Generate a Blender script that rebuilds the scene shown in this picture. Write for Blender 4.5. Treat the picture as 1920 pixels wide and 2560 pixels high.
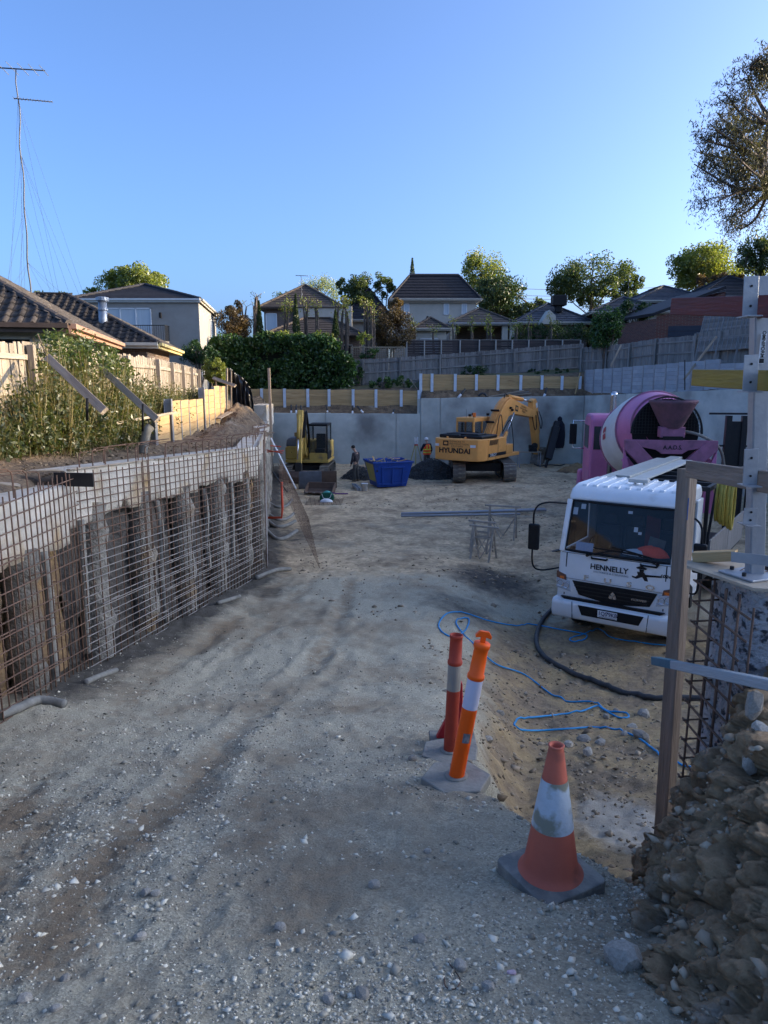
import bpy, bmesh, math, random
import numpy as np
from mathutils import Vector, Matrix, Euler
random.seed(7); np.random.seed(7)
for o in list(bpy.data.objects): bpy.data.objects.remove(o)
SC = bpy.context.scene
COL = SC.collection
R_ = math.radians
# ---------------------------------------------------------------- camera
FPX, W0, H0, PITCH, CZ = 1780.0, 1920.0, 2560.0, R_(10.5), 5.0
cam = bpy.data.cameras.new('camera'); camo = bpy.data.objects.new('camera', cam); COL.objects.link(camo)
camo.location = (0, 0, CZ); camo.rotation_euler = (math.pi/2 - PITCH, 0, 0)
cam.sensor_fit = 'VERTICAL'; cam.sensor_height = 24.0; cam.lens = FPX/H0*24.0
cam.clip_start = 0.05; cam.clip_end = 3000
SC.camera = camo
# ---------------------------------------------------------------- sky, sun, exposure
SUN_AZ, SUN_EL = 84.0, 12.0
wd = bpy.data.worlds.new('World'); SC.world = wd; wd.use_nodes = True
nt = wd.node_tree; nt.nodes.clear()
sk = nt.nodes.new('ShaderNodeTexSky'); sk.sky_type = 'NISHITA'; sk.sun_disc = False
sk.sun_elevation = R_(SUN_EL); sk.sun_rotation = R_(SUN_AZ)
sk.altitude = 50; sk.air_density = 0.55; sk.dust_density = 4.5; sk.ozone_density = 4.3
bg = nt.nodes.new('ShaderNodeBackground'); bg.inputs['Strength'].default_value = 0.13
wo = nt.nodes.new('ShaderNodeOutputWorld')
nt.links.new(sk.outputs[0], bg.inputs[0]); nt.links.new(bg.outputs[0], wo.inputs[0])
sl = bpy.data.lights.new('sun', 'SUN'); sl.energy = 2.3; sl.angle = R_(0.6); sl.color = (1.0, 0.80, 0.52)
slo = bpy.data.objects.new('sun', sl); COL.objects.link(slo)
_a, _e = R_(SUN_AZ), R_(SUN_EL)
sdir = Vector((math.sin(_a)*math.cos(_e), math.cos(_a)*math.cos(_e), math.sin(_e)))
slo.rotation_euler = sdir.to_track_quat('Z', 'Y').to_euler(); slo.location = sdir*60
SC.view_settings.view_transform = 'Standard'; SC.view_settings.look = 'None'
SC.view_settings.gamma = 1.0; SC.view_settings.use_curve_mapping = False
SC.view_settings.exposure = 2.12
# ---------------------------------------------------------------- helpers
def at(px, py, Y):
    """world point seen at photo pixel (px,py) if it stands Y metres away"""
    u = (px-960)/FPX; v = (1280-py)/FPX
    dy = math.cos(PITCH)+v*math.sin(PITCH); dz = -math.sin(PITCH)+v*math.cos(PITCH)
    return Vector((u/dy*Y, Y, CZ+dz/dy*Y))
def hsh(ix, iy, seed):
    n = (ix.astype(np.int64)*374761393 + iy.astype(np.int64)*668265263 + seed*1442695041) & 0xffffffff
    n = ((n ^ (n >> 13))*1274126177) & 0xffffffff
    return ((n ^ (n >> 16)) & 0xffff)/65535.0
def vnoise(x, y, seed=0):
    x = np.asarray(x, float); y = np.asarray(y, float)
    ix = np.floor(x); iy = np.floor(y); fx = x-ix; fy = y-iy
    fx = fx*fx*(3-2*fx); fy = fy*fy*(3-2*fy)
    a = hsh(ix, iy, seed); b = hsh(ix+1, iy, seed); c = hsh(ix, iy+1, seed); d = hsh(ix+1, iy+1, seed)
    return (a*(1-fx)+b*fx)*(1-fy)+(c*(1-fx)+d*fx)*fy
def fbm(x, y, oct=4, seed=0, gain=.5):
    s = 0; a = 1; t = 0
    for i in range(oct):
        s = s+a*vnoise(x*2**i+i*17.3, y*2**i-i*9.1, seed+i); t += a; a *= gain
    return s/t*2-1
def wmat(o):
    m = o.matrix_basis.copy()
    return wmat(o.parent) @ o.matrix_parent_inverse @ m if o.parent else m
def attach(o, parent, world):
    if parent is not None:
        o.parent = parent
        if world: o.matrix_parent_inverse = wmat(parent).inverted()
def tag(o, label, cat, group=None):
    o['label'] = label; o['category'] = cat
    if group: o['group'] = group
    return o
def thing(name, label, cat, loc=(0, 0, 0), rz=0, group=None):
    o = bpy.data.objects.new(name, None); COL.objects.link(o)
    o.location = loc; o.rotation_euler = (0, 0, rz); o.empty_display_size = .2
    return tag(o, label, cat, group)
def link(name, mesh, parent=None, world=True, mw=None):
    o = bpy.data.objects.new(name, mesh); COL.objects.link(o)
    if mw is not None: o.matrix_basis = mw
    attach(o, parent, world)
    return o
def copytree(root, loc=None, rz=None):
    r = root.copy(); COL.objects.link(r)
    if loc is not None: r.location = loc
    if rz is not None: r.rotation_euler = (0, 0, rz)
    def rec(a, b):
        for ch in a.children:
            c = ch.copy(); COL.objects.link(c); c.parent = b; c.matrix_parent_inverse = ch.matrix_parent_inverse.copy(); rec(ch, c)
    rec(root, r); return r
class MB:
    def __init__(s): s.v = []; s.f = []; s.mi = []; s.m = 0
    def add(s, vs, fs):
        b = len(s.v); s.v += [tuple(v) for v in vs]; s.f += [tuple(b+i for i in f) for f in fs]; s.mi += [s.m]*len(fs); return s
    def box(s, c, d, R=None):
        c = Vector(c); vs = []
        for x in (-.5, .5):
            for y in (-.5, .5):
                for z in (-.5, .5):
                    p = Vector((x*d[0], y*d[1], z*d[2]))
                    vs.append(c+(R @ p if R else p))
        return s.add(vs, [(0, 1, 3, 2), (4, 6, 7, 5), (0, 4, 5, 1), (2, 3, 7, 6), (0, 2, 6, 4), (1, 5, 7, 3)])
    def box2(s, a, b): return s.box([(a[i]+b[i])/2 for i in range(3)], [abs(b[i]-a[i]) for i in range(3)])
    def beam(s, a, b, w, h, up=(0, 0, 1)):
        a = Vector(a); b = Vector(b); x = (b-a); L = x.length; x.normalize(); up = Vector(up)
        y = up.cross(x)
        if y.length < 1e-4: y = Vector((1, 0, 0)).cross(x)
        y.normalize(); z = x.cross(y)
        return s.box((a+b)/2, (L, w, h), Matrix((x, y, z)).transposed())
    def tube(s, pts, r, n=8, cap=True, closed=False):
        pts = [Vector(p) for p in pts]; k = len(pts); rs = r if isinstance(r, (list, tuple)) else [r]*k
        vs = []; t0 = None; nrm = None
        for i, p in enumerate(pts):
            a = pts[i-1] if (i > 0 or closed) else p; b = pts[(i+1) % k] if (i < k-1 or closed) else p
            t = (b-a).normalized()
            if nrm is None:
                nrm = t.cross(Vector((0, 0, 1)))
                if nrm.length < .05: nrm = t.cross(Vector((1, 0, 0)))
                nrm.normalize()
            else:
                nrm = nrm-t*nrm.dot(t)
                if nrm.length < 1e-5: nrm = t.cross(Vector((1, 0, 0)))
                nrm.normalize()
            bi = t.cross(nrm)
            for j in range(n):
                q = 2*math.pi*j/n
                vs.append(p+(nrm*math.cos(q)+bi*math.sin(q))*rs[i])
        fs = []
        for i in range(k if closed else k-1):
            i2 = (i+1) % k
            for j in range(n): fs.append((i*n+j, i*n+(j+1) % n, i2*n+(j+1) % n, i2*n+j))
        if cap and not closed: fs += [tuple(range(n))[::-1], tuple((k-1)*n+j for j in range(n))]
        return s.add(vs, fs)
    def lathe(s, prof, n=24, M=None, cap=True, a0=0, a1=2*math.pi):
        full = abs(a1-a0-2*math.pi) < 1e-6; m = n if full else n+1
        vs = []
        for r, z in prof:
            for j in range(m):
                q = a0+(a1-a0)*j/n; p = Vector((r*math.cos(q), r*math.sin(q), z)); vs.append(M @ p if M else p)
        fs = []
        for i in range(len(prof)-1):
            for j in range(n):
                j2 = (j+1) % m; fs.append((i*m+j, i*m+j2, (i+1)*m+j2, (i+1)*m+j))
        if cap and full: fs += [tuple(range(m))[::-1], tuple((len(prof)-1)*m+j for j in range(m))]
        return s.add(vs, fs)
    def prism(s, poly, d0, d1, fn):
        """poly 2d points; fn(u,v,d)->3d"""
        k = len(poly); vs = [fn(u, v, d0) for u, v in poly]+[fn(u, v, d1) for u, v in poly]
        fs = [tuple(range(k))[::-1], tuple(range(k, 2*k))]+[(i, (i+1) % k, k+(i+1) % k, k+i) for i in range(k)]
        return s.add(vs, fs)
    def hull(s, vs):
        bm = bmesh.new(); [bm.verts.new(v) for v in vs]; bmesh.ops.convex_hull(bm, input=bm.verts)
        bm.verts.ensure_lookup_table(); bm.verts.index_update()
        r = [v.co.copy() for v in bm.verts if v.link_faces]; ix = {v.index: i for i, v in enumerate([v for v in bm.verts if v.link_faces])}
        s.add(r, [[ix[v.index] for v in f.verts] for f in bm.faces]); bm.free(); return s
    def mesh(s, name, mats, smooth=False, fixn=True):
        me = bpy.data.meshes.new(name); me.from_pydata(s.v, [], s.f)
        for m in (mats if isinstance(mats, (list, tuple)) else [mats]): me.materials.append(m)
        if any(s.mi): me.polygons.foreach_set('material_index', s.mi)
        if fixn:
            bm = bmesh.new(); bm.from_mesh(me); bmesh.ops.recalc_face_normals(bm, faces=bm.faces); bm.to_mesh(me); bm.free()
        if smooth: me.polygons.foreach_set('use_smooth', [True]*len(me.polygons))
        me.update(); return me
    def build(s, name, mats, parent=None, world=False, smooth=False, bevel=0, seg=2, mw=None, sub=0):
        o = link(name, s.mesh(name, mats, smooth), parent, world, mw)
        if sub: m = o.modifiers.new('sub', 'SUBSURF'); m.levels = m.render_levels = sub
        if bevel:
            b = o.modifiers.new('bevel', 'BEVEL'); b.width = bevel; b.segments = seg; b.limit_method = 'ANGLE'; b.angle_limit = R_(35)
            o.data.polygons.foreach_set('use_smooth', [True]*len(o.data.polygons)); b.harden_normals = True
        return o
def auto_smooth(o, ang=35):
    me = o.data; me.polygons.foreach_set('use_smooth', [True]*len(me.polygons))
    bm = bmesh.new(); bm.from_mesh(me)
    for e in bm.edges:
        if len(e.link_faces) == 2 and e.calc_face_angle(0) > R_(ang): e.smooth = False
    bm.to_mesh(me); bm.free(); return o
def npmesh(name, V, F, mats, smooth=False, mi=None):
    """V (n,3) float, F (m,k) int -> mesh"""
    me = bpy.data.meshes.new(name); V = np.asarray(V, np.float32); F = np.asarray(F, np.int32)
    k = F.shape[1]; me.vertices.add(len(V)); me.vertices.foreach_set('co', V.ravel())
    me.loops.add(F.size); me.loops.foreach_set('vertex_index', F.ravel())
    me.polygons.add(len(F)); me.polygons.foreach_set('loop_start', np.arange(0, F.size, k, dtype=np.int32))
    me.polygons.foreach_set('loop_total', np.full(len(F), k, np.int32))
    if mi is not None: me.polygons.foreach_set('material_index', np.asarray(mi, np.int32))
    if smooth: me.polygons.foreach_set('use_smooth', np.ones(len(F), bool))
    for m in (mats if isinstance(mats, (list, tuple)) else [mats]): me.materials.append(m)
    me.update(calc_edges=True); me.validate(); return me
def grid(name, X, Y, Z, mat, parent=None, world=True, smooth=True):
    ny, nx = X.shape; V = np.stack([X, Y, Z], -1).reshape(-1, 3)
    i = np.arange(ny*nx).reshape(ny, nx)
    F = np.stack([i[:-1, :-1], i[:-1, 1:], i[1:, 1:], i[1:, :-1]], -1).reshape(-1, 4)
    return link(name, npmesh(name, V, F, mat, smooth), parent, world)
_pk = {}
def plank(name, a, b, w, h, mat, parent=None, up=(0, 0, 1), rough=0.0):
    """one board from a to b, own object, length along local X, mesh shared between equal sizes"""
    a = Vector(a); b = Vector(b); x = b-a; L = x.length; x.normalize(); y = Vector(up).cross(x)
    if y.length < 1e-4: y = Vector((0, 1, 0)).cross(x)
    y.normalize(); z = x.cross(y)
    key = (round(L, 2), round(w, 3), round(h, 3), mat.name)
    if key not in _pk:
        mb = MB(); e = min(.004, w*.12, h*.12)
        for sx in (-1, 1):
            for yy, zz in ((-w/2+e, -h/2), (w/2-e, -h/2), (w/2, -h/2+e), (w/2, h/2-e), (w/2-e, h/2), (-w/2+e, h/2), (-w/2, h/2-e), (-w/2, -h/2+e)):
                mb.v.append((sx*L/2, yy, zz))
        mb.f = [tuple(range(8))[::-1], tuple(range(8, 16))]+[(i, (i+1) % 8, 8+(i+1) % 8, 8+i) for i in range(8)]; mb.mi = [0]*10
        _pk[key] = mb.mesh(name, mat)
    M = Matrix((x, y, z)).transposed().to_4x4(); M.translation = (a+b)/2
    return link(name, _pk[key], parent, True, M)
_bk = {}
def bar(name, a, b, r, mat, parent=None, n=6):
    """round bar, unit mesh shared, scaled along its length"""
    a = Vector(a); b = Vector(b); d = b-a; L = d.length
    key = (round(r, 4), mat.name, n)
    if key not in _bk: _bk[key] = MB().tube([(0, 0, -.5), (0, 0, .5)], r, n).mesh(name, mat, True)
    M = d.to_track_quat('Z', 'Y').to_matrix().to_4x4() @ Matrix.Diagonal((1, 1, L, 1)); M.translation = (a+b)/2
    return link(name, _bk[key], parent, True, M)
def spline(pts, n=12):
    P = [Vector(p) for p in pts]; out = []
    for i in range(len(P)-1):
        p0 = P[max(i-1, 0)]; p1 = P[i]; p2 = P[i+1]; p3 = P[min(i+2, len(P)-1)]
        for k in range(n):
            t = k/n; out.append(.5*((2*p1)+(p2-p0)*t+(2*p0-5*p1+4*p2-p3)*t*t+(3*p1-p0-3*p2+p3)*t**3))
    return out+[P[-1]]
def text(s, size, mat, parent, M, name='lettering', depth=.002, sx=1.0, align='CENTER', shear=0, spacing=1.0, bold=0):
    """flat lettering in local XY of M, local to parent"""
    cu = bpy.data.curves.new(name, 'FONT'); cu.body = s; cu.size = size; cu.extrude = depth; cu.align_x = align; cu.align_y = 'CENTER'
    cu.shear = shear; cu.space_character = spacing; cu.offset = bold; cu.resolution_u = 4
    t = bpy.data.objects.new('t', cu); COL.objects.link(t)
    me = bpy.data.meshes.new_from_object(t.evaluated_get(bpy.context.evaluated_depsgraph_get()))
    bpy.data.objects.remove(t); me.materials.clear(); me.materials.append(mat); me.name = name
    o = bpy.data.objects.new(name, me); COL.objects.link(o); o.parent = parent
    o.matrix_basis = M @ Matrix.Diagonal((sx, 1, 1, 1)); return o
def frame(o, x, y):
    """4x4 with origin o, local X = x, local Y = y"""
    x = Vector(x).normalized(); y = Vector(y); y = (y-x*y.dot(x)).normalized(); z = x.cross(y)
    M = Matrix((x, y, z)).transposed().to_4x4(); M.translation = Vector(o); return M

# ---------------------------------------------------------------- materials
_mc = {}
def M(name, c1, c2=None, scale=4.0, rough=.8, bump=.25, bscale=None, metal=0.0, rand=0.0, stretch=(1, 1, 1), spec=.3,
      spots=None, spot_scale=2.0, spot_lo=.55, spot_hi=.65, bdist=.02, coat=0):
    if name in _mc: return _mc[name]
    m = bpy.data.materials.new(name); m.use_nodes = True; nt = m.node_tree; N = nt.nodes; Lk = nt.links
    b = N['Principled BSDF']; b.inputs['Roughness'].default_value = rough; b.inputs['Metallic'].default_value = metal
    b.inputs['Specular IOR Level'].default_value = spec
    if coat: b.inputs['Coat Weight'].default_value = coat; b.inputs['Coat Roughness'].default_value = .08
    c2 = c2 or tuple(x*.7 for x in c1)
    tc = N.new('ShaderNodeTexCoord'); mp = N.new('ShaderNodeMapping'); mp.inputs['Scale'].default_value = stretch
    Lk.new(tc.outputs['Object'], mp.inputs[0])
    oi = N.new('ShaderNodeObjectInfo')
    if rand:
        ad = N.new('ShaderNodeVectorMath'); ad.operation = 'ADD'; mu = N.new('ShaderNodeMath'); mu.operation = 'MULTIPLY'; mu.inputs[1].default_value = 37.0
        Lk.new(oi.outputs['Random'], mu.inputs[0]); Lk.new(mp.outputs[0], ad.inputs[0]); Lk.new(mu.outputs[0], ad.inputs[1]); vec = ad.outputs[0]
    else: vec = mp.outputs[0]
    n1 = N.new('ShaderNodeTexNoise'); n1.inputs['Scale'].default_value = scale; n1.inputs['Detail'].default_value = 7; n1.inputs['Roughness'].default_value = .65
    Lk.new(vec, n1.inputs['Vector'])
    r = N.new('ShaderNodeValToRGB'); r.color_ramp.elements[0].position = .3; r.color_ramp.elements[1].position = .7
    r.color_ramp.elements[0].color = (*c2, 1); r.color_ramp.elements[1].color = (*c1, 1)
    Lk.new(n1.outputs['Fac'], r.inputs[0]); col = r.outputs[0]
    if spots:
        n3 = N.new('ShaderNodeTexNoise'); n3.inputs['Scale'].default_value = spot_scale; n3.inputs['Detail'].default_value = 5
        Lk.new(vec, n3.inputs['Vector']); rr = N.new('ShaderNodeValToRGB'); rr.color_ramp.elements[0].position = spot_lo; rr.color_ramp.elements[1].position = spot_hi
        Lk.new(n3.outputs['Fac'], rr.inputs[0]); mx = N.new('ShaderNodeMix'); mx.data_type = 'RGBA'
        Lk.new(rr.outputs[0], mx.inputs['Factor']); Lk.new(col, mx.inputs['A']); mx.inputs['B'].default_value = (*spots, 1); col = mx.outputs['Result']
    if rand:
        hs = N.new('ShaderNodeHueSaturation'); mr = N.new('ShaderNodeMapRange'); mr.inputs['To Min'].default_value = 1-rand; mr.inputs['To Max'].default_value = 1+rand
        Lk.new(oi.outputs['Random'], mr.inputs['Value']); Lk.new(mr.outputs[0], hs.inputs['Value']); Lk.new(col, hs.inputs['Color']); col = hs.outputs[0]
    Lk.new(col, b.inputs['Base Color'])
    if bump:
        n2 = N.new('ShaderNodeTexNoise'); n2.inputs['Scale'].default_value = bscale or scale*6; n2.inputs['Detail'].default_value = 6
        Lk.new(vec, n2.inputs['Vector']); bp = N.new('ShaderNodeBump'); bp.inputs['Strength'].default_value = bump; bp.inputs['Distance'].default_value = bdist
        Lk.new(n2.outputs['Fac'], bp.inputs['Height']); Lk.new(bp.outputs[0], b.inputs['Normal'])
    _mc[name] = m; return m
def leafmat(name, c1, c2, trans=.35, hue=.03):
    if name in _mc: return _mc[name]
    m = bpy.data.materials.new(name); m.use_nodes = True; nt = m.node_tree; N = nt.nodes; Lk = nt.links; N.remove(N['Principled BSDF'])
    g = N.new('ShaderNodeNewGeometry'); r = N.new('ShaderNodeValToRGB'); r.color_ramp.elements[0].color = (*c1, 1); r.color_ramp.elements[1].color = (*c2, 1)
    Lk.new(g.outputs['Random Per Island'], r.inputs[0])
    d = N.new('ShaderNodeBsdfDiffuse'); t = N.new('ShaderNodeBsdfTranslucent'); gl = N.new('ShaderNodeBsdfGlossy'); gl.inputs['Roughness'].default_value = .4
    gl.inputs['Color'].default_value = (.6, .6, .6, 1)
    Lk.new(r.outputs[0], d.inputs[0])
    mu = N.new('ShaderNodeMix'); mu.data_type = 'RGBA'; mu.blend_type = 'MULTIPLY'; mu.inputs['Factor'].default_value = 1; Lk.new(r.outputs[0], mu.inputs['A']); mu.inputs['B'].default_value = (1.5, 1.5, .6, 1)
    Lk.new(mu.outputs['Result'], t.inputs[0])
    x = N.new('ShaderNodeMixShader'); x.inputs[0].default_value = trans; Lk.new(d.outputs[0], x.inputs[1]); Lk.new(t.outputs[0], x.inputs[2])
    y = N.new('ShaderNodeMixShader'); y.inputs[0].default_value = .05; Lk.new(x.outputs[0], y.inputs[1]); Lk.new(gl.outputs[0], y.inputs[2])
    Lk.new(y.outputs[0], N['Material Output'].inputs[0]); _mc[name] = m; return m
def glassmat(name, col=(.05, .07, .09), rough=.04, alpha=None):
    if name in _mc: return _mc[name]
    m = bpy.data.materials.new(name); m.use_nodes = True; b = m.node_tree.nodes['Principled BSDF']
    b.inputs['Base Color'].default_value = (*col, 1); b.inputs['Roughness'].default_value = rough; b.inputs['Specular IOR Level'].default_value = .8
    if alpha is not None: b.inputs['Alpha'].default_value = alpha
    _mc[name] = m; return m
CONC = M('concrete_wall', (.50, .51, .46), (.36, .37, .335), 1.2, .85, .25, 30, spots=(.20, .195, .18), spot_scale=.45, spot_lo=.5, spot_hi=.72)
CAPC = M('capping_concrete', (.60, .54, .45), (.42, .37, .30), 3.0, .9, .8, 22, spots=(.36, .24, .11), spot_scale=1.3, spot_lo=.56, spot_hi=.72, bdist=.04)
PIER = M('pier_concrete', (.30, .275, .23), (.13, .115, .095), 5, .9, .9, 25, bdist=.05, rand=.3, spots=(.22, .14, .07), spot_scale=1.6, spot_lo=.58, spot_hi=.72)
RUST = M('rusty_rebar', (.19, .11, .07), (.09, .052, .036), 20, .8, .3)
GREYBAR = M('grey_rebar', (.30, .275, .25), (.17, .14, .115), 20, .7, .3)
CLAY = M('clay_face', (.34, .215, .105), (.10, .07, .045), 2.2, .95, 1.0, 12, spots=(.46, .28, .11), spot_scale=.8, spot_lo=.55, spot_hi=.7, bdist=.06)
GREYSOIL = M('grey_soil', (.12, .105, .09), (.05, .046, .042), 3, .95, 1.0, 14, bdist=.06)
SOIL = M('bank_soil', (.25, .17, .10), (.085, .06, .042), 3.5, .95, 1.0, 14, spots=(.34, .27, .19), spot_scale=1.4, spot_lo=.60, spot_hi=.75, bdist=.09)
LAWN = M('far_ground', (.07, .085, .035), (.10, .085, .05), .8, .95, .5, 8)
PAL = M('weathered_paling', (.36, .30, .23), (.20, .165, .13), 2.2, .85, .5, 9, rand=.28, stretch=(9, 9, .7))
PALG = M('grey_paling', (.27, .25, .23), (.14, .13, .12), 2.2, .85, .5, 9, rand=.25, stretch=(9, 9, .7))
RAILW = M('weathered_rail', (.38, .32, .25), (.22, .18, .14), 2.5, .85, .4, 9, rand=.15, stretch=(.7, 9, 9))
RAILG = M('grey_rail', (.28, .26, .24), (.16, .15, .14), 2.5, .85, .4, 9, rand=.15, stretch=(.7, 9, 9))
SLP = M('treated_pine_sleeper', (.52, .35, .17), (.37, .23, .10), 1.6, .8, .4, 10, rand=.14, stretch=(.7, 7, 7), spots=(.22, .12, .05), spot_scale=1.1, spot_lo=.66, spot_hi=.74)
GALV = M('galvanised_steel', (.36, .37, .385), (.27, .28, .295), 9, .45, .08, metal=.55, rand=.06)
GALVW = M('pale_galvanised_post', (.62, .68, .75), (.48, .54, .60), 6, .5, .08, metal=.25)
GSLP = M('grey_concrete_sleeper', (.36, .38, .40), (.27, .29, .31), 2, .85, .2, 12, rand=.10)
OLDW = M('old_grey_timber', (.40, .33, .25), (.23, .18, .13), 1.5, .85, .5, 8, rand=.12, stretch=(.8, 8, 8))
PLY = M('formply_edge', (.45, .37, .27), (.28, .22, .16), 5, .8, .3, 20)
BLKPLY = M('black_formply', (.02, .02, .022), (.012, .012, .014), 5, .35, .05)
PVC = M('grey_drain_pipe', (.27, .255, .22), (.15, .14, .12), 6, .7, .3, rand=.1)
DKPVC = M('dark_pipe', (.05, .05, .052), (.03, .03, .03), 6, .5, .1)
STONE = M('crushed_stone', (.46, .41, .34), (.28, .245, .20), 7, .9, .5, 30, rand=.25)
PSHEET = M('black_plastic_sheet', (.018, .019, .022), (.010, .010, .012), 4, .28, .3, 6, spec=.6)
BARK = M('tree_bark', (.17, .13, .10), (.07, .055, .045), 6, .9, .8, 14, stretch=(3, 3, .8))
GUMBARK = M('gum_bark', (.20, .15, .12), (.09, .07, .06), 5, .85, .5, 14, stretch=(3, 3, .8))
WHITEP = M('white_paint', (.72, .73, .74), (.62, .63, .64), 3, .35, .04, spec=.5)
CREAM = M('cream_paint', (.62, .56, .43), (.52, .46, .35), 3, .6, .05)
BLK = M('black_plastic', (.010, .010, .011), (.016, .016, .017), 12, .5, .1, spec=.2)
RUB = M('black_rubber', (.025, .025, .027), (.06, .055, .05), 5, .75, .2)
# ================================================================ the pit: ground sheet with ramp
RY = [-6, 0, 2.7, 6, 8.7, 12, 16.5, 26, 60]; RZ = [5.0, 3.5, 2.8, 1.95, 1.25, .8, .45, 0, 0]
EY = [-6, 0, 2.0, 2.9, 3.4, 4.3, 5.4, 8, 12, 16, 60]; EX = [1.9, 1.6, 1.4, 1.12, .86, .60, .62, .60, .65, .9, 1.2]
LY = [-6, 3, 4, 6, 9, 11, 60]; LZ = [2.0, 2.0, 1.75, 1.05, .35, .02, 0]
def ramp0(y): return np.interp(y, RY, RZ)
def edge(y): return np.interp(y, EY, EX)
def sstep(a, b, x): t = np.clip((x-a)/(b-a), 0, 1); return t*t*(3-2*t)
def base_h(x, y):
    e = edge(y)+.10*fbm(x*0+y*1.7, y*0+3.1, 3, 5)
    wdt = np.interp(y, [0, 3, 6, 10, 16], [.25, .3, .7, 2.0, 3.0])
    k = sstep(0, 1, (x-e)/wdt)
    return ramp0(y)*(1-k)+np.minimum(np.interp(y, LY, LZ), ramp0(y))*k, k
def ground_hit(px, py):
    u = (px-960)/FPX; v = (1280-py)/FPX; dy = math.cos(PITCH)+v*math.sin(PITCH); dz = -math.sin(PITCH)+v*math.cos(PITCH)
    lo = .3
    for y in np.arange(.5, 60, .05):
        if CZ+dz/dy*y < float(base_h(np.array(u/dy*y), np.array(y))[0]):
            lo, hi = y-.05, y
            for _ in range(12):
                m = (lo+hi)/2
                if CZ+dz/dy*m < float(base_h(np.array(u/dy*m), np.array(m))[0]): hi = m
                else: lo = m
            return Vector((u/dy*hi, hi, CZ+dz/dy*hi))
    return Vector((u/dy*45, 45, 0))
def polydist(x, y, P):
    d = np.full(x.shape, 1e9); s = np.zeros(x.shape); acc = 0
    for (ax, ay), (bx, by) in zip(P[:-1], P[1:]):
        L2 = (bx-ax)**2+(by-ay)**2; t = np.clip(((x-ax)*(bx-ax)+(y-ay)*(by-ay))/L2, 0, 1)
        dd = np.hypot(x-ax-t*(bx-ax), y-ay-t*(by-ay)); m = dd < d; d = np.where(m, dd, d); s = np.where(m, acc+t*math.sqrt(L2), s); acc += math.sqrt(L2)
    return d, s
RUTS = []
for pts, wd_, dep in (([(0, 2060), (170, 1880), (330, 1725), (480, 1630), (640, 1510), (760, 1400)], .13, .022),
                      ([(-40, 2230), (120, 2040), (330, 1850), (500, 1700), (700, 1540), (800, 1430)], .12, .016),
                      ([(100, 2400), (215, 2210), (330, 2090), (480, 1960), (560, 1850), (680, 1740), (830, 1590), (880, 1450)], .13, .034),
                      ([(760, 2300), (860, 2080), (900, 1900), (930, 1700), (960, 1550)], .20, .012),
                      ([(640, 2100), (700, 1900), (790, 1720), (880, 1560)], .16, .015)):
    RUTS.append(([tuple(ground_hit(*p)[:2]) for p in pts], wd_, dep))
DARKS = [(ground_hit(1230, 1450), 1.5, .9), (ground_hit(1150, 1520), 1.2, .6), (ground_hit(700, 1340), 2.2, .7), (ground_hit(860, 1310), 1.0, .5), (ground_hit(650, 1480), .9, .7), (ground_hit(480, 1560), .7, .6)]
WF = [(-2.6, -3.0), (-2.9, 2.0), (-3.38, 6.0), (-3.92, 8.7), (-2.95, 16.5), (-6.45, 41.0)]    # left wall face line
def relief(x, y):
    """rut depth, rut mask, height"""
    z, k = base_h(x, y); rut = np.zeros(x.shape); msk = np.zeros(x.shape)
    for P, w, dep in RUTS:
        d, s = polydist(x, y, P); d = np.abs(d+.11*fbm(x*2.3, y*2.3, 4, 3)+.05*fbm(x*9, y*9, 3, 7))
        prof = -dep*np.exp(-(d/w)**2)+dep*.7*np.exp(-((d-w*1.9)/(w*.55))**2)
        brk = np.clip(.65+.9*fbm(s*.9, s*0+P[0][0], 3, 11), 0, 1.3)
        rut += prof*brk; msk = np.maximum(msk, np.exp(-(d/(w*2.2))**2)*np.clip(.75+.6*fbm(x*.5+y*.2, y*.35, 3, 13), 0, 1)*min(1, dep/.02))
        tread = np.exp(-(d/w)**2)*.010*np.sign(np.sin(s*2*math.pi/.11)); rut += tread*(dep > .015)*np.clip(brk-.3, 0, 1)
    amp = np.interp(y, [0, 4, 12, 40], [.6, 1, 1.6, 2.2])
    z = z+rut+amp*(.045*fbm(x*.6, y*.6, 4, 1)+.026*fbm(x*3.1, y*3.1, 4, 2))+.020*fbm(x*11, y*11, 4, 4)*(1+k)+.008*fbm(x*31, y*31, 3, 14)+.02*k*fbm(x*5, y*5, 4, 9)
    dl, _ = polydist(x, y, WF)
    heap = np.exp(-(dl/.55)**2)*(.10+.16*np.clip(fbm(x*1.3, y*1.3, 4, 21), -.3, 1))*sstep(4, 8, y)
    return z+heap, k, msk, dl
ys = [-4.0, -2, 0, .8, 1.3]; y = 1.5
while y < 48: ys.append(y); y += max(.028, .0105*y)
ys = np.array(ys); us = np.linspace(-1, 1, 460)
hw = 1.15*(np.maximum(ys, 2.0)+1.2); off = .10*(np.maximum(ys, 2)+1)
GX = us[None, :]*hw[:, None]*.8+off[:, None]; GY = np.repeat(ys[:, None], len(us), 1)
GZ, KK, RM, DL = relief(GX, GY)
def set_attr(me, name, a):
    at_ = me.attributes.new(name, 'FLOAT', 'POINT'); at_.data.foreach_set('value', np.asarray(a, np.float32).ravel())
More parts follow.
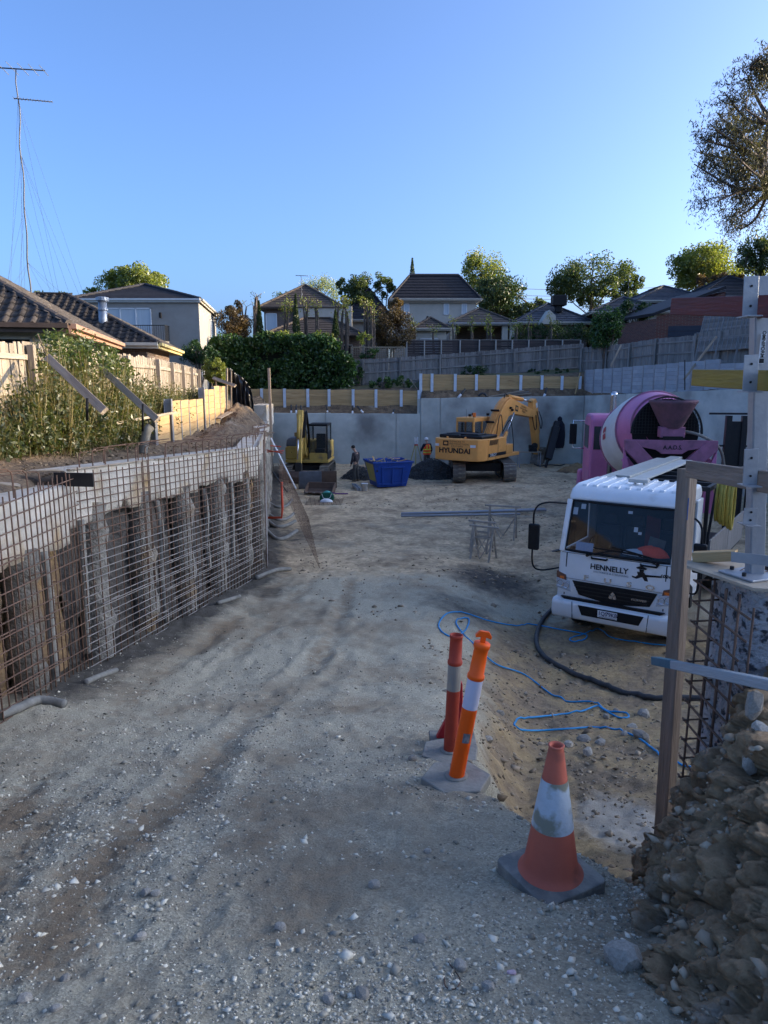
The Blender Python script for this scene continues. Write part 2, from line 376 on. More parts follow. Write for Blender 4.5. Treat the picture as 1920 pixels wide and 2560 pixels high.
def ground_mat():
    m = bpy.data.materials.new('site_ground'); m.use_nodes = True; nt = m.node_tree; N = nt.nodes; Lk = nt.links; b = N['Principled BSDF']
    b.inputs['Roughness'].default_value = .93; b.inputs['Specular IOR Level'].default_value = .2
    tc = N.new('ShaderNodeTexCoord')
    def noise(s, d=6, rgh=.6):
        n = N.new('ShaderNodeTexNoise'); n.inputs['Scale'].default_value = s; n.inputs['Detail'].default_value = d; n.inputs['Roughness'].default_value = rgh; Lk.new(tc.outputs['Object'], n.inputs['Vector']); return n.outputs['Fac']
    def ramp(f, c0, c1, p0=.3, p1=.7):
        r = N.new('ShaderNodeValToRGB'); r.color_ramp.elements[0].position = p0; r.color_ramp.elements[1].position = p1
        r.color_ramp.elements[0].color = (*c0, 1); r.color_ramp.elements[1].color = (*c1, 1); Lk.new(f, r.inputs[0]); return r.outputs[0]
    def mix(f, a, c):
        x = N.new('ShaderNodeMix'); x.data_type = 'RGBA'; Lk.new(f, x.inputs['Factor']); Lk.new(a, x.inputs['A']); Lk.new(c, x.inputs['B']); return x.outputs['Result']
    def attr(n): a = N.new('ShaderNodeAttribute'); a.attribute_name = n; return a.outputs['Fac']
    def jitter(a, s, amt):
        mm = N.new('ShaderNodeMath'); mm.operation = 'MULTIPLY_ADD'; mm.inputs[1].default_value = amt; Lk.new(noise(s, 8, .7), mm.inputs[0]); mm.inputs[2].default_value = -amt*.5
        ad = N.new('ShaderNodeMath'); ad.operation = 'ADD'; ad.use_clamp = True; Lk.new(mm.outputs[0], ad.inputs[0]); Lk.new(a, ad.inputs[1]); return ad.outputs[0]
    vo = N.new('ShaderNodeTexVoronoi'); vo.inputs['Scale'].default_value = 95; Lk.new(tc.outputs['Object'], vo.inputs['Vector'])
    sp = N.new('ShaderNodeSeparateColor'); Lk.new(vo.outputs['Color'], sp.inputs[0])
    grav = ramp(sp.outputs[0], (.22, .188, .135), (.70, .61, .44), 0, 1)
    grav = mix(ramp(noise(3.2, 9, .7), (.25, .25, .25), (.95, .95, .95), .35, .65), grav, ramp(noise(60, 4), (.34, .295, .205), (.54, .475, .345)))
    brown = ramp(noise(9, 8, .75), (.14, .098, .06), (.37, .27, .17)); och = ramp(noise(14, 8, .75), (.24, .16, .08), (.55, .39, .20))
    floor = ramp(noise(6, 8, .75), (.34, .245, .14), (.80, .61, .385), .32, .68)
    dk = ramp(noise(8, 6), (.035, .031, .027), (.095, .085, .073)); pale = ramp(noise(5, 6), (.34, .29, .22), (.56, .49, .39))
    grav = mix(ramp(noise(.55, 9, .72), (0, 0, 0), (.8, .8, .8), .46, .66), grav, brown)
    c = mix(ramp(jitter(attr('rut'), 9, 1.3), (0, 0, 0), (1, 1, 1), .35, .75), grav, brown)
    c = mix(ramp(jitter(attr('low'), 4, .7), (0, 0, 0), (1, 1, 1), .3, .6), c, mix(ramp(noise(1.6), (0, 0, 0), (1, 1, 1), .42, .6), brown, och))
    floor = mix(ramp(noise(.9, 9, .72), (0, 0, 0), (.9, .9, .9), .45, .62), floor, brown); floor = mix(ramp(noise(.33, 8, .7), (0, 0, 0), (.75, .75, .75), .55, .68), floor, grav)
    c = mix(ramp(jitter(attr('floor'), 1.1, 1.0), (0, 0, 0), (1, 1, 1), .35, .7), c, floor)
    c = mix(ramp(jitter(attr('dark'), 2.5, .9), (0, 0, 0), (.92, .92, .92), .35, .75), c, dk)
    c = mix(ramp(jitter(attr('pale'), 3.5, .9), (0, 0, 0), (.9, .9, .9), .4, .75), c, pale)
    Lk.new(c, b.inputs['Base Color'])
    h = N.new('ShaderNodeMath'); h.operation = 'MULTIPLY_ADD'; h.inputs[1].default_value = .3; Lk.new(vo.outputs['Distance'], h.inputs[0]); Lk.new(noise(28, 12, .85), h.inputs[2])
    bp = N.new('ShaderNodeBump'); bp.inputs['Strength'].default_value = .9; bp.inputs['Distance'].default_value = .018; Lk.new(h.outputs[0], bp.inputs['Height']); Lk.new(bp.outputs[0], b.inputs['Normal'])
    return m
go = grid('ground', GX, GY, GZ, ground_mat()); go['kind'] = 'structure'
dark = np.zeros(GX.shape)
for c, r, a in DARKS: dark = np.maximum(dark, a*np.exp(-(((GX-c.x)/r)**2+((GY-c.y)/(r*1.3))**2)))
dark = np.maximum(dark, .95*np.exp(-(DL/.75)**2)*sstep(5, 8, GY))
pc = ground_hit(1570, 2060); pale = np.exp(-(((GX-pc.x)/.55)**2+((GY-pc.y)/1.0)**2))
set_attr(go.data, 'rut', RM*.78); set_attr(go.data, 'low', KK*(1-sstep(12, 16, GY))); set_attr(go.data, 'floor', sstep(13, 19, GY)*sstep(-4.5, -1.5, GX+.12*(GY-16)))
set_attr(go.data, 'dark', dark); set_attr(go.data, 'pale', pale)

# loose gravel: angular stones
def stones(name, xs, ys_, sz, mat, sink=.25, zfun=None, flat=.6):
    n = len(xs); B = np.array([(1, 0, 0), (0, 1, 0), (-1, 0, 0), (0, -1, 0), (0, 0, 1), (0, 0, -1), ], float)
    F = np.array([(0, 1, 4), (1, 2, 4), (2, 3, 4), (3, 0, 4), (1, 0, 5), (2, 1, 5), (3, 2, 5), (0, 3, 5)])
    V = B[None]*np.random.uniform(.55, 1.1, (n, 6, 1))+np.random.uniform(-.28, .28, (n, 6, 3))
    V[:, :, 2] *= flat; V *= np.random.uniform(.7, 1.3, (n, 1, 3)); q = np.random.uniform(0, 6.28, n); c, s = np.cos(q), np.sin(q)
    tl = np.random.uniform(-.5, .5, n)[:, None]; V[:, :, 2] += tl*V[:, :, 0]
    X = V[:, :, 0]*c[:, None]-V[:, :, 1]*s[:, None]; Yv = V[:, :, 0]*s[:, None]+V[:, :, 1]*c[:, None]
    V = np.stack([X, Yv, V[:, :, 2]], -1)*sz[:, None, None]
    z = zfun(xs, ys_) if zfun else relief(xs, ys_)[0]
    V += np.stack([xs, ys_, z+sz*(flat*.5-sink)], -1)[:, None, :]
    FF = (F[None]+6*np.arange(n)[:, None, None]).reshape(-1, 3)
    return link(name, npmesh(name, V.reshape(-1, 3), FF, mat))
def islandmat(name, c1, c2, rough=.9):
    m = bpy.data.materials.new(name); m.use_nodes = True; N = m.node_tree.nodes; b = N['Principled BSDF']; b.inputs['Roughness'].default_value = rough; b.inputs['Specular IOR Level'].default_value = .2
    g = N.new('ShaderNodeNewGeometry'); r = N.new('ShaderNodeValToRGB'); r.color_ramp.elements[0].color = (*c1, 1); r.color_ramp.elements[1].color = (*c2, 1)
    m.node_tree.links.new(g.outputs['Random Per Island'], r.inputs[0]); m.node_tree.links.new(r.outputs[0], b.inputs['Base Color']); return m
GST = islandmat('gravel_stone', (.20, .175, .13), (.80, .71, .55)); BST = islandmat('brown_stone', (.17, .12, .075), (.44, .35, .245)); DST = islandmat('dark_aggregate', (.045, .045, .047), (.13, .13, .13))
n = 135000; yy = 1.6*(1+np.random.exponential(1.0, n)*1.7); xx = np.random.uniform(-1, 1, n)*(yy*.72+.8)+.1*yy
sz = np.random.lognormal(math.log(.0048), .58, n)*np.interp(yy, [2, 5, 12], [1, 1.35, 2.0]); sz = np.clip(sz, .0025, .03)
e = edge(yy); dl, _ = polydist(xx, yy, WF); clump = fbm(xx*1.1, yy*1.1, 3, 31)
wallx = np.interp(yy, [w[1] for w in WF], [w[0] for w in WF])
rm = np.zeros(n)
for P, w, dep in RUTS: rm = np.maximum(rm, np.exp(-(polydist(xx, yy, P)[0]/w)**2))
ok = (xx < e+.05) & (yy < 15) & (xx > wallx+.1) & (np.random.rand(n) < .45+.8*clump) & (np.random.rand(n) > rm*.75)
stones('gravel', xx[ok], yy[ok], sz[ok], GST)['kind'] = 'stuff'
n = 9000; yy = np.random.uniform(2.8, 12.5, n); xx = edge(yy)+np.random.uniform(-.1, 5.5, n)**1.0
sz = np.clip(np.random.lognormal(math.log(.017), .55, n), .007, .075); ok = np.random.rand(n) < .30+1.1*fbm(xx*.7+5, yy*.7, 3, 41)+.5*np.exp(-((xx-3.0)**2+(yy-7.5)**2)/2.5)
stones('rubble', xx[ok], yy[ok], sz[ok], BST)['kind'] = 'stuff'
n = 6000; yy = np.random.uniform(12, 42, n); xx = np.random.uniform(-.13, .36, n)*yy; ok = np.random.rand(n) < .3+1.2*fbm(xx*.35, yy*.35, 3, 51)
stones('floor_clods', xx[ok], yy[ok], np.clip(np.random.lognormal(math.log(.028), .5, ok.sum()), .012, .09), BST)['kind'] = 'stuff'
# the larger single stones
def rock_mesh(seed, flat=.7):
    rnd = random.Random(seed); bm = bmesh.new(); bmesh.ops.create_icosphere(bm, subdivisions=2, radius=1)
    for v in bm.verts:
        p = v.co.copy(); k = 1+.35*(rnd.random()-.5)
        v.co = Vector((p.x, p.y*.8, p.z*flat))*k
    bmesh.ops.convex_hull(bm, input=bm.verts); 
    for v in [v for v in bm.verts if not v.link_faces]: bm.verts.remove(v)
    me = bpy.data.meshes.new('stone'); bm.to_mesh(me); bm.free(); me.materials.append(STONE); return me
RK = [rock_mesh(s) for s in range(5)]
def rock(px, py, r, label, group=None):
    g = ground_hit(px, py); z = float(relief(np.array([g.x]), np.array([g.y]))[0][0])
    o = link('stone', random.choice(RK), None, True, Matrix.Translation((g.x, g.y, z+r*.25)) @ Euler((random.uniform(-.3, .3), random.uniform(-.3, .3), random.uniform(0, 6))).to_matrix().to_4x4() @ Matrix.Diagonal((r, r, r, 1)))
    return tag(o, label, 'stone', group)
for (px, py) in [(163, 2450), (140, 2525), (350, 2350), (60, 2500), (365, 2240), (390, 2245), (905, 2490), (1050, 2355), (1220, 2480), (330, 2055), (700, 2320), (545, 2020), (820, 2500), (1070, 2130), (935, 2220), (1150, 2420)]:
    rock(px, py, random.uniform(.018, .033), 'fist sized pale grey stone lying loose on the gravel ramp', 'loose stones on the ramp')
for (px, py) in [(1420, 1870), (1540, 1780), (1580, 1820), (1600, 1850), (1470, 1890), (1515, 1795), (1250, 1780), (1610, 1790), (1500, 1860), (1460, 1850), (1560, 1840), (1400, 1890), (1380, 1900), (1600, 1740), (1220, 1850)]:
    rock(px, py, random.uniform(.05, .11), 'rough brown stone in the rubble between cone and truck', 'rubble stones on the low ground')
rock(1285, 2165, .045, 'dark brown angular stone beside the faded cone')
rock(1031, 1899, .035, 'small dark stone left of the bollard bases')
rock(1480, 2205, .045, 'dark stone right of the faded cone at the bank foot')
rock(1557, 2415, .075, 'flat grey rock lying at the foot of the earth bank')

# ================================================================ upper ground around the pit
#        left near ............................ back left, back mid, back right ............. right side .............. near right
T0 = [(-3.05, -3, 4.0), (-3.3, 2, 3.95), (-3.8, 6, 3.72), (-4.35, 8.7, 3.62), (-3.4, 16.5, 3.35), (-4.9, 27, 3.2), (-6.9, 41, 3.05), (-6.9, 43.3, 3.0), (2.2, 43.3, 3.02), (2.3, 43.3, 3.8), (11.9, 43.3, 4.0), (14.5, 35, 4.4), (15.7, 30, 4.55), (17.5, 20, 4.6), (18.5, 8, 4.3), (12, 4.6, 4.0), (5, 4.6, 3.9)]
T1 = [(-4.2, -3, 4.0), (-4.4, 2, 3.95), (-4.9, 6, 3.95), (-5.2, 9, 3.9), (-4.9, 16.5, 3.6), (-6.2, 27, 3.55), (-7.3, 42, 3.4), (-7.0, 44.0, 3.2), (2.2, 44.0, 3.2), (2.3, 44.0, 4.0), (12.2, 44.0, 4.1), (15.2, 35.3, 4.5), (16.4, 30, 4.6), (18.3, 20, 4.7), (19.2, 8, 4.4), (12, 3.8, 4.0), (5, 3.8, 3.9)]
T2 = [(-5.7, -3, 4.0), (-5.7, 2, 4.0), (-5.8, 6, 4.0), (-5.9, 10, 4.0), (-5.8, 18, 4.0), (-7.0, 28, 4.0), (-8.2, 43, 3.9), (-7.3, 44.7, 4.2), (2.2, 44.7, 4.4), (2.3, 44.7, 5.1), (12.6, 44.7, 5.3), (15.9, 35.6, 5.5), (17.1, 30, 5.5), (19, 20, 5.4), (20, 8, 4.9), (12, 2.5, 4.2), (5, 2.5, 4.1)]
T3 = [(-9, -3, 3.9), (-9, 2, 3.9), (-9, 6, 3.9), (-9, 10, 3.9), (-9.5, 18, 3.9), (-11, 28, 3.9), (-11, 48, 4.2), (-9, 49.5, 4.6), (2.2, 49.5, 5.0), (3, 49.5, 5.2), (14.5, 49.5, 6.0), (21, 38, 6.0), (23, 30, 5.8), (25, 20, 5.5), (26, 8, 5.2), (13, -1, 4.6), (6, -1, 4.5)]
T4 = [(-40, -20, 3.8), (-40, 2, 3.8), (-40, 8, 3.8), (-40, 16, 3.8), (-40, 26, 3.9), (-40, 40, 4), (-30, 80, 6), (-16, 80, 6.6), (2, 80, 6.6), (5, 80, 6.6), (22, 80, 6.6), (60, 60, 6.6), (60, 40, 6.3), (60, 20, 6), (60, 8, 6), (40, -20, 5), (8, -20, 5)]
T5 = [(-900, -600, 3.8), (-900, -200, 3.8), (-900, 100, 3.8), (-900, 300, 3.9), (-900, 500, 3.9), (-900, 800, 4), (-700, 1500, 6), (-300, 1500, 6), (0, 1500, 6), (100, 1500, 6), (400, 1500, 6), (1000, 900, 6), (1000, 500, 6), (1000, 200, 6), (1000, 0, 6), (700, -600, 5), (100, -600, 5)]
rows = [np.array(t, float) for t in (T0, T1, T2, T3, T4, T5)]
def densify(a, k):
    i = np.arange(len(a)); j = np.linspace(0, len(a)-1, (len(a)-1)*k+1); return np.stack([np.interp(j, i, a[:, c]) for c in range(3)], 1)
rows = [densify(r, 12) for r in rows]; RR = []
for a, b, k in zip(rows[:-1], rows[1:], (8, 8, 10, 6, 6)):
    for t in range(k): RR.append(a+(b-a)*t/k)
RR.append(rows[-1]); G = np.array(RR)
nz = np.where(np.abs(G[:, :, 0])+np.abs(G[:, :, 1]) < 120, 1, 0)
G[:, :, 2] += nz*(.14*fbm(G[:, :, 0]*.9, G[:, :, 1]*.9, 4, 61)+.05*fbm(G[:, :, 0]*4, G[:, :, 1]*4, 3, 62))
bo = grid('terrain', G[:, :, 0], G[:, :, 1], G[:, :, 2], [SOIL, LAWN]); bo['kind'] = 'structure'
mi = np.zeros((G.shape[0]-1, G.shape[1]-1), np.int32); mi[18:] = 1; bo.data.polygons.foreach_set('material_index', mi.ravel())
def terr(x, y):
    """height of the upper ground near (x,y)"""
    d = (G[:, :, 0]-x)**2+(G[:, :, 1]-y)**2; return float(G[:, :, 2].ravel()[d.argmin()])

# ================================================================ left retaining wall
def lerp(a, b, t): return a+(b-a)*t
lw = thing('retaining_wall', 'unfinished left retaining wall with pale concrete capping beam over bare clay and piers', 'retaining wall', (-3.4, 8, 1.4))
SEG = [((-2.9, 2.0), (-3.92, 8.7), 4.1, 3.73, .62), ((-3.92, 8.7), (-2.95, 16.5), 3.9, 3.47, .62), ((-2.95, 16.5), (-6.45, 41.0), 3.47, 3.1, .6)]
for si, (a, b, z0, z1, h) in enumerate(SEG):
    a = Vector((*a, 0)); b = Vector((*b, 0)); d = (b-a); L = d.length; d.normalize(); nrm = Vector((d.y, -d.x, 0))   # towards the pit
    nx = int(L/.06); t = np.linspace(0, 1, nx)
    prof = [(-.50, -h), (0, -h), (0, -h*.8), (0, -h*.6), (0, -h*.4), (0, -h*.2), (0, -.015), (-.015, 0), (-.25, 0), (-.50, 0)]
    PX = []; PY = []; PZ = []
    for o_, zz in prof:
        zt = z0+(z1-z0)*t; rough = .018*fbm(t*L*5, zz*8+t*0, 4, 71+si)*(zz < -.02)
        bot = (.10*fbm(t*L*1.1, t*0+si*5, 4, 75) + .05*np.sign(fbm(t*L*.6, t*0+si, 2, 77)))*(zz <= -h*.75)
        PX.append(a.x+d.x*L*t+nrm.x*(o_+rough)); PY.append(a.y+d.y*L*t+nrm.y*(o_+rough)); PZ.append(zt+zz+bot+.004*fbm(t*L*9, t*0+zz, 2, 78))
    grid('capping_beam', np.array(PX), np.array(PY), np.array(PZ), CAPC, lw, True)
    # formply edge strip on top front edge
    for k in range(int(L/2.4)):
        s0 = k*2.4+.05; s1 = min(L, s0+2.35)
        plank('edge_strip', a+d*s0+nrm*.012+Vector((0, 0, lerp(z0, z1, s0/L)+.012)), a+d*s1+nrm*.012+Vector((0, 0, lerp(z0, z1, s1/L)+.012)), .05, .018, PLY, lw)
    # bare earth behind
    ns = int(L/.07); hs = np.linspace(-.3, 3.6, 46); S, Hh = np.meshgrid(np.linspace(0, L, ns), hs)
    dep = -.24+.20*fbm(S*1.3, Hh*.7, 5, 81+si)+.07*fbm(S*5, Hh*5, 4, 83)
    zc = z0+(z1-z0)*S/L-h+.06; Zc = np.minimum(Hh, zc+.15)
    grid('cut_earth_face', a.x+d.x*S+nrm.x*dep, a.y+d.y*S+nrm.y*dep, Zc, CLAY if si == 0 else (GREYSOIL if si == 1 else CLAY), lw, True)
    # bored piers
    s = .7 if si else .4
    while s < L-.2:
        zt = lerp(z0, z1, s/L)-h+.1; zb = float(ramp0(a.y+d.y*s))-.3; c = a+d*s-nrm*.12; mb = MB(); pr = []
        for i in range(15):
            zz = lerp(zb, zt, i/14); pr.append(Vector((c.x, c.y, zz))+nrm*random.uniform(-.03, .03)+d*random.uniform(-.03, .03))
        mb.tube(pr, [.19+random.uniform(-.03, .04) for _ in pr], 12); mb.build('pier', PIER, lw, True, smooth=True)
        s += random.uniform(1.25, 1.75)*(1.5 if si == 0 else 1)
# step shutter of black formply and pads on the beam
o = plank('step_board', (-3.55, 8.62, 3.80), (-4.05, 8.68, 3.80), .02, .17, BLKPLY); tag(o, 'black formply board standing at the step of the capping beam', 'board')
plank('loose_board', (-4.25, 8.2, 3.80), (-4.9, 7.6, 3.98), .14, .03, OLDW)
tag(bpy.data.objects['loose_board'], 'grey board lying against the bank left of the black formply', 'board')
# drain pipes hanging behind the mesh
def ribbed(pts, r, n=8, pitch=.03):
    P = spline(pts, 8); L = 0; Q = [P[0]]
    for p, q in zip(P[:-1], P[1:]):
        k = max(1, int((q-p).length/(pitch/2)))
        for i in range(1, k+1): Q.append(p.lerp(q, i/k))
    return MB().tube(Q, [r*(1.06 if i % 2 else .94) for i in range(len(Q))], n)
i = 0
for si, s, zb, wob in ((0, 2.9, 1.6, .1), (0, 5.6, 1.6, .05), (1, .2, 1.5, -.1), (1, 2.4, 1.0, .12), (1, 4.4, 1.5, .1), (1, 5.9, 1.3, -.05), (1, 6.9, 1.4, .06)):
    a, b, z0, z1, h = SEG[si]; a = Vector((*a, 0)); b = Vector((*b, 0)); d = (b-a).normalized(); nrm = Vector((d.y, -d.x, 0)); L = (b-a).length
    c = a+d*s+nrm*.03; zt = lerp(z0, z1, s/L)-h-.02
    o = ribbed([c+Vector((0, 0, zt)), c+d*wob*.5+nrm*.02+Vector((0, 0, zt-.5)), c+d*wob*.3+Vector((0, 0, lerp(zt, zb, .6))), c+d*wob+Vector((0, 0, zb))], .05).build('drain_pipe', PVC, smooth=True)
    tag(o, ['ribbed grey drain pipe hanging behind the mesh nearest the camera', 'ribbed grey drain pipe hanging left of the mesh corner', 'ribbed grey drain pipe hanging just right of the mesh corner', 'long ribbed grey drain pipe hanging mid wall behind the mesh', 'ribbed grey drain pipe, fourth one left of the wall end', 'curved ribbed drain pipe second from the far wall end', 'ribbed grey drain pipe closest to the far wall end'][i], 'pipe', 'drain pipes hanging from the capping beam'); i += 1
# reinforcing mesh panels
def mesh_panel(label, a, b, za, zb, ba, bb, vs, hs, off=.09, lean=.0, mat=RUST, mat2=None, r=.0075, dbl=True):
    a = Vector((*a, 0)); b = Vector((*b, 0)); d = (b-a); L = d.length; d.normalize(); nrm = Vector((d.y, -d.x, 0))
    root = thing('rebar_mesh', label, 'rebar mesh', a.lerp(b, .5)+Vector((0, 0, (ba+bb)/2)))
    P = lambda s, t: a+d*s+nrm*(off+lean*(1-t))+Vector((0, 0, lerp(lerp(ba, bb, s/L), lerp(za, zb, s/L), t)))
    s = .03
    while s < L:
        bar('vertical_bar', P(s, -.02), P(s+random.uniform(-.02, .02), 1.0+random.uniform(0, .03)), r, mat, root)
        if random.random() < .13: bar('vertical_bar', P(s+.03, .3), P(s+.03, 1.06), r, mat, root)
        s += vs
    H = (za-ba+zb-bb)/2; k = int(H/hs)
    for j in range(k+1):
        t = (j+.3)/(k+.6); mm = mat if t > .62 else (mat2 or mat)
        bar('horizontal_bar', P(-.05, t)+nrm*.013, P(L+random.uniform(-.02, .06), t)+nrm*.013, r, mm, root)
        if dbl and t < .42 and j % 2 == 0:
            s0 = random.uniform(0, L*.4); bar('horizontal_bar', P(s0, t)+nrm*.02+Vector((0, 0, .035)), P(min(L, s0+random.uniform(2.5, 5)), t)+nrm*.02+Vector((0, 0, .035)), r, mm, root)
    for _ in range(int(L*3)):   # short ties and cut ends
        s = random.uniform(0, L-.5); t = random.uniform(.05, .75)
        bar('starter_stub', P(s, t)-nrm*.05, P(s+random.uniform(.2, .5), t+random.uniform(-.02, .02))+nrm*.02, r*.9, mat2 or mat, root)
    return root
mesh_panel('rusty rebar mesh over the left wall nearest the camera', (-2.75, 1.6), (-3.92, 8.72), 4.1, 3.86, float(ramp0(1.6)), 1.22, .17, .115, mat=RUST, mat2=RUST)
mesh_panel('long rebar mesh from the wall corner to the far wall end', (-3.90, 8.76), (-2.97, 16.45), 3.86, 3.45, 1.2, .45, .195, .11, mat=RUST, mat2=GREYBAR)
mesh_panel('rebar mesh seen edge on past the far wall end', (-2.90, 16.55), (-4.75, 28.0), 3.42, 3.2, .42, .05, .3, .16, mat=RUST, mat2=GREYBAR, dbl=False)
# hooked starter bars standing on the beam
hk = None; cnt = 0
for si, s, n_ in ((0, 3.6, 7), (1, .5, 22), (2, .3, 12)):
    a, b, z0, z1, h = SEG[si]; a = Vector((*a, 0)); b = Vector((*b, 0)); d = (b-a).normalized(); nrm = Vector((d.y, -d.x, 0)); L = (b-a).length
    for k in range(n_):
        ss = s+k*(.42 if si == 0 else (.33 if si == 1 else .5)); 
        if ss > L-.1: break
        if hk is None:
            mb = MB(); mb.tube(spline([(0, 0, -.05), (0, 0, .20), (-.02, 0, .26), (-.09, 0, .285), (-.42, .02, .30)], 5), .0075, 6); hkm = mb.mesh('starter_bar', RUST, True); hk = 1
        c = a+d*ss-nrm*random.choice((.10, .10, .30))+Vector((0, 0, lerp(z0, z1, ss/L)))
        tgt = (nrm*.45+d*.9 if si else -nrm*.3-d*.6)+d*random.uniform(-.2, .2)
        o = link('starter_bar', hkm, None, True, frame(c, -tgt, Vector((0, 0, 1)).cross(-tgt)) @ Matrix.Diagonal((random.uniform(1.2, 1.7), 1, random.uniform(.7, 1.1), 1)))
        tag(o, ['hooked rusty starter bar on the lower step of the beam before the black formply', 'hooked rusty starter bar on the long capping beam behind the mesh', 'hooked rusty starter bar on the far beam before the plastic sheet'][si], 'starter bar', ['starter bars on the lower beam step', 'starter bars on the long beam', 'starter bars on the far beam'][si])
# pipes and offcuts along the foot of the mesh
def gz(x, y): return float(relief(np.array([x]), np.array([y]))[0][0])
def floor_pipe(pxs, r, label, name='drain_pipe', mat=PVC, rib=True, lift=0):
    P = []
    for px, py in pxs: g = ground_hit(px, py); P.append(Vector((g.x, g.y, gz(g.x, g.y)+r*.8+lift)))
    o = (ribbed(P, r) if rib else MB().tube(spline(P, 8), r, 8)).build(name, mat, smooth=True); return tag(o, label, 'pipe')
floor_pipe([(0, 1815), (50, 1800), (100, 1782), (165, 1782)], .045, 'ribbed grey pipe end poking out at the foot of the near mesh')
floor_pipe([(215, 1722), (255, 1705), (292, 1690)], .035, 'short grey pipe lying on dark soil below the mesh')
floor_pipe([(545, 1530), (600, 1508)], .04, 'short grey pipe lying along the mesh foot mid wall', rib=False)
floor_pipe([(640, 1455), (690, 1438), (725, 1425)], .05, 'grey pipe lying at the far end of the mesh', rib=False)
for i_, (y0, x1) in enumerate(((1258, 730), (1290, 735), (1310, 738), (1340, 742))):
    floor_pipe([(668, y0+2), (690, y0+14), (715, y0+10), (x1, y0-6)], .06, ['topmost', 'second', 'third', 'lowest'][i_]+' of four curved pipes lying right of the mesh end', rib=False)
# ================================================================ foliage tools
def leafmesh(name, C, size, mat, droop=0.0, aspect=.5, up=0.0):
    """one diamond leaf per centre C"""
    n = len(C); d = np.random.normal(size=(n, 3)); d[:, 2] = d[:, 2]*(1-abs(droop))-droop*1.6
    d /= np.linalg.norm(d, axis=1)[:, None]; q = np.random.normal(size=(n, 3)); q[:, 2] *= .6
    w = np.cross(d, q); w /= np.linalg.norm(w, axis=1)[:, None]+1e-9
    s = size*np.random.uniform(.6, 1.3, (n, 1)); L = d*s; Wd = w*s*aspect; nn = np.cross(d, w)*s*.12
    V = np.stack([C-L, C+Wd+nn, C+L, C-Wd+nn], 1).reshape(-1, 3); F = np.arange(4*n).reshape(n, 4)
    return npmesh(name, V, F, mat)
def clumps(c, r, k, m, spread=.34, shell=.55, squash=1.0):
    """m leaf points in k clumps inside the ellipsoid (c, r); returns points, clump centres"""
    u = np.random.normal(size=(k, 3)); u /= np.linalg.norm(u, axis=1)[:, None]
    rad = np.random.uniform(shell**2, 1, (k, 1))**.5; cc = np.array(c)+u*rad*np.array(r)
    cr = np.random.uniform(.6, 1.3, (k, 1)); i = np.random.randint(0, k, m)
    g = np.random.normal(size=(m, 3))*np.array([1, 1, squash]); g /= np.maximum(1, np.linalg.norm(g, axis=1)/1.7)[:, None]
    return cc[i]+g*spread*min(r)*cr[i], cc
def limbs(mb, base, top, tips, r0, r1=.03, wob=.15):
    base = Vector(base); top = Vector(top); H = (top-base).length
    P = [base.lerp(top, t)+Vector((random.uniform(-1, 1), random.uniform(-1, 1), 0))*wob*.3*(t > 0) for t in (0, .3, .6, 1)]
    mb.tube(spline(P, 4), [lerp(r0, r0*.55, i/12) for i in range(13)], 8)
    for tp in tips:
        tp = Vector(tp); s = P[random.choice((1, 2, 2, 3, 3))]; d = tp-s
        m1 = s+d*.35+Vector((random.uniform(-1, 1), random.uniform(-1, 1), random.uniform(.1, .8)))*d.length*wob
        m2 = s+d*.7+Vector((random.uniform(-1, 1), random.uniform(-1, 1), random.uniform(-.2, .5)))*d.length*wob
        sp = spline([s, m1, m2, tp], 3); mb.tube(sp, [lerp(r0*.42, r1, i/(len(sp)-1)) for i in range(len(sp))], 5)
def tree(name, label, base, top, blobs, leaf, mat, tr, bark=BARK, cat='tree', group=None, spread=.23, ntips=16, droop=0, aspect=.5, shell=.5, squash=1.0):
    base = Vector(base); root = thing(name, label, cat, base, 0, group); allp = []; cc = []
    for c, r, k, m in blobs:
        p, q = clumps(c, r, k, m, spread, shell, squash); allp.append(p); cc += [tuple(x) for x in q]
    mb = MB(); limbs(mb, base-Vector((0, 0, .3)), top, random.sample(cc, min(ntips, len(cc))), tr)
    mb.build('trunk', bark, root, True, smooth=True)
    link('crown', leafmesh('crown', np.concatenate(allp), leaf, mat, droop, aspect), root, True); return root
LF_YEL = leafmat('leaf_spring', (.10, .14, .03), (.27, .28, .07), .45)
LF_MID = leafmat('leaf_mid', (.04, .07, .022), (.12, .145, .045), .4)
LF_DRK = leafmat('leaf_dark', (.012, .035, .012), (.04, .085, .025), .25)
LF_HEDGE = leafmat('leaf_hedge', (.018, .05, .016), (.07, .14, .035), .3)
LF_BRN = leafmat('leaf_bronze', (.05, .035, .02), (.17, .11, .045), .35)
LF_GUM = leafmat('leaf_gum', (.03, .034, .022), (.10, .09, .06), .3)
LF_WEED = leafmat('leaf_weed', (.025, .045, .014), (.11, .115, .042), .35)
LF_STRAW = leafmat('weed_stalk', (.10, .09, .04), (.28, .22, .10), .3)
LF_CEDAR = leafmat('leaf_cedar', (.02, .045, .018), (.07, .10, .03), .25)
LF_PALE = leafmat('leaf_pale', (.20, .23, .10), (.34, .36, .18), .45)

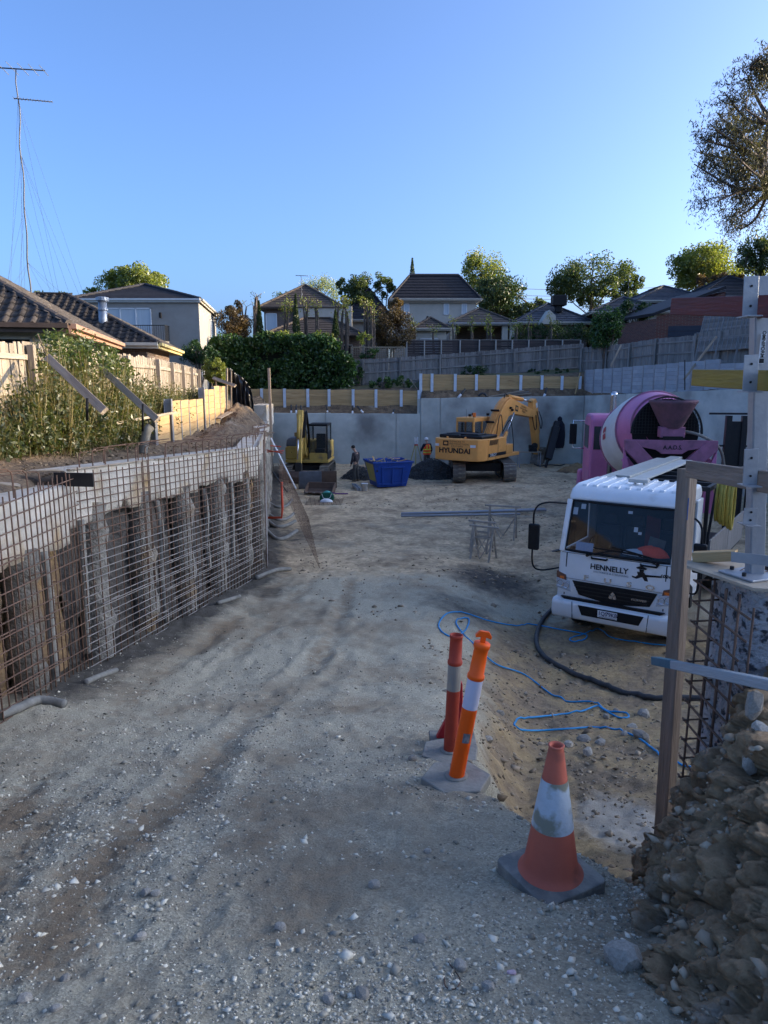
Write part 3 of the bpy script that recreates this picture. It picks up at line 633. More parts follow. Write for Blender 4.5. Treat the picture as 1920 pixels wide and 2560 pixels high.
# ================================================================ paling fences
_pm = {}
def paling_mesh(mat, w=.098, th=.014, L=1.65):
    k = (mat.name, w, round(L, 2))
    if k not in _pm:
        mb = MB(); mb.prism([(-w/2, 0), (w/2, 0), (w/2, L-.02), (w/2-.012, L), (-w/2+.012, L), (-w/2, L-.02)], -th/2, th/2, lambda u, v, d: (u, d, v)); _pm[k] = mb.mesh('paling', mat)
    return _pm[k]
def paling_fence(label, pts, H, mat, rmat, front=1, step=.094, post_every=2.4, rails=(.18, .52, .86), skip=0.0, jit=.025, posts=True, plinth=True):
    """pts: list of (x,y,zbase); rails and posts stand on the `front` side"""
    pts = [Vector(p) for p in pts]; root = thing('paling_fence', label, 'fence', pts[0].lerp(pts[-1], .5)); acc = 0.0; nextp = 0.0
    for a, b in zip(pts[:-1], pts[1:]):
        d2 = Vector((b.x-a.x, b.y-a.y, 0)); L = d2.length; d2.normalize(); nrm = Vector((d2.y, -d2.x, 0))*front; s = 0
        while s < L:
            if random.random() > skip:
                q = a.lerp(b, s/L); q = q+nrm*random.uniform(-.006, .006)+Vector((0, 0, random.uniform(-jit, jit)))
                Mx = frame(q, d2, (0, 0, 1)); Mx = Mx @ Matrix.Rotation(-math.pi/2, 4, 'X') @ Matrix.Rotation(random.uniform(-.012, .012), 4, 'Y') if False else Matrix.Translation(q) @ Matrix.Rotation(math.atan2(d2.y, d2.x), 4, 'Z') @ Matrix.Rotation(random.uniform(-.014, .014), 4, 'Y')
                link('paling', paling_mesh(mat, w=max(.098, step*.97), L=H), root, True, Mx)
            s += step
        for f in rails:
            k = max(1, round(L/2.4))
            for i in range(k):
                plank('rail', a.lerp(b, i/k)+nrm*.035+Vector((0, 0, H*f)), a.lerp(b, (i+1)/k)+nrm*.035+Vector((0, 0, H*f)), .045, .085, rmat, root)
        if posts:
            k = max(1, round(L/post_every))
            for i in range(k+1):
                q = a.lerp(b, i/k)+nrm*.10; plank('post', q-Vector((0, 0, .25)), q+Vector((0, 0, H*.98)), .11, .10, rmat, root, up=d2)
    return root
FL = [(-5.55, 5.0, 3.95), (-5.75, 8.0, 3.95), (-5.9, 12, 3.95), (-5.85, 18.5, 3.9), (-7.5, 29, 3.8)]
paling_fence('weathered sunlit paling fence above the left bank', FL, 1.65, PAL, RAILW, skip=.02, jit=.035)
# diagonal props leaning on the left fence
for (a, b, lab) in ((at(100, 893, 11.6), at(240, 1028, 10.0), 'timber prop leaning on the left fence nearest the camera'),
                    (at(232, 916, 14.0), at(376, 1050, 12.3), 'long timber prop leaning against the weeds mid fence'),
                    (at(525, 945, 27), at(580, 965, 26), 'timber prop at the far end of the left fence')):
    tag(plank('timber_prop', a+Vector((.12, 0, 0)), b+Vector((.12, 0, 0)), .05, .12, OLDW, up=(1, 0, .6)), lab, 'prop')
for px, y0, y1, Y, lab in ((218, 995, 1040, 10.1, 'short dark peg at the foot of the near timber prop'), (357, 1010, 1066, 12.3, 'short dark peg at the foot of the long timber prop')):
    tag(bar('peg', at(px, y0, Y), at(px, y1+12, Y), .02, BLK), lab, 'peg')
tag(plank('timber_rail', at(290, 1058, 13.5), at(438, 1031, 16.0), .05, .05, OLDW), 'thin timber rail lying across the bank left of the sleeper wall', 'timber')
# weeds on the left bank
def weeds(name, pts, n, h, leaf):
    P = []; S = []; 
    for (x, y, r, hh, k) in pts:
        m = int(n*k); q = np.random.uniform(0, 6.28, m); rr = r*np.sqrt(np.random.rand(m)); X = x+rr*np.cos(q)*.75; Y = y+rr*np.sin(q)
        H = hh*h*(1-.55*(rr/r)**2)*np.random.uniform(.3, 1.0, m); zb = np.array([terr(a, b) for a, b in zip(X[::40], Y[::40])]).repeat(40)[:m]
        t = np.random.uniform(0, 1, m)**.75
        P.append(np.stack([X+np.random.normal(0, .05, m), Y+np.random.normal(0, .05, m), zb+H*t], 1)); S.append(np.stack([X, Y, zb, H], 1)[::3])
    return np.concatenate(P), np.concatenate(S)
WP = [(-5.45, 9.9, .42, .75, .5), (-5.40, 10.8, .55, 1.2, .9), (-5.35, 11.7, .62, 1.6, 1.3), (-5.35, 12.8, .66, 1.7, 1.4), (-5.35, 14.0, .66, 1.65, 1.4), (-5.4, 15.3, .7, 1.5, 1.2), (-5.5, 17, .7, 1.35, 1.1), (-5.75, 19, .75, 1.2, 1.0), (-6.2, 21.5, .8, 1.0, .9), (-6.7, 24.5, .85, .9, .8), (-7.1, 27.0, .8, .8, .6)]
wp, ws = weeds('w', WP, 4200, 1.0, .05)
wd_o = link('weeds', leafmesh('weeds', wp, .042, LF_WEED, 0, .42)); wd_o['kind'] = 'stuff'
n = len(ws); k = np.random.rand(n) < .2; ws = ws[k]; n = len(ws); lean = np.random.normal(0, .16, (n, 2)); Bs = ws[:, :3]; Ht = ws[:, 3:4]*1.12
Tp = Bs+np.concatenate([lean*Ht, Ht], 1); side = np.random.normal(size=(n, 3)); side[:, 2] = 0; side = side/np.linalg.norm(side, axis=1)[:, None]*.0055
V = np.stack([Bs-side, Bs+side, Tp+side*.5, Tp-side*.5], 1).reshape(-1, 3)
so = link('weed_stalks', npmesh('weed_stalks', V, np.arange(4*n).reshape(n, 4), LF_STRAW)); so['kind'] = 'stuff'
# small climber on the near fence
cl, _ = clumps((-5.75, 13.3, 5.35), (.5, 1.4, .55), 30, 3800, .3, .2); c2, _ = clumps((-5.8, 15.4, 5.3), (.4, 1.0, .35), 14, 1500, .3, .2)
o = thing('climbing_shrub', 'loose climbing shrub growing over the top of the left fence', 'shrub', (-5.7, 13.5, 3.9)); link('foliage', leafmesh('foliage', np.concatenate([cl, c2]), .04, LF_MID), o, True)
mb = MB()
for i_ in range(9):
    x = random.uniform(12.2, 16); mb.tube([(-5.65, x, 3.9), (-5.6, x+random.uniform(-.3, .3), 4.8), (-5.75, x+random.uniform(-.5, .5), random.uniform(5.2, 5.8))], .012, 5)
mb.build('stems', BARK, o, True)

# ================================================================ timber sleeper walls with steel posts
def hpost(mb, c, d, nrm, z0, z1, w=.15):
    t = .012
    for s in (-1, 1): mb.box(Vector(c)+nrm*s*w/2+Vector((0, 0, (z0+z1)/2)), (w, t, z1-z0), Matrix((d, nrm, Vector((0, 0, 1)))).transposed())
    mb.box(Vector(c)+Vector((0, 0, (z0+z1)/2)), (t, w, z1-z0), Matrix((d, nrm, Vector((0, 0, 1)))).transposed())
def sleeper_wall(label, P, tops, z0s, smat, pmat, front, sl=.2, th=.075, pw=.13, pextra=.06, name='sleeper_wall', slim=False):
    """P: post positions (x,y); tops/z0s: per bay"""
    root = thing(name, label, 'retaining wall', (P[0][0], P[0][1], z0s[0]))
    for i in range(len(P)):
        j = min(i, len(P)-2); a = Vector((*P[j], 0)); b = Vector((*P[j+1], 0)); d = (b-a).normalized(); nrm = Vector((d.y, -d.x, 0))*front
        zt = max(tops[max(0, i-1)], tops[min(i, len(tops)-1)])+pextra; zb = min(z0s[max(0, i-1)], z0s[min(i, len(z0s)-1)])-.3
        mb = MB(); hpost(mb, (*P[i], 0), d, nrm, zb, zt if (not slim or i == 0 or (0 < i < len(P)-1 and abs(tops[i]-tops[i-1]) > .1)) else zt-pextra-.02, pw if (not slim or i == 0 or (0 < i < len(P)-1 and abs(tops[i]-tops[i-1]) > .1)) else .086); mb.build('post', pmat, root, True)
    for i in range(len(P)-1):
        a = Vector((*P[i], 0)); b = Vector((*P[i+1], 0)); d = (b-a).normalized(); z = tops[i]-sl/2
        while z > z0s[i]-sl*.6:
            q = Vector((0, 0, z)); plank('sleeper', a+d*.02+q, b-d*.02+q, th, sl-.006, smat, root); z -= sl
    return root
PB = [at(383, 1100, 15.2), at(424, 1080, 16.4), at(450, 1060, 17.7), at(470, 1050, 18.9), at(489, 1040, 20.2), at(506, 1030, 21.6), at(519, 1020, 22.9), at(534, 1020, 24.3), at(548, 1020, 25.6), at(562, 1020, 27.0)]
sleeper_wall('stepped new pine sleeper wall with grey steel posts on the left bank', [(p.x, p.y) for p in PB], [4.22, 4.52, 4.50, 4.48, 4.46, 4.72, 4.70, 4.80, 4.78], [3.35]*9, SLP, GALV, -1, pw=.16, slim=True)
# earth spilling before the sleeper wall
def mound(name, c, rx, ry, h, mat, seed, label=None, cat=None, n=48, zf=None, kind=None, rough=.25):
    u = np.linspace(-1, 1, n); U, Vv = np.meshgrid(u, u); r = np.hypot(U, Vv); X = c[0]+U*rx; Y = c[1]+Vv*ry
    z = h*np.clip(1-r**1.5, -.25, 1)*(1+rough*fbm(U*3, Vv*3, 4, seed))+h*.10*fbm(U*9, Vv*9, 3, seed+3)-.06
    o = grid(name, X, Y, c[2]+z, mat)
    if label: tag(o, label, cat)
    if kind: o['kind'] = kind
    return o
mound('soil_heap', (-4.55, 21, 3.35), .75, 4.2, .42, SOIL, 5, 'brown soil spilled before the pine sleeper wall', 'soil heap')
mound('soil_heap', (-5.6, 27.5, 3.4), .9, 2.6, .75, SOIL, 9, 'brown soil heap under the black plastic sheet', 'soil heap')
mound('soil_heap', (-4.9, 7.2, 3.8), .8, 2.2, .38, SOIL, 15, 'crumbling clod edge below the near left fence', 'soil heap')
n = 1700; yv = np.random.uniform(5.2, 29, n); xf = np.interp(yv, [2, 8.7, 16.5, 28], [-3.5, -4.45, -3.5, -5.1]); xv = xf-np.random.uniform(0, 1.15, n); cz = np.array([terr(a, b) for a, b in zip(xv, yv)])
stones('bank_clods', xv, yv, np.clip(np.random.lognormal(math.log(.028), .55, n), .01, .10), islandmat('soil_clod', (.09, .06, .04), (.30, .22, .14)), zfun=lambda a, b: cz)['kind'] = 'stuff'
tag(ribbed([at(357, 1132, 13.6), at(362, 1100, 13.6), at(368, 1078, 13.6), at(376, 1066, 13.65)], .085, 12, .05).build('drain_pipe', PVC, smooth=True), 'fat ribbed pipe standing up beside the sleeper wall end', 'pipe')
tag(plank('loose_plank', at(545, 1046, 24.5), at(575, 1030, 26), .2, .04, OLDW), 'loose plank on the soil before the black sheet', 'plank')
tag(plank('loose_plank', at(566, 1028, 28), at(625, 1036, 28), .3, .05, OLDW), 'flat plank under the black plastic sheet', 'plank')
# black plastic sheet hung between stakes
u = np.linspace(0, 1, 60); U, Vv = np.meshgrid(u, np.linspace(0, 1, 40)); A = at(570, 925, 30); B = at(618, 975, 30.6); h0 = np.interp(U, [0, .12, .35, .55, .8, 1], [1.75, 1.95, 1.7, 1.6, 1.35, 1.0])
fold = .10*np.sin(U*34+2*Vv+3*fbm(U*3, Vv*2, 3, 1))*(.35+.65*Vv)+.18*fbm(U*4, Vv*3, 3, 2)
o = grid('plastic_sheet', A.x+U*.95+.05*Vv, 30+fold+.25*Vv, 3.55+h0*(1-Vv), PSHEET); tag(o, 'black plastic sheet hung in folds between timber stakes', 'plastic sheet')
m_ = o.modifiers.new('t', 'SOLIDIFY'); m_.thickness = .004
for px, y0, y1, Y, r, lab in ((567, 920, 1010, 29.7, .045, 'tall left timber stake holding the black sheet'), (578, 928, 1010, 29.4, .03, 'thin timber stake in front of the black sheet')):
    tag(plank('timber_stake', at(px, y0, Y), at(px, y1+20, Y), r*1.6, r*1.6, OLDW, up=(0, 1, 0)), lab, 'stake')
tag(plank('timber_stake', at(672, 920, 26), at(680, 1140, 26), .09, .05, OLDW, up=(0, 1, 0)), 'tall single timber stake standing before the pit back wall', 'stake')
mb = MB(); p = at(633, 1040, 31); q = at(672, 1085, 31); mb.box2((p.x, 30.6, 3.05), (q.x, 32.5, 3.95))
tag(mb.build('concrete_block', CAPC, bevel=.02), 'pale concrete end block at the far end of the left wall', 'concrete block')
# leaning mesh, white pole and red capped bars near the wall end
LM = mesh_panel('rebar mesh panel leaning out from the far wall end', (-2.75, 16.9), (-3.9, 25.0), 2.6, 2.4, .35, .1, .42, .34, lean=.95, off=.25, mat=RUST, mat2=RUST, dbl=False, r=.0045)
tag(bar('pole', at(677, 1095, 19.5), at(740, 1222, 19.0), .022, WHITEP), 'white pole leaning beside the mesh end', 'pole')
RED = M('red_orange_paint', (.55, .07, .03), (.42, .05, .02), 8, .6, .1)
for i_, (x0, y0, x1, y1, lab) in enumerate(((668, 1130, 709, 1127, 'upper'), (667, 1125, 706, 1133, 'middle'), (676, 1114, 702, 1117, 'top'))):
    tag(bar('capped_bar', at(x0, y0, 18.0), at(x1, y1, 17.7), .014, RED), lab+' of the red tipped bars sticking out of the mesh end', 'bar')
tag(MB().tube([at(670, 1294, 17.6), at(704, 1294, 17.6), at(706, 1270, 17.6), at(704, 1205, 17.6)], .03, 8).build('pipe', RED, smooth=True), 'red orange bent pipe standing beside the mesh end', 'pipe')
tag(bar('dark_pipe', at(682, 1180, 19), at(718, 1230, 18.5), .02, DKPVC), 'dark thin pipe leaning before the mesh end', 'pipe')
# ================================================================ concrete back and right walls
def conc_wall(label, a, b, z0a, z1a, z0b, z1b, joints, th=.3):
    a = Vector((*a, 0)); b = Vector((*b, 0)); d = (b-a); L = d.length; d.normalize(); nrm = Vector((d.y, -d.x, 0))
    root = thing('concrete_wall', label, 'wall', a.lerp(b, .5)); js = [0]+joints+[1]
    for s0, s1 in zip(js[:-1], js[1:]):
        nx = max(6, int((s1-s0)*L/.25)); t = np.linspace(s0+.012/L, s1-.012/L, nx); PX = []; PY = []; PZ = []
        for o_, f in ((-th, 1), (0, 1), (.004, .995), (0, .75), (0, .5), (0, .25), (0, 0)):
            zt = (z0a+(z0b-z0a)*t)*(1-f)+(z1a+(z1b-z1a)*t)*f; rg = .006*fbm(t*L*.8, t*0+f*3, 3, 91)
            PX.append(a.x+d.x*L*t+nrm.x*(o_+rg)); PY.append(a.y+d.y*L*t+nrm.y*(o_+rg)); PZ.append(zt+.015*fbm(t*L*1.5, t*0, 3, 92)*(f == 1))
        grid('wall_panel', np.array(PX), np.array(PY), np.array(PZ), CONC, root, True)
        mb = MB(); q0 = a+d*L*s0; q1 = a+d*L*s1; zc = min(z1a, z1b)-.03; mb.beam(q0-nrm*.2-d*.2+Vector((0, 0, zc/2)), q1-nrm*.2+d*.2+Vector((0, 0, zc/2)), .25, zc); mb.build('backing', CONC, root, True)
    return root
conc_wall('low left length of the grey concrete back wall behind the yellow excavator', (-7.0, 43), (2.2, 43), -.2, 3.06, -.2, 3.0, [.38, .84])
conc_wall('tall right length of the grey concrete back wall behind the orange excavator', (2.2, 43), (11.95, 43), -.2, 3.92, -.2, 4.08, [.12, .55])
conc_wall('grey concrete side wall behind the pink mixer truck', (11.97, 43), (15.75, 30), -.2, 4.08, -.2, 4.68, [.3, .55, .95])
conc_wall('concrete side wall continuing right of the galvanised post', (15.75, 30), (18.6, 8), -.2, 4.68, -.2, 4.4, [.3, .6])
# soldier wall sleepers above
P1 = [at(px, 1000, 44.2) for px in (618, 655, 712, 770, 823, 883, 940, 1003, 1047)]
sleeper_wall('lower pine sleeper wall with pale posts above the back wall on the left', [(p.x, 44.2) for p in P1], [4.46, 4.46, 4.44, 4.42, 4.41, 4.40, 4.38, 4.36], [3.1]*8, SLP, GALVW, 1, sl=.2, pw=.17, pextra=.03)
P2 = [at(px, 965, 44.2) for px in (1052, 1080, 1138, 1191, 1245, 1302, 1355, 1405, 1450)]
sleeper_wall('upper pine sleeper wall with pale posts behind the orange boom', [(p.x, 44.3) for p in P2], [5.36, 5.34, 5.31, 5.29, 5.27, 5.25, 5.22, 5.2], [3.9]*8, SLP, GALVW, 1, sl=.2, pw=.17, pextra=.03)
P3 = [(12.3+ (15.3-12.3)*k/11, 44.2+(34.6-44.2)*k/11) for k in range(12)]; P3 += [(15.3+.27*k, 34.6-.95*k) for k in range(1, 8)]
sleeper_wall('stepped grey concrete sleeper wall above the side wall', P3, [5.62, 5.64, 5.66, 5.68, 5.72, 5.76, 5.78, 5.80, 5.84, 5.88, 5.90]+[5.95, 5.75, 5.75, 5.75, 5.78, 5.8, 5.8], [4.2]*11+[4.5]*7, GSLP, GALV, 1, sl=.21, pw=.1, pextra=-.03)
# drain stubs, poles and offcuts on the back wall top
k_ = 0
for px, y0, x1, y1, lab in ((741, 1012, 740, 1032, 'leftmost'), (728, 1012, 728, 1034, 'second'), (752, 1014, 753, 1034, 'third'), (815, 1012, 820, 1034, 'fourth'), (882, 1014, 881, 1034, 'fifth'), (893, 1015, 908, 1030, 'tilted sixth'), (985, 1024, 982, 1034, 'short seventh'), (660, 1010, 661, 1030, 'far left')):
    a = at(px, y0, 43.6); b = at(x1, y1+2, 43.4); b.z = min(b.z, 3.05); o = thing('drain_stub', lab+' black and white drain stub on the lower back wall', 'pipe', b, 0, 'drain stubs on the back wall')
    m = a.lerp(b, .62); MB().tube([m, a], .055, 8).build('black_end', DKPVC, o, True, smooth=True); MB().tube([b, m], .058, 8).build('white_base', WHITEP, o, True, smooth=True)
for px, y0, x1, y1, lab in ((1163, 973, 1148, 992, 'tilted black pipe stub on the tall wall above the excavator cab'), (1367, 970, 1361, 992, 'tilted black pipe stub at the right end of the tall wall')):
    o = thing('drain_stub', lab, 'pipe', at(x1, y1, 43.5)); MB().tube([at(x1, y1, 43.5), at(px, y0, 43.8)], .07, 8).build('pipe', DKPVC, o, True, smooth=True); MB().tube([at(x1-3, y1+3, 43.5), at((x1*2+px)/3, (y1*2+y0)/3, 43.5)], .074, 8).build('white_base', WHITEP, o, True, smooth=True)
tag(MB().tube(spline([at(1196, 991, 43.6), at(1203, 984, 43.6), at(1212, 985, 43.6), at(1217, 992, 43.6)], 4), .07, 6).build('black_hose', DKPVC, smooth=True), 'black hose arch on the tall wall top', 'hose')
for i_, (xa, ya, xb, yb) in enumerate(((1222, 992, 1310, 976), (1235, 993, 1328, 983), (1245, 990, 1322, 979), (1262, 993, 1330, 989))):
    tag(plank('loose_timber', at(xa, ya, 43.7+.08*i_), at(xb, yb, 43.8+.08*i_), .10, .06, OLDW if i_ < 2 else RAILG), ['longest pale', 'second', 'third', 'lowest'][i_]+' of the loose boards stacked on the tall back wall', 'board', 'loose boards on the wall top')
mound('soil_heap', (3.6, 43.75, 4.0), 1.1, .35, .28, SOIL, 31, 'small soil heap at the left end of the upper sleeper wall', 'soil heap', n=24)
mound('soil_heap', (0.6, 43.75, 3.1), 2.6, .35, .2, SOIL, 33, 'soil strip along the lower sleeper wall', 'soil heap', n=24)
tag(plank('timber_prop', at(1026, 948, 45.2), at(1046, 977, 45.2), .1, .05, OLDW), 'left slanting timber prop by the tall pale post', 'prop'); tag(plank('timber_prop', at(1040, 955, 45.4), at(1018, 978, 45.4), .1, .05, OLDW), 'thin crossed timber behind the slanting prop', 'prop')
tag(plank('timber_stake', at(1450, 932, 43.9), at(1438, 985, 43.9), .1, .06, SLP), 'slanting pine stake at the corner of the sleeper walls', 'stake')
# ================================================================ back fences
def zz(px, py, Y): return at(px, py, Y).z
fb = [at(560, 975, 48), at(817, 972, 48), at(1000, 962, 48), at(1200, 945, 48), at(1452, 938, 48)]
tops = [905, 903, 893, 878, 858]; H_ = 1.75
paling_fence('long grey paling fence across the back above the pine sleepers', [(p.x, 48, zz(960, t, 48)-H_) for p, t in zip(fb, tops)], H_, PALG, RAILG, step=.135, rails=(.12, .5, .86), post_every=2.6)
# ties of the dark slat fence with pale posts
def slat_fence(label, xs, Y, zt, zb, smat, pmat, n=9):
    root = thing('slat_fence', label, 'fence', (xs[0], Y, zb)); sh = (zt-zb)/n
    for x in xs: plank('post', (x, Y-.06, zb), (x, Y-.06, zt+.02), .16, .08, pmat, root, up=(1, 0, 0))
    for a, b in zip(xs[:-1], xs[1:]):
        for k in range(n): plank('slat', (a+.03, Y+random.uniform(-.006, .006), zb+sh*(k+.5)), (b-.03, Y, zb+sh*(k+.5)), .025, sh-.012, smat, root)
    plank('top_rail', (xs[0], Y, zt+.03), (xs[-1], Y, zt+.03), .12, .05, RAILG, root); return root
SLATD = M('dark_stained_slat', (.085, .065, .06), (.045, .036, .035), 2, .75, .2, rand=.25, stretch=(.6, 6, 6))
slat_fence('dark brown slat fence with pale posts behind the grey fence', [at(px, 870, 51).x for px in (1017, 1061, 1103, 1150, 1198, 1239, 1280, 1321, 1362, 1405, 1450)], 51, zz(1200, 851, 51), zz(1200, 851, 51)-1.5, SLATD, M('pale_fence_post', (.42, .40, .37), (.33, .31, .28), 4, .8, .2))
# lattice
root = thing('lattice_screen', 'small cream lattice screen between hedge and dark slat fence', 'lattice', at(945, 890, 50)); LAT = M('lattice_timber', (.33, .27, .19), (.24, .19, .13), 5, .8, .2)
xa, xb = at(878, 880, 50).x, at(1010, 880, 50).x; za, zb = zz(945, 898, 50), zz(945, 868, 50)
for x in np.linspace(xa, xb, 5): plank('post', (x, 50, za-.6), (x, 50, zb+.06), .09, .06, LAT, root, up=(1, 0, 0))
plank('top_rail', (xa, 50, zb), (xb, 50, zb), .08, .07, LAT, root); plank('bottom_rail', (xa, 50, za), (xb, 50, za), .08, .07, LAT, root)
x = xa
while x < xb: bar('lath', (x, 50.01, za), (x, 50.01, zb), .016, LAT, root, 4); x += .15
for z in np.arange(za, zb, .15): bar('lath', (xa, 49.99, z), (xb, 49.99, z), .016, LAT, root, 4)
# right boundary fence and the panels leaning on it
fr = [at(1452, 945, 46.5), at(1515, 915, 45.5), at(1640, 902, 41.5), at(1738, 893, 38.5)]; ft = [868, 866, 846, 838]
paling_fence('grey paling fence on the right boundary below the brick garage', [(p.x, p.y, zz(960, t, p.y)-1.75) for p, t in zip(fr, ft)], 1.75, PALG, RAILG, step=.12, post_every=2.4, rails=(.12, .5, .84))
fr = [at(1738, 900, 38.4), at(1800, 895, 37.0), at(1900, 890, 35.0), at(2300, 880, 29)]; ft = [832, 826, 818, 800]
paling_fence('leaning grey paling fence panel under the wire trellis', [(p.x, p.y, zz(960, t, p.y)-1.9) for p, t in zip(fr, ft)], 1.9, PALG, RAILG, step=.12, post_every=2.0, rails=(.15, .5, .84))
root = thing('trellis_panel', 'slanted grey timber trellis with wire squares above the right fence', 'trellis', at(1820, 870, 37.5)); q00, q10, q01, q11 = at(1742, 880, 37.8), at(1900, 868, 34.6), at(1762, 792, 38.8), at(1925, 772, 35.6)
def bil(s, t): return q00.lerp(q10, s).lerp(q01.lerp(q11, s), t)
for s in (0, .33, .66, 1): plank('frame_bar', bil(s, -.75 if s in (0, .33, .66) else 0), bil(s, 1.03), .09, .05, RAILG, root, up=(0, 1, 0))
plank('frame_bar', bil(0, 1), bil(1, 1), .07, .05, RAILG, root)
for t in np.arange(.02, 1, .05): plank('slat', bil(0, t), bil(1, t), .012, .098, PALG, root)
for s in np.arange(.03, 1, .075): bar('wire', bil(s, 0)-Vector((.02, .03, 0)), bil(s, 1)-Vector((.02, .03, 0)), .012, GALV, root, 4)
for (a, b, lab) in ((at(1553, 862, 43), at(1527, 915, 42.6), 'short timber brace against the right fence'), (at(1790, 842, 36.5), at(1710, 948, 34.5), 'long pale timber brace propping the leaning fence')):
    tag(plank('timber_brace', a, b, .09, .06, OLDW, up=(0, 1, 0)), lab, 'brace')
tag(bar('star_picket', at(1712, 900, 34.6), at(1712, 975, 34.4), .025, BLK), 'dark star picket before the grey sleeper wall', 'picket')

# ================================================================ houses
TILE = M('roof_tile', (.085, .070, .062), (.035, .030, .028), 3, .8, .3, 25, rand=.3, spots=(.14, .115, .09), spot_scale=3, spot_lo=.6, spot_hi=.75)
TILEB = M('roof_tile_blue', (.075, .078, .09), (.04, .042, .05), 3, .75, .3, 25, rand=.2)
TILED = M('roof_tile_dark', (.04, .037, .04), (.024, .022, .025), 3, .7, .3, 25, rand=.2)
TILEN = M('roof_tile_brown', (.10, .078, .062), (.055, .043, .036), 3, .8, .3, 25, rand=.2)
REND = M('grey_render', (.33, .31, .28), (.27, .25, .225), 1.5, .9, .15, 40); RENDL = M('cream_render', (.46, .43, .37), (.38, .355, .30), 1.5, .9, .15, 40)
BRN = M('brown_fascia', (.10, .068, .05), (.075, .05, .036), 4, .6, .1); GUT = M('pale_gutter', (.48, .44, .37), (.40, .37, .31), 4, .5, .05)
SUNGUT = M('sunlit_gutter', (.42, .24, .16), (.33, .18, .12), 4, .6, .1)  # orange colour carries the low sun on the nearest house's right eave
def brickmat(name, c1, c2, mortar, s=4.2):
    m = bpy.data.materials.new(name); m.use_nodes = True; N = m.node_tree.nodes; Lk = m.node_tree.links; b = N['Principled BSDF']; b.inputs['Roughness'].default_value = .9
    tc = N.new('ShaderNodeTexCoord'); sx = N.new('ShaderNodeSeparateXYZ'); cx = N.new('ShaderNodeCombineXYZ'); ad = N.new('ShaderNodeMath'); ad.operation = 'ADD'
    Lk.new(tc.outputs['Object'], sx.inputs[0]); Lk.new(sx.outputs[0], ad.inputs[0]); Lk.new(sx.outputs[1], ad.inputs[1]); Lk.new(ad.outputs[0], cx.inputs[0]); Lk.new(sx.outputs[2], cx.inputs[1])
    br = N.new('ShaderNodeTexBrick'); br.inputs['Scale'].default_value = s; br.inputs['Color1'].default_value = (*c1, 1); br.inputs['Color2'].default_value = (*c2, 1); br.inputs['Mortar'].default_value = (*mortar, 1); br.inputs['Mortar Size'].default_value = .03
    br.inputs['Brick Width'].default_value = 1.0; br.inputs['Row Height'].default_value = .36
    Lk.new(cx.outputs[0], br.inputs['Vector']); Lk.new(br.outputs['Color'], b.inputs['Base Color']); bp = N.new('ShaderNodeBump'); bp.inputs['Strength'].default_value = .5; bp.inputs['Distance'].default_value = .02; Lk.new(br.outputs['Fac'], bp.inputs['Height']); bp.invert = True; Lk.new(bp.outputs[0], b.inputs['Normal']); return m
BRICK = brickmat('red_brick', (.19, .065, .045), (.12, .045, .035), (.20, .17, .14)); BRICKB = brickmat('brown_brick', (.17, .11, .08), (.11, .07, .055), (.22, .19, .16))
GLASS = glassmat('window_glass'); BLIND = M('pale_curtain', (.50, .56, .60), (.40, .46, .50), 3, .6, .1, stretch=(8, 8, .3)); DARKIN = M('dark_interior', (.012, .012, .012), (.02, .018, .016), 3, .9, 0)
def tile_geo():
    pr = [(-.5, .0), (-.3, .018), (-.1, .0), (.12, .05), (.3, .062), (.5, .012)]; V = []; F = []
    for k, (v, lift) in enumerate(((-.06, .035), (1.06, .0))):
        for u, h in pr: V.append((u*1.04, v, h+lift))
    m = len(pr); F = [(i, i+1, m+i+1, m+i) for i in range(m-1)]
    for u, h in pr: V.append((u*1.04, -.06, h+.035-.03))
    F += [(2*m+i, 2*m+i+1, i+1, i) for i in range(m-1)]; return np.array(V), np.array(F)
TV, TF = tile_geo()
def inpoly(p, poly):
    c = True; n = len(poly)
    for i in range(n):
        a = poly[i]; b = poly[(i+1) % n]
        if (b[0]-a[0])*(p[1]-a[1])-(b[1]-a[1])*(p[0]-a[0]) < 0: return False
    return True
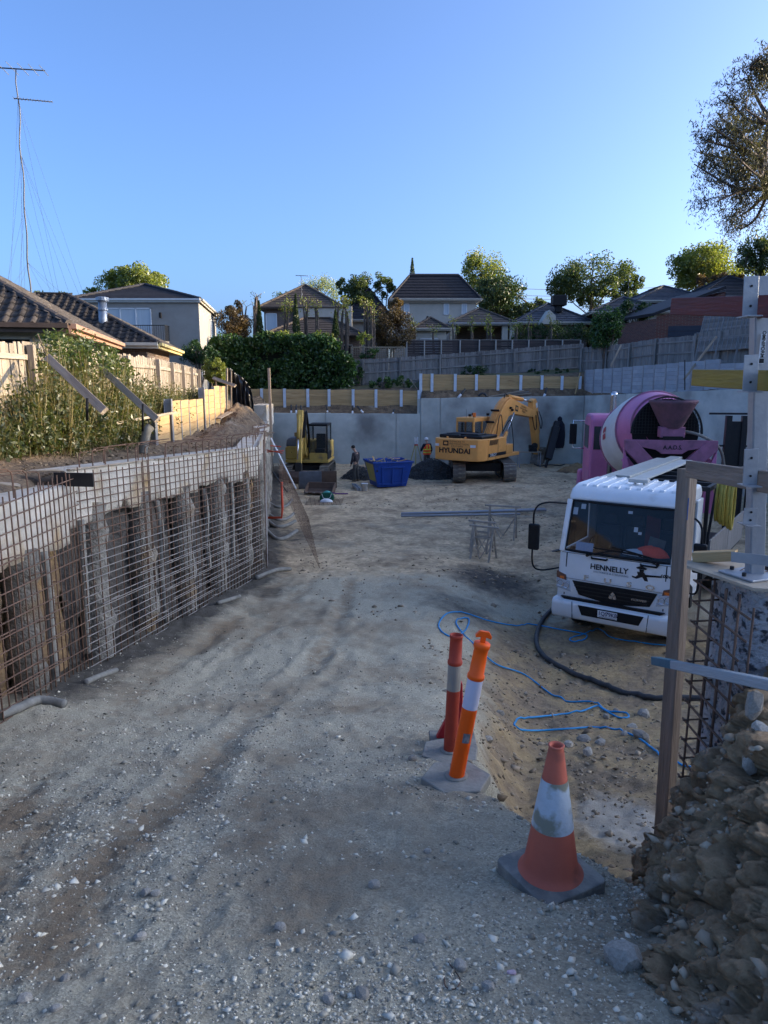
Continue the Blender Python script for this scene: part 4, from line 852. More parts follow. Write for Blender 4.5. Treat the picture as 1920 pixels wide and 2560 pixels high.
def tile_plane(parent, O, U, V, poly, mode, mat, tu=.30, tv=.33, cap=300, name='tile'):
    """poly counterclockwise in (u,v)"""
    N_ = U.cross(V); cells = []; um = max(p[0] for p in poly); vm = max(p[1] for p in poly)
    for j in range(int(vm/tv)+1):
        for i in range(int(um/tu)+1):
            if inpoly(((i+.5)*tu, (j+.45)*tv), poly): cells.append((i, j))
    B = Matrix((U, V, N_)).transposed()
    if mode == 'course':
        Vs = []; Fs = []
        for j in range(int(vm/tv)+1):
            v0 = j*tv; v1 = v0+tv; vc = min(vm-.01, v0+.1)
            xs = [i*.05 for i in range(int(um/.05)+1) if inpoly((i*.05, vc), poly)]
            if len(xs) < 2: continue
            b_ = len(Vs)
            for u_ in (xs[0], xs[-1]):
                for v_, h in ((v0, .005), (v0, .05), (v1+.02, .012)): Vs.append(O+B @ Vector((u_, v_, h)))
            Fs += [(b_, b_+3, b_+4, b_+1), (b_+1, b_+4, b_+5, b_+2), (b_, b_+1, b_+2), (b_+3, b_+5, b_+4)]
        mb = MB(); mb.add(Vs, Fs); o = mb.build('tile_courses', mat, parent, True); o['kind'] = 'stuff'; return
    base = TV*np.array([tu, tv, 1])
    def place(cs, nm):
        off = np.array([((i+.5)*tu, j*tv, .03) for i, j in cs]); P = base[None]+off[:, None, :]; P = P @ np.array(B).T+np.array(O)
        F = (TF[None]+len(TV)*np.arange(len(cs))[:, None, None]).reshape(-1, 4); o = link(nm, npmesh(nm, P.reshape(-1, 3), F, mat), parent, True); o['kind'] = 'stuff'
    if mode == 'stuff': place(cells, 'tiles'); return
    cx = np.array([np.array(O+B @ Vector((i*tu, j*tv, 0))) for i, j in cells]); vis = cx[:, 1]-6.0*(cx[:, 0] < -.56*cx[:, 1])*-1
    od = np.argsort(vis)[:cap]; rest = np.argsort(vis)[cap:]
    me = npmesh('tile', base, TF, mat)
    for q in od:
        i, j = cells[q]; Mx = B.to_4x4(); Mx.translation = O+B @ Vector(((i+.5)*tu, j*tv, .03)); link('tile', me, parent, True, Mx @ Matrix.Rotation(random.uniform(-.02, .02), 4, 'Z'))
    if len(rest): place([cells[q] for q in rest], 'tiles')
def house(name, label, corner, a1, a2, L1, L2, ze, tan, zg, wall, roof, planes, fas=(GUT, GUT, GUT, GUT), inset=None, over=.5, windows=(), tu=.30, tv=.33, ridge=True, soff=GUT, walls=True):
    c = Vector((corner[0], corner[1], ze)); a1 = Vector((*a1, 0)).normalized(); a2 = Vector((*a2, 0)).normalized(); root = thing(name, label, 'house', (c.x, c.y, zg))
    T = inset if inset else min(L1, L2)/2; Z = Vector((0, 0, 1)); rz = T*tan
    C = [c, c+a1*L1, c+a1*L1+a2*L2, c+a2*L2]; Rr = [c+a1*T+a2*T+Z*rz, c+a1*(L1-T)+a2*T+Z*rz, c+a1*(L1-T)+a2*(L2-T)+Z*rz, c+a1*T+a2*(L2-T)+Z*rz]
    mb = MB(); mb.add(C+Rr, [(0, 1, 5, 4), (1, 2, 6, 5), (2, 3, 7, 6), (3, 0, 4, 7), (4, 5, 6, 7)]); ro = mb.build('roof', roof, root, True)
    if walls:
        wl = MB(); p = [c+a1*over+a2*over, c+a1*(L1-over)+a2*over, c+a1*(L1-over)+a2*(L2-over), c+a1*over+a2*(L2-over)]
        vs = [q-Z*(ze-zg) for q in p]+[q-Z*.02 for q in p]; wl.add(vs, [(0, 1, 5, 4), (1, 2, 6, 5), (2, 3, 7, 6), (3, 0, 4, 7)]); wo_ = wl.build('wall', wall, root, True)
        sf = MB(); vs = [q-Z*.04 for q in C]; sf.add(vs, [(0, 1, 2, 3)]); sf.build('soffit', soff, root, True)
    sl = math.sqrt(1+tan*tan)
    ED = [(C[0], a1, a2, L1), (C[1], a2, -a1, L2), (C[2], -a1, -a2, L1), (C[3], -a2, a1, L2)]
    for k, (O, e, inn, L) in enumerate(ED):
        if fas[k] is not None: plank('fascia', O-Z*.07-inn*.02, O+e*L-Z*.07-inn*.02, .05, .17, fas[k], root); plank('gutter', O+Z*.0-inn*.10, O+e*L-inn*.10+Z*.0, .12, .11, fas[k], root)
        md = planes.get(k)
        if md:
            V = (inn+Z*tan).normalized(); U = e
            if U.cross(V).z < 0: O = O+e*L; U = -e
            tile_plane(ro, O, U, V, [(0, 0), (L, 0), (L-T, T*sl), (T, T*sl)], md, roof, tu, tv)
    if ridge:
        for a, b in zip(C, Rr):
            mb = MB(); n = max(3, int((b-a).length/.42)); 
            for i in range(n): mb.tube([a.lerp(b, i/n)+Z*.055, a.lerp(b, (i+1.02)/n)+Z*.04], .10, 8)
            o = mb.build('hip_cap', roof, ro, True)
        for i0, i1 in ((0, 1), (1, 2), (2, 3), (3, 0)):
            if (Rr[i0]-Rr[i1]).length > .2: MB().tube([Rr[i0]+Z*.04, Rr[i1]+Z*.04], .10, 8).build('ridge_cap', roof, ro, True)
    for (k, s0, s1, z0, z1, kind) in windows:
        O, e, inn, L = ED[k]; q = O+inn*over; n = -inn; q.z = 0
        pane = {'glass': GLASS, 'blind': BLIND, 'dark': DARKIN}[kind.split('_')[0]]; fm = WHITEP if 'w' in kind.split('_')[1:] else GUT
        fr_ = MB(); w = .06
        for sa, sb, za_, zb_ in ((s0, s1, z1-w, z1), (s0, s1, z0, z0+w), (s0, s0+w, z0, z1), (s1-w, s1, z0, z1)): 
            A_ = q+e*((sa+sb)/2)+n*.02+Z*((za_+zb_)/2); fr_.box(A_, (sb-sa, .09, zb_-za_), Matrix((e, e.cross(Z)*-1, Z)).transposed())
        if 'm' in kind.split('_')[1:]:
            for f in (1/3, 2/3): fr_.box(q+e*lerp(s0, s1, f)+n*.02+Z*((z0+z1)/2), (w, .09, z1-z0), Matrix((e, e.cross(Z)*-1, Z)).transposed())
        wn = fr_.build('window', fm, root, True); pm_ = MB(); pm_.box(q+e*((s0+s1)/2)+n*.012+Z*((z0+z1)/2), (s1-s0-w, .02, z1-z0-w), Matrix((e, e.cross(Z)*-1, Z)).transposed()); pm_.build('pane', pane, wn, True)
    return root
# nearest house on the left, brown tiles
ax1, ax2 = (-.974, -.227), (-.227, .974)
hE = house('tiled_house', 'nearest house on the left with brown tiled hip roof above the fence', (-7.3, 17.0), ax1, ax2, 13, 9.4, 6.23, .585, 3.9, RENDL, TILE, {0: 'obj', 3: 'stuff'}, (BRN, BRN, BRN, SUNGUT), windows=((0, .9, 2.6, 4.9, 6.0, 'dark'), (0, 3.4, 4.6, 4.9, 6.0, 'dark'), (3, 1, 3, 4.8, 5.9, 'dark')), soff=CREAM)
# second low house behind it
hD = house('tiled_house', 'low house with dark tiled hip roof and steel flue, second on the left', (-8.35, 27.0), (-.985, -.17), (-.17, .985), 9.2, 8, 6.3, .52, 3.9, BRICKB, TILE, {0: 'stuff', 3: 'stuff'}, (GUT, GUT, GUT, M('yellow_cream_fascia', (.62, .50, .22), (.55, .44, .19), 4, .6, .1)), windows=((0, 1.0, 2.2, 4.8, 5.9, 'dark_w'), (3, 2, 3.6, 4.7, 5.8, 'dark')), soff=CREAM)  # right eave painted yellow to stand for sunlight on the fascia
fl = thing('steel_flue', 'round steel chimney flue on the low tiled roof', 'chimney', at(257, 830, 28.2)); a = at(257, 828, 28.2); b = at(256, 752, 28.2)
MB().tube([a-Vector((0, 0, .5)), b], .16, 14).build('pipe', GALV, fl, True, smooth=True); MB().lathe([(.18, 0), (.24, .02), (.24, .14), (.18, .16)], 14, Matrix.Translation(b-Vector((0, 0, .02)))).build('cowl', GALV, fl, True); MB().lathe([(.19, -.35), (.19, -.30)], 14, Matrix.Translation(b)).build('collar', GALV, fl, True)
# two-storey rendered house
hC = house('rendered_house', 'two storey grey rendered house with hip roof on the left', (-10.45, 42), (-1, 0), (-.13, .99), 7.6, 10, 9.5, .33, 4.0, REND, TILED, {0: 'course', 3: 'course'}, (M('white_fascia', (.6, .62, .62), (.5, .52, .52), 4, .5, .05),)*3+(GUT,), over=.12, windows=((0, 2.85, 5.5, 7.0, 9.05, 'blind_w_m'), (3, 3.0, 4.2, 6.6, 8.9, 'blind_w'), (3, 1.6, 2.3, 6.8, 8.9, 'dark_w')), soff=GUT)
Z = Vector((0, 0, 1)); bal = MB()
zb_ = zz(350, 852, 41.3)
for px in np.arange(300, 411, 5.6): bal.tube([(at(px, 800, 41.3).x, 41.3, zb_), (at(px, 800, 41.3).x, 41.3, zb_+.85)], .012, 5)
for h in (0, .85): bal.tube([(at(300, 800, 41.3).x, 41.3, zb_+h), (at(411, 800, 41.3).x, 41.3, zb_+h), (at(411, 800, 41.3).x, 42.1, zb_+h)], .025, 6)
for yy_ in np.arange(41.3, 42.1, .11): bal.tube([(at(411, 800, 41.3).x, yy_, zb_), (at(411, 800, 41.3).x, yy_, zb_+.85)], .012, 5)
bal.build('balcony_rail', BLK, hC, True)
bs = MB(); bs.box2((at(300, 800, 41.3).x, 41.25, zb_-.12), (at(411, 800, 41.3).x, 42.2, zb_)); bs.build('balcony_slab', REND, hC, True)
lp = at(400, 788, 41.85); MB().box((lp.x, 41.9, lp.z), (.14, .14, .32)).build('wall_lamp', BLK, hC, True, bevel=.02)
# brown brick house in the middle
hA = house('brick_house', 'brown brick house with striped hip roof behind pollarded trees', (1.0*at(862, 765, 60).x, 58), (-1, 0), (0, 1), at(862, 765, 58).x-at(650, 765, 58).x, 8.0, zz(760, 768, 58), .62, 6.0, BRICKB, TILEN, {0: 'course'}, (BRN,)*4, windows=((0, 5.3, 6.2, 8.4, 10.2, 'blind_w'), (0, 1.6, 2.8, 8.2, 10.4, 'dark')), over=.35)
w_ = MB(); p0 = at(735, 820, 57.9); p1 = at(880, 820, 57.9); w_.box2((p0.x, 57.95, 7), (p1.x, 58.3, zz(800, 765, 58))); w_.build('rendered_wing', RENDL, hA, True)
house('tiled_lean_to', 'lower brown tiled roof in front of the brown brick house', (at(915, 840, 54).x, 54), (-1, 0), (0, 1), at(915, 840, 54).x-at(655, 840, 54).x, 5.6, zz(790, 838, 54), .50, 6.2, BRICKB, TILEN, {0: 'course', 3: 'course'}, (BRN,)*4, windows=((0, 1.0, 4.0, 6.6, 7.6, 'dark'),))
# grey mansard house
xl, xr = at(974, 745, 62).x, at(1203, 745, 62).x
hB = house('mansard_house', 'tall cream rendered house with steep dark roof and three small windows', (xr, 62), (-1, 0), (0, 1), xr-xl, 7.5, zz(1100, 748, 62), 1.22, 6.0, RENDL, TILED, {0: 'course'}, (GUT,)*4, inset=1.72, over=.38, windows=[(0, xr-at(px+14, 770, 62).x, xr-at(px, 770, 62).x, zz(1050, 786, 62), zz(1050, 758, 62), 'blind_w') for px in (1010, 1110, 1155)])
co = MB(); co.box2((xl+.2, 62.15, zz(1100, 756, 62)), (xr-.2, 62.35, zz(1100, 749, 62))); co.build('cornice', GUT, hB, True)
house('mansard_wing', 'dark roofed side wing left of the tall cream house', (at(985, 800, 64).x, 64), (-1, 0), (0, 1), 4.5, 8, zz(950, 800, 64), 1.3, 6, RENDL, TILED, {0: 'course'}, (GUT,)*4, inset=2.2)
# pergola and pavilion roofs
hP = house('pavilion', 'open pavilion with brown tiled hip roof before the tall cream house', (at(1292, 808, 56).x, 56), (-1, 0), (0, 1), at(1292, 808, 56).x-at(1122, 808, 56).x, 5.4, zz(1200, 808, 56), .5, 6.2, RENDL, TILEN, {0: 'course', 3: 'course'}, (M('fascia_grey', (.36, .35, .34), (.3, .29, .28), 3, .6, .1),)*4, walls=False)
for px in (1262, 1281, 1132): 
    x = at(px, 830, 56.3).x; MB().box2((x-.22, 56.2, 6), (x+.22, 56.6, zz(1200, 809, 56))).build('column', RENDL, hP, True, bevel=.01)
MB().box2((at(1135, 830, 59).x, 59, 6), (at(1285, 830, 59).x, 59.2, zz(1200, 809, 56))).build('back_wall', BRICKB, hP, True)
MB().box2((at(1125, 810, 56).x, 56.1, zz(1200, 811, 56)), (at(1290, 810, 56).x, 61.2, zz(1200, 809, 56))).build('ceiling', GUT, hP, True)
hL = house('garden_room', 'low cream garden room with brown roof left of the pavilion', (at(1127, 820, 55).x, 55), (-1, 0), (0, 1), at(1127, 820, 55).x-at(1030, 820, 55).x, 4.4, zz(1080, 822, 55), .62, 6.2, RENDL, TILEN, {0: 'course', 3: 'course'}, (GUT,)*4, windows=((0, .9, 2.3, 6.9, 8.1, 'blind_w'),), over=.3)
# right hand houses
hR1 = house('tiled_house', 'blue grey tiled house with roof box, right of the pavilion', (at(1490, 800, 57).x, 57), (-1, 0), (0, 1), at(1490, 800, 57).x-at(1290, 800, 57).x, 8, zz(1400, 806, 57), .55, 6.4, BRICKB, TILEB, {0: 'course', 3: 'course', 1: 'course'}, (GUT,)*4)
bx = MB(); c = at(1397, 752, 58.5); bx.box((c.x, 58.5, c.z), (1.1, 1.0, .8)); bx.box((c.x, 58.5, c.z-.6), (.5, .6, .6)); bx.build('roof_cooler', BLK, hR1, True, bevel=.06)
ga = MB(); c0, c1, c2_ = at(1355, 790, 55.6), at(1388, 790, 55.6), at(1373, 775, 55.6); ga.prism([(c0.x, c0.z-.6), (c1.x, c1.z-.6), (c1.x, c1.z), (c2_.x, c2_.z), (c0.x, c0.z-.4)], 55.4, 57, lambda u, v, d: (u, d, v)); ga.build('gable', GUT, hR1, True)
hR2 = house('tiled_house', 'grey tiled house with cream gutter behind the ivy shrub', (at(1665, 770, 56).x, 55), (-1, .1), (.1, 1), at(1665, 770, 55).x-at(1468, 790, 55).x, 8, zz(1560, 778, 55), .45, 6.4, RENDL, TILEB, {0: 'course', 3: 'course', 1: 'course'}, (GUT,)*4)
hR3 = house('tiled_house', 'grey tiled roof rising behind the brick garage', (at(1800, 760, 60).x, 60), (-1, 0), (0, 1), at(1800, 760, 60).x-at(1590, 760, 60).x, 10, zz(1700, 752, 60), .45, 6.4, BRICK, TILEB, {0: 'course', 3: 'course'}, (GUT,)*4)
gA = at(1637, 850, 47); gB = at(1545, 850, 52); gC = at(1765, 850, 46); gz_ = zz(1637, 792, 47)
gr = thing('brick_garage', 'red brick garage with dark door above the right fence', 'garage', (gA.x, 47, 6)); wl = MB()
d1 = (Vector((gB.x, gB.y, 0))-Vector((gA.x, 47, 0))); d2 = Vector((gC.x, gC.y, 0))-Vector((gA.x, 47, 0)); a0 = Vector((gA.x, 47, 5.5))
def wq(p, d, z0, z1): wl.add([p+Z*(z0-p.z), p+d+Z*(z0-p.z), p+d+Z*(z1-p.z), p+Z*(z1-p.z)], [(0, 1, 2, 3)])
wq(a0, d1, 5.5, gz_-.1); zt = zz(1700, 770, 46.5); wl.add([a0, a0+d2, a0+d2*1.3+Z*(zt+.9-5.5), a0+d2*.5+Z*(zt-.1-5.5), a0+Z*(gz_-5.5)], [(0, 1, 2, 3, 4)]); wq(a0+d2*1.3, d1, 5.5, zt+.9); wl.build('wall', BRICK, gr, True)
dr = MB(); p = a0+d2*.25; nn_ = Vector((d2.y, -d2.x, 0)).normalized(); dn = d2.normalized()
for k in range(6): dr.box(p+dn*1.6+nn_*.03+Z*(zz(1690, 815, 46.6)-5.5-.16-.33*k), (3.2, .05, .315), Matrix((dn, -nn_, Z)).transposed())
dr.build('garage_door', M('dark_blue_door', (.035, .042, .06), (.028, .033, .05), 3, .5, .05), gr, True)
rf = MB(); e0 = a0+Z*(gz_+.05-5.5)-d2*.05; rf.add([e0+nn_*.25, e0+d1-dn*.2, e0+d1+d2*1.3+Z*(zt+1.0-gz_), e0+d2*1.35+nn_*.25+Z*(zt+1.0-gz_)], [(0, 1, 2, 3)]); o = rf.build('roof', TILED, gr, True); sm = o.modifiers.new('s', 'SOLIDIFY'); sm.thickness = .18
# unseen townhouse row added along the right boundary to shade the pit
house('added_shade_row', 'long rendered townhouse row added beyond the right boundary, outside the picture, to cast shade', (50, -6), (-1, 0), (0, 1), 10, 50, 13.1, .28, 5.2, RENDL, TILEB, {}, (GUT,)*4, windows=[(3, 50-k*5-3.5, 50-k*5-1.5, z_, z_+1.4, 'glass_w') for k in range(9) for z_ in (6.2, 9.0)])
house('tiled_house', 'dark tiled house behind the red guard board', (at(2010, 740, 56).x, 56), (-1, 0), (0, 1), at(2010, 740, 56).x-at(1745, 740, 56).x, 8, zz(1850, 742, 56), .5, 6.4, BRICK, TILED, {0: 'course', 3: 'course'}, (GUT,)*4)
# ================================================================ aerials, mast and wires
def aerial(label, base, H, booms, guys=(), r=.028, tilt=(0, 0)):
    root = thing('aerial_mast', label, 'aerial', base); b = Vector(base); top = b+Vector((tilt[0], tilt[1], H)); N_ = 24
    MB().tube([b.lerp(top, i/N_)+Vector((.03*math.sin(i*1.3), .03*math.cos(i*.9), 0))*(0 < i < N_) for i in range(N_+1)], [lerp(r*1.25, r*.8, i/N_) for i in range(N_+1)], 8)  .build('mast', M('mast_steel', (.13, .135, .145), (.10, .10, .11), 6, .6, 0, metal=.2), root, True, smooth=True)
    for f, L0, L1, n, el, ang, rr in booms:
        p = b.lerp(top, f); d = Vector((math.cos(ang), math.sin(ang), -.02)); q = Vector((-d.y, d.x, .0))
        bo_ = bar('boom', p+d*L0, p+d*L1, rr*1.9, DKPVC, root)
        for k in range(n):
            c = p+d*lerp(L0, L1, (k+.1)/(n-.8)); e_ = el*(1-.35*k/n); MB().tube([c-q*e_, c+q*e_], rr, 5).build('element', GALV, bo_, True)
    for f, tgt in guys: bar('guy_wire', b.lerp(top, f), tgt, .0032, DKPVC, root, 4)
    return root
mb_ = at(72, 745, 24); mt = at(40, 172, 24); base = (mb_.x, 24, 5.5); gy = []
for f in (.36, .55, .72, .9):
    for px in (0, 40, 110, 150, 175): 
        if random.random() < .85: gy.append((f, at(px-30+60*f if px < 60 else px+50*f, 770, 27 if px % 20 else 22)))
aerial('tall guyed steel mast with two television aerials on the left', base, mt.z-5.5, [(1.0, -.75, .85, 6, .55, .1, .010), (.905, -.12, 1.0, 12, .14, .2, .008)], gy, r=.022, tilt=(mt.x-mb_.x, 0))
ap = at(754, 735, 59); aerial('small television aerial on the brown brick house', (ap.x, 59, ap.z-.5), 1.9, [(1.0, -.45, .55, 6, .22, .1, .012)], r=.025)
ap = at(1570, 735, 55); aerial('thin whip aerial on the grey tiled house', (ap.x, 55, ap.z-.3), 1.8, [], r=.02)
# power lines
for i_, (ya, yb) in enumerate(((738, 730), (746, 740), (721, 716))):
    a = at(1270, ya, 90); b = at(1720, yb+(-6), 120); o = MB().tube(spline([a, a.lerp(b, .5)-Vector((0, 0, .6)), b], 8), .03, 5).build('power_line', DKPVC); tag(o, ['middle', 'lowest', 'highest'][i_]+' power line beyond the right hand roofs', 'power line')
pl = thing('power_pole', 'grey power pole among the trees behind the tiled roofs', 'pole', (at(1480, 750, 85).x, 85, 6)); MB().tube([(at(1480, 750, 85).x, 85, 5.5), (at(1480, 715, 85).x, 85, zz(1480, 712, 85))], .16, 8).build('shaft', PALG, pl, True, smooth=True); bar('crossarm', (at(1480, 718, 85).x-.9, 85, zz(1480, 718, 85)), (at(1480, 718, 85).x+.9, 85, zz(1480, 718, 85)), .07, PALG, pl)
# ================================================================ trees and hedges
def T(px, py, Y): return tuple(at(px, py, Y))
def R(px, Y): return px/FPX*Y
SPR = .23
def big(name, label, px, pyc, Y, rxp, ryp, leaf, mat, m, k=26, zb=5.5, tr=.22, extra=(), **kw):
    c = at(px, pyc, Y); rx, rz = R(rxp, Y), R(ryp, Y); bl = [(tuple(c), (rx, rx*.8, rz), k, m)]
    for (qx, qy, a, b, kk, mm) in extra: bl.append((T(qx, qy, Y+random.uniform(-1, 1)), (R(a, Y), R(a, Y)*.8, R(b, Y)), kk, mm))
    return tree(name, label, (c.x, Y, zb), (c.x+random.uniform(-.3, .3), Y, c.z+rz*.1), [(a, b, int(kk*1.9), int(mm*2.3)) for a, b, kk, mm in bl], leaf*.66, mat, tr, **kw)
big('leafy_tree', 'bright yellow green tree above the two storey grey house', 335, 712, 60, 78, 42, .17, LF_YEL, 5200, 30, zb=4.2, extra=((245, 745, 30, 22, 8, 900), (430, 748, 30, 14, 6, 500)))
big('leafy_tree', 'thin leafy tree between the mast and the flue', 125, 755, 44, 50, 22, .12, LF_MID, 1300, 18, zb=4, tr=.12, extra=((70, 752, 25, 14, 6, 300), (190, 752, 25, 12, 6, 300)), spread=.3)
big('leafy_tree', 'pale spring tree behind the brown brick roof', 800, 725, 75, 55, 30, .12, LF_PALE, 1500, 26, tr=.14, spread=.28, extra=((720, 745, 40, 15, 10, 500), ))
big('leafy_tree', 'mid green tree between brown and cream houses', 905, 745, 66, 42, 48, .15, LF_MID, 3400, 26, tr=.2, extra=((960, 715, 26, 34, 10, 900), (880, 800, 30, 40, 10, 1300), (855, 720, 18, 20, 6, 350)))
big('leafy_tree', 'yellow green tree behind the tall cream house', 1205, 690, 78, 48, 48, .18, LF_YEL, 2600, 26, extra=((1235, 740, 45, 40, 12, 1500), (1180, 670, 20, 30, 8, 600)), spread=.28)
big('cedar_tree', 'dark cedar with flat layered branches right of the cream house', 1250, 730, 72, 48, 48, .17, LF_CEDAR, 3600, 30, squash=.28, spread=.45, extra=((1290, 722, 24, 8, 5, 600), (1255, 790, 60, 36, 18, 2600), (1330, 775, 45, 18, 10, 900)))
big('leafy_tree', 'small green tree behind the pavilion roof', 1340, 770, 70, 30, 22, .14, LF_MID, 1100, 14, tr=.12)
big('leafy_tree', 'large dark green tree behind the blue grey roofs', 1480, 700, 80, 95, 50, .20, LF_MID, 4600, 44, spread=.24, extra=((1400, 715, 30, 30, 8, 700), (1580, 715, 28, 32, 8, 700), (1510, 745, 80, 24, 16, 1800)))
big('leafy_tree', 'yellow green tree above the brick garage', 1765, 660, 66, 70, 48, .18, LF_YEL, 3900, 36, extra=((1715, 680, 40, 46, 14, 1900), (1860, 690, 50, 26, 10, 900)), spread=.28)
big('leafy_tree', 'bronze brown bush below the yellow green tree', 1800, 705, 62, 62, 20, .13, LF_BRN, 1700, 18, tr=.12)
big('leafy_tree', 'mid green tree at the right edge above the red board', 1905, 640, 60, 60, 42, .16, LF_MID, 3300, 30, extra=((1990, 640, 60, 60, 12, 1500),))
big('leafy_tree', 'small leafy tree over the tiled roof behind the ivy shrub', 1660, 735, 64, 34, 16, .12, LF_MID, 800, 12, tr=.1)
# bronze leaved trees and small cypress trees behind the hedge
big('bronze_tree', 'bronze leaved tree left of the pollarded trunks', 583, 815, 49.5, 44, 46, .10, LF_BRN, 4200, 30, zb=5, tr=.10, extra=((585, 770, 20, 22, 6, 700),))
big('bronze_tree', 'bronze leaved round tree before the cream house', 978, 820, 51.5, 50, 52, .10, LF_BRN, 5200, 34, zb=5, tr=.10, extra=((985, 765, 22, 20, 6, 700), (945, 845, 30, 24, 6, 700)))
def cypress(label, px, y0, y1, Y, w):
    a = at(px, y1, Y); b = at(px, y0, Y); n = 2600; t = np.random.rand(n); h = b.z-a.z; rr = w*np.clip(np.minimum(t*5, (1-t)*1.25+.06), 0, 1)*np.sqrt(np.random.rand(n))**.6; q = np.random.uniform(0, 6.28, n)
    root = thing('cypress', label, 'tree', (a.x, Y, a.z-.5)); link('crown', leafmesh('crown', np.stack([a.x+rr*np.cos(q), Y+rr*np.sin(q), a.z+h*t], 1), .075, LF_CEDAR, -.5, .35), root, True); MB().tube([(a.x, Y, a.z-.6), (a.x, Y, a.z+h*.8)], .05, 6).build('trunk', BARK, root, True)
cypress('slim cypress at the left end of the hedge', 650, 752, 850, 49.5, .27); cypress('tallest slim cypress before the brown brick house', 741, 735, 845, 49.5, .27); cypress('slim cypress right of the brown brick house', 839, 775, 850, 49.5, .25); cypress('dark columnar tree top behind the cream house ridge', 1030, 645, 760, 72, .55)
# pollarded trunks
def pollard(label, px, ytop, ybot, Y, n, leafn, spread=10, mat=LF_YEL):
    a = at(px, ybot, Y); root = thing('pollarded_tree', label, 'tree', (a.x, Y, a.z-1)); mb = MB(); tips = []
    for i in range(n):
        x = px+random.uniform(-spread, spread); t = at(x+random.uniform(-4, 4), ytop+random.uniform(0, 26), Y+random.uniform(-.3, .3)); b = at(px+(x-px)*.5, ybot, Y)
        m = b.lerp(t, .5)+Vector((random.uniform(-.1, .1), random.uniform(-.1, .1), 0)); mb.tube(spline([b-Vector((0, 0, 1)), m, t], 4), [lerp(.085, .045, k/8) for k in range(9)], 6); tips += [t, m.lerp(t, .5)]
        for _ in range(2): e = t+Vector((random.uniform(-.35, .35), random.uniform(-.2, .2), random.uniform(.1, .4))); mb.tube([t, e], .015, 4); tips.append(e)
    mb.build('trunk', BARK, root, True, smooth=True); P = np.concatenate([np.array(t)+np.random.normal(0, .13, (int(leafn*.7)//len(tips)+1, 3)) for t in tips]); link('crown', leafmesh('crown', P, .065, mat), root, True)
for px, yt, yb, n_, lf, sp, lab in ((612, 745, 850, 2, 10, 8, 'bare forked pollard at the far left of the row'), (636, 740, 845, 5, 40, 10, 'bare bundled pollard beside the bronze tree'), (705, 752, 840, 5, 420, 16, 'leafy pollard at the left corner of the brick house'), (769, 752, 835, 4, 160, 9, 'pollard right of the tallest cypress'), (788, 750, 840, 3, 120, 6, 'thin pollard at the middle of the brick house'), (850, 752, 845, 5, 320, 14, 'leafy pollard right of the brown brick house'), (868, 765, 860, 3, 260, 8, 'thin leafy pollard between two houses'), (918, 755, 860, 5, 360, 14, 'leafy pollard before the bronze round tree'), (935, 765, 860, 4, 200, 8, 'bundled pollard touching the bronze round tree')):
    pollard(lab, px, yt, yb, 50.3, n_, lf, sp)
for i_, px in enumerate((1035, 1084, 1136, 1181, 1222, 1228, 1289, 1325, 1377)):
    pollard(['first', 'second', 'third', 'fourth', 'fifth', 'sixth', 'seventh', 'eighth', 'ninth'][i_]+' short pollarded trunk from the left behind the dark slat fence', px, 805 if i_ < 7 else 800, 850, 52.2, 2, 150, 3, LF_YEL)
for i_, (px, w) in enumerate(((1305, 26), (1345, 26), (1400, 34), (1440, 30), (1480, 26))):
    big('shrub', ['leftmost', 'second', 'third', 'fourth', 'rightmost'][i_]+' dark garden shrub behind the right end of the slat fence', px, 836, 52.8, w, 26, .09, LF_DRK if i_ % 2 else LF_MID, 900, 12, zb=6.5, tr=.06, cat='shrub', ntips=6)
# big ivy hedge across the back left
def hedge(label, x0, x1, Y, z0, tops, th, n, leaf, mat, name='hedge'):
    root = thing(name, label, 'hedge', ((x0+x1)/2, Y, z0)); P = []; tx = [t[0] for t in tops]; tz = [t[1] for t in tops]
    for _ in range(150):
        x = random.uniform(x0, x1); zt = float(np.interp(x, tx, tz)); r = random.uniform(.35, .75); z = random.uniform(z0+.2, zt-r*.6) if random.random() < .7 else zt-r*random.uniform(.3, .9); y = Y-th*random.uniform(.55, 1.0); m = n//150
        u = np.random.normal(size=(m, 3)); u /= np.linalg.norm(u, axis=1)[:, None]; u *= np.random.uniform(.55, 1.05, (m, 1)); P.append(np.array((x, y, z))+u*r*np.array((1.1, .8, .8)))
    P = np.concatenate(P); P = P[(P[:, 0] > x0-.3) & (P[:, 0] < x1+.3)]; link('foliage', leafmesh('foliage', P, leaf, mat), root, True)
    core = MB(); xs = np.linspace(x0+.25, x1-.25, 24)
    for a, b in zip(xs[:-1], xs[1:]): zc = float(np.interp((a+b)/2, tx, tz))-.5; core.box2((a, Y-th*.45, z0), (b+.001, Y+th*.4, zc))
    core.build('stems', M('hedge_shade_core', (.012, .018, .008), (.008, .01, .006), 5, .95, .5), root, True); return root  # near-black filler block, not stems: the hedge's inner shade put into colour
hx = lambda px: at(px, 900, 46.8).x; hz = lambda py: zz(700, py, 46.8)
hedge('large dark ivy hedge across the back left above the pine sleepers', hx(535), hx(880), 46.8, hz(978), [(hx(530), hz(862)), (hx(560), hz(845)), (hx(620), hz(848)), (hx(680), hz(836)), (hx(730), hz(842)), (hx(780), hz(838)), (hx(830), hz(852)), (hx(860), hz(885)), (hx(884), hz(930))], .8, 24000, .115, LF_HEDGE)
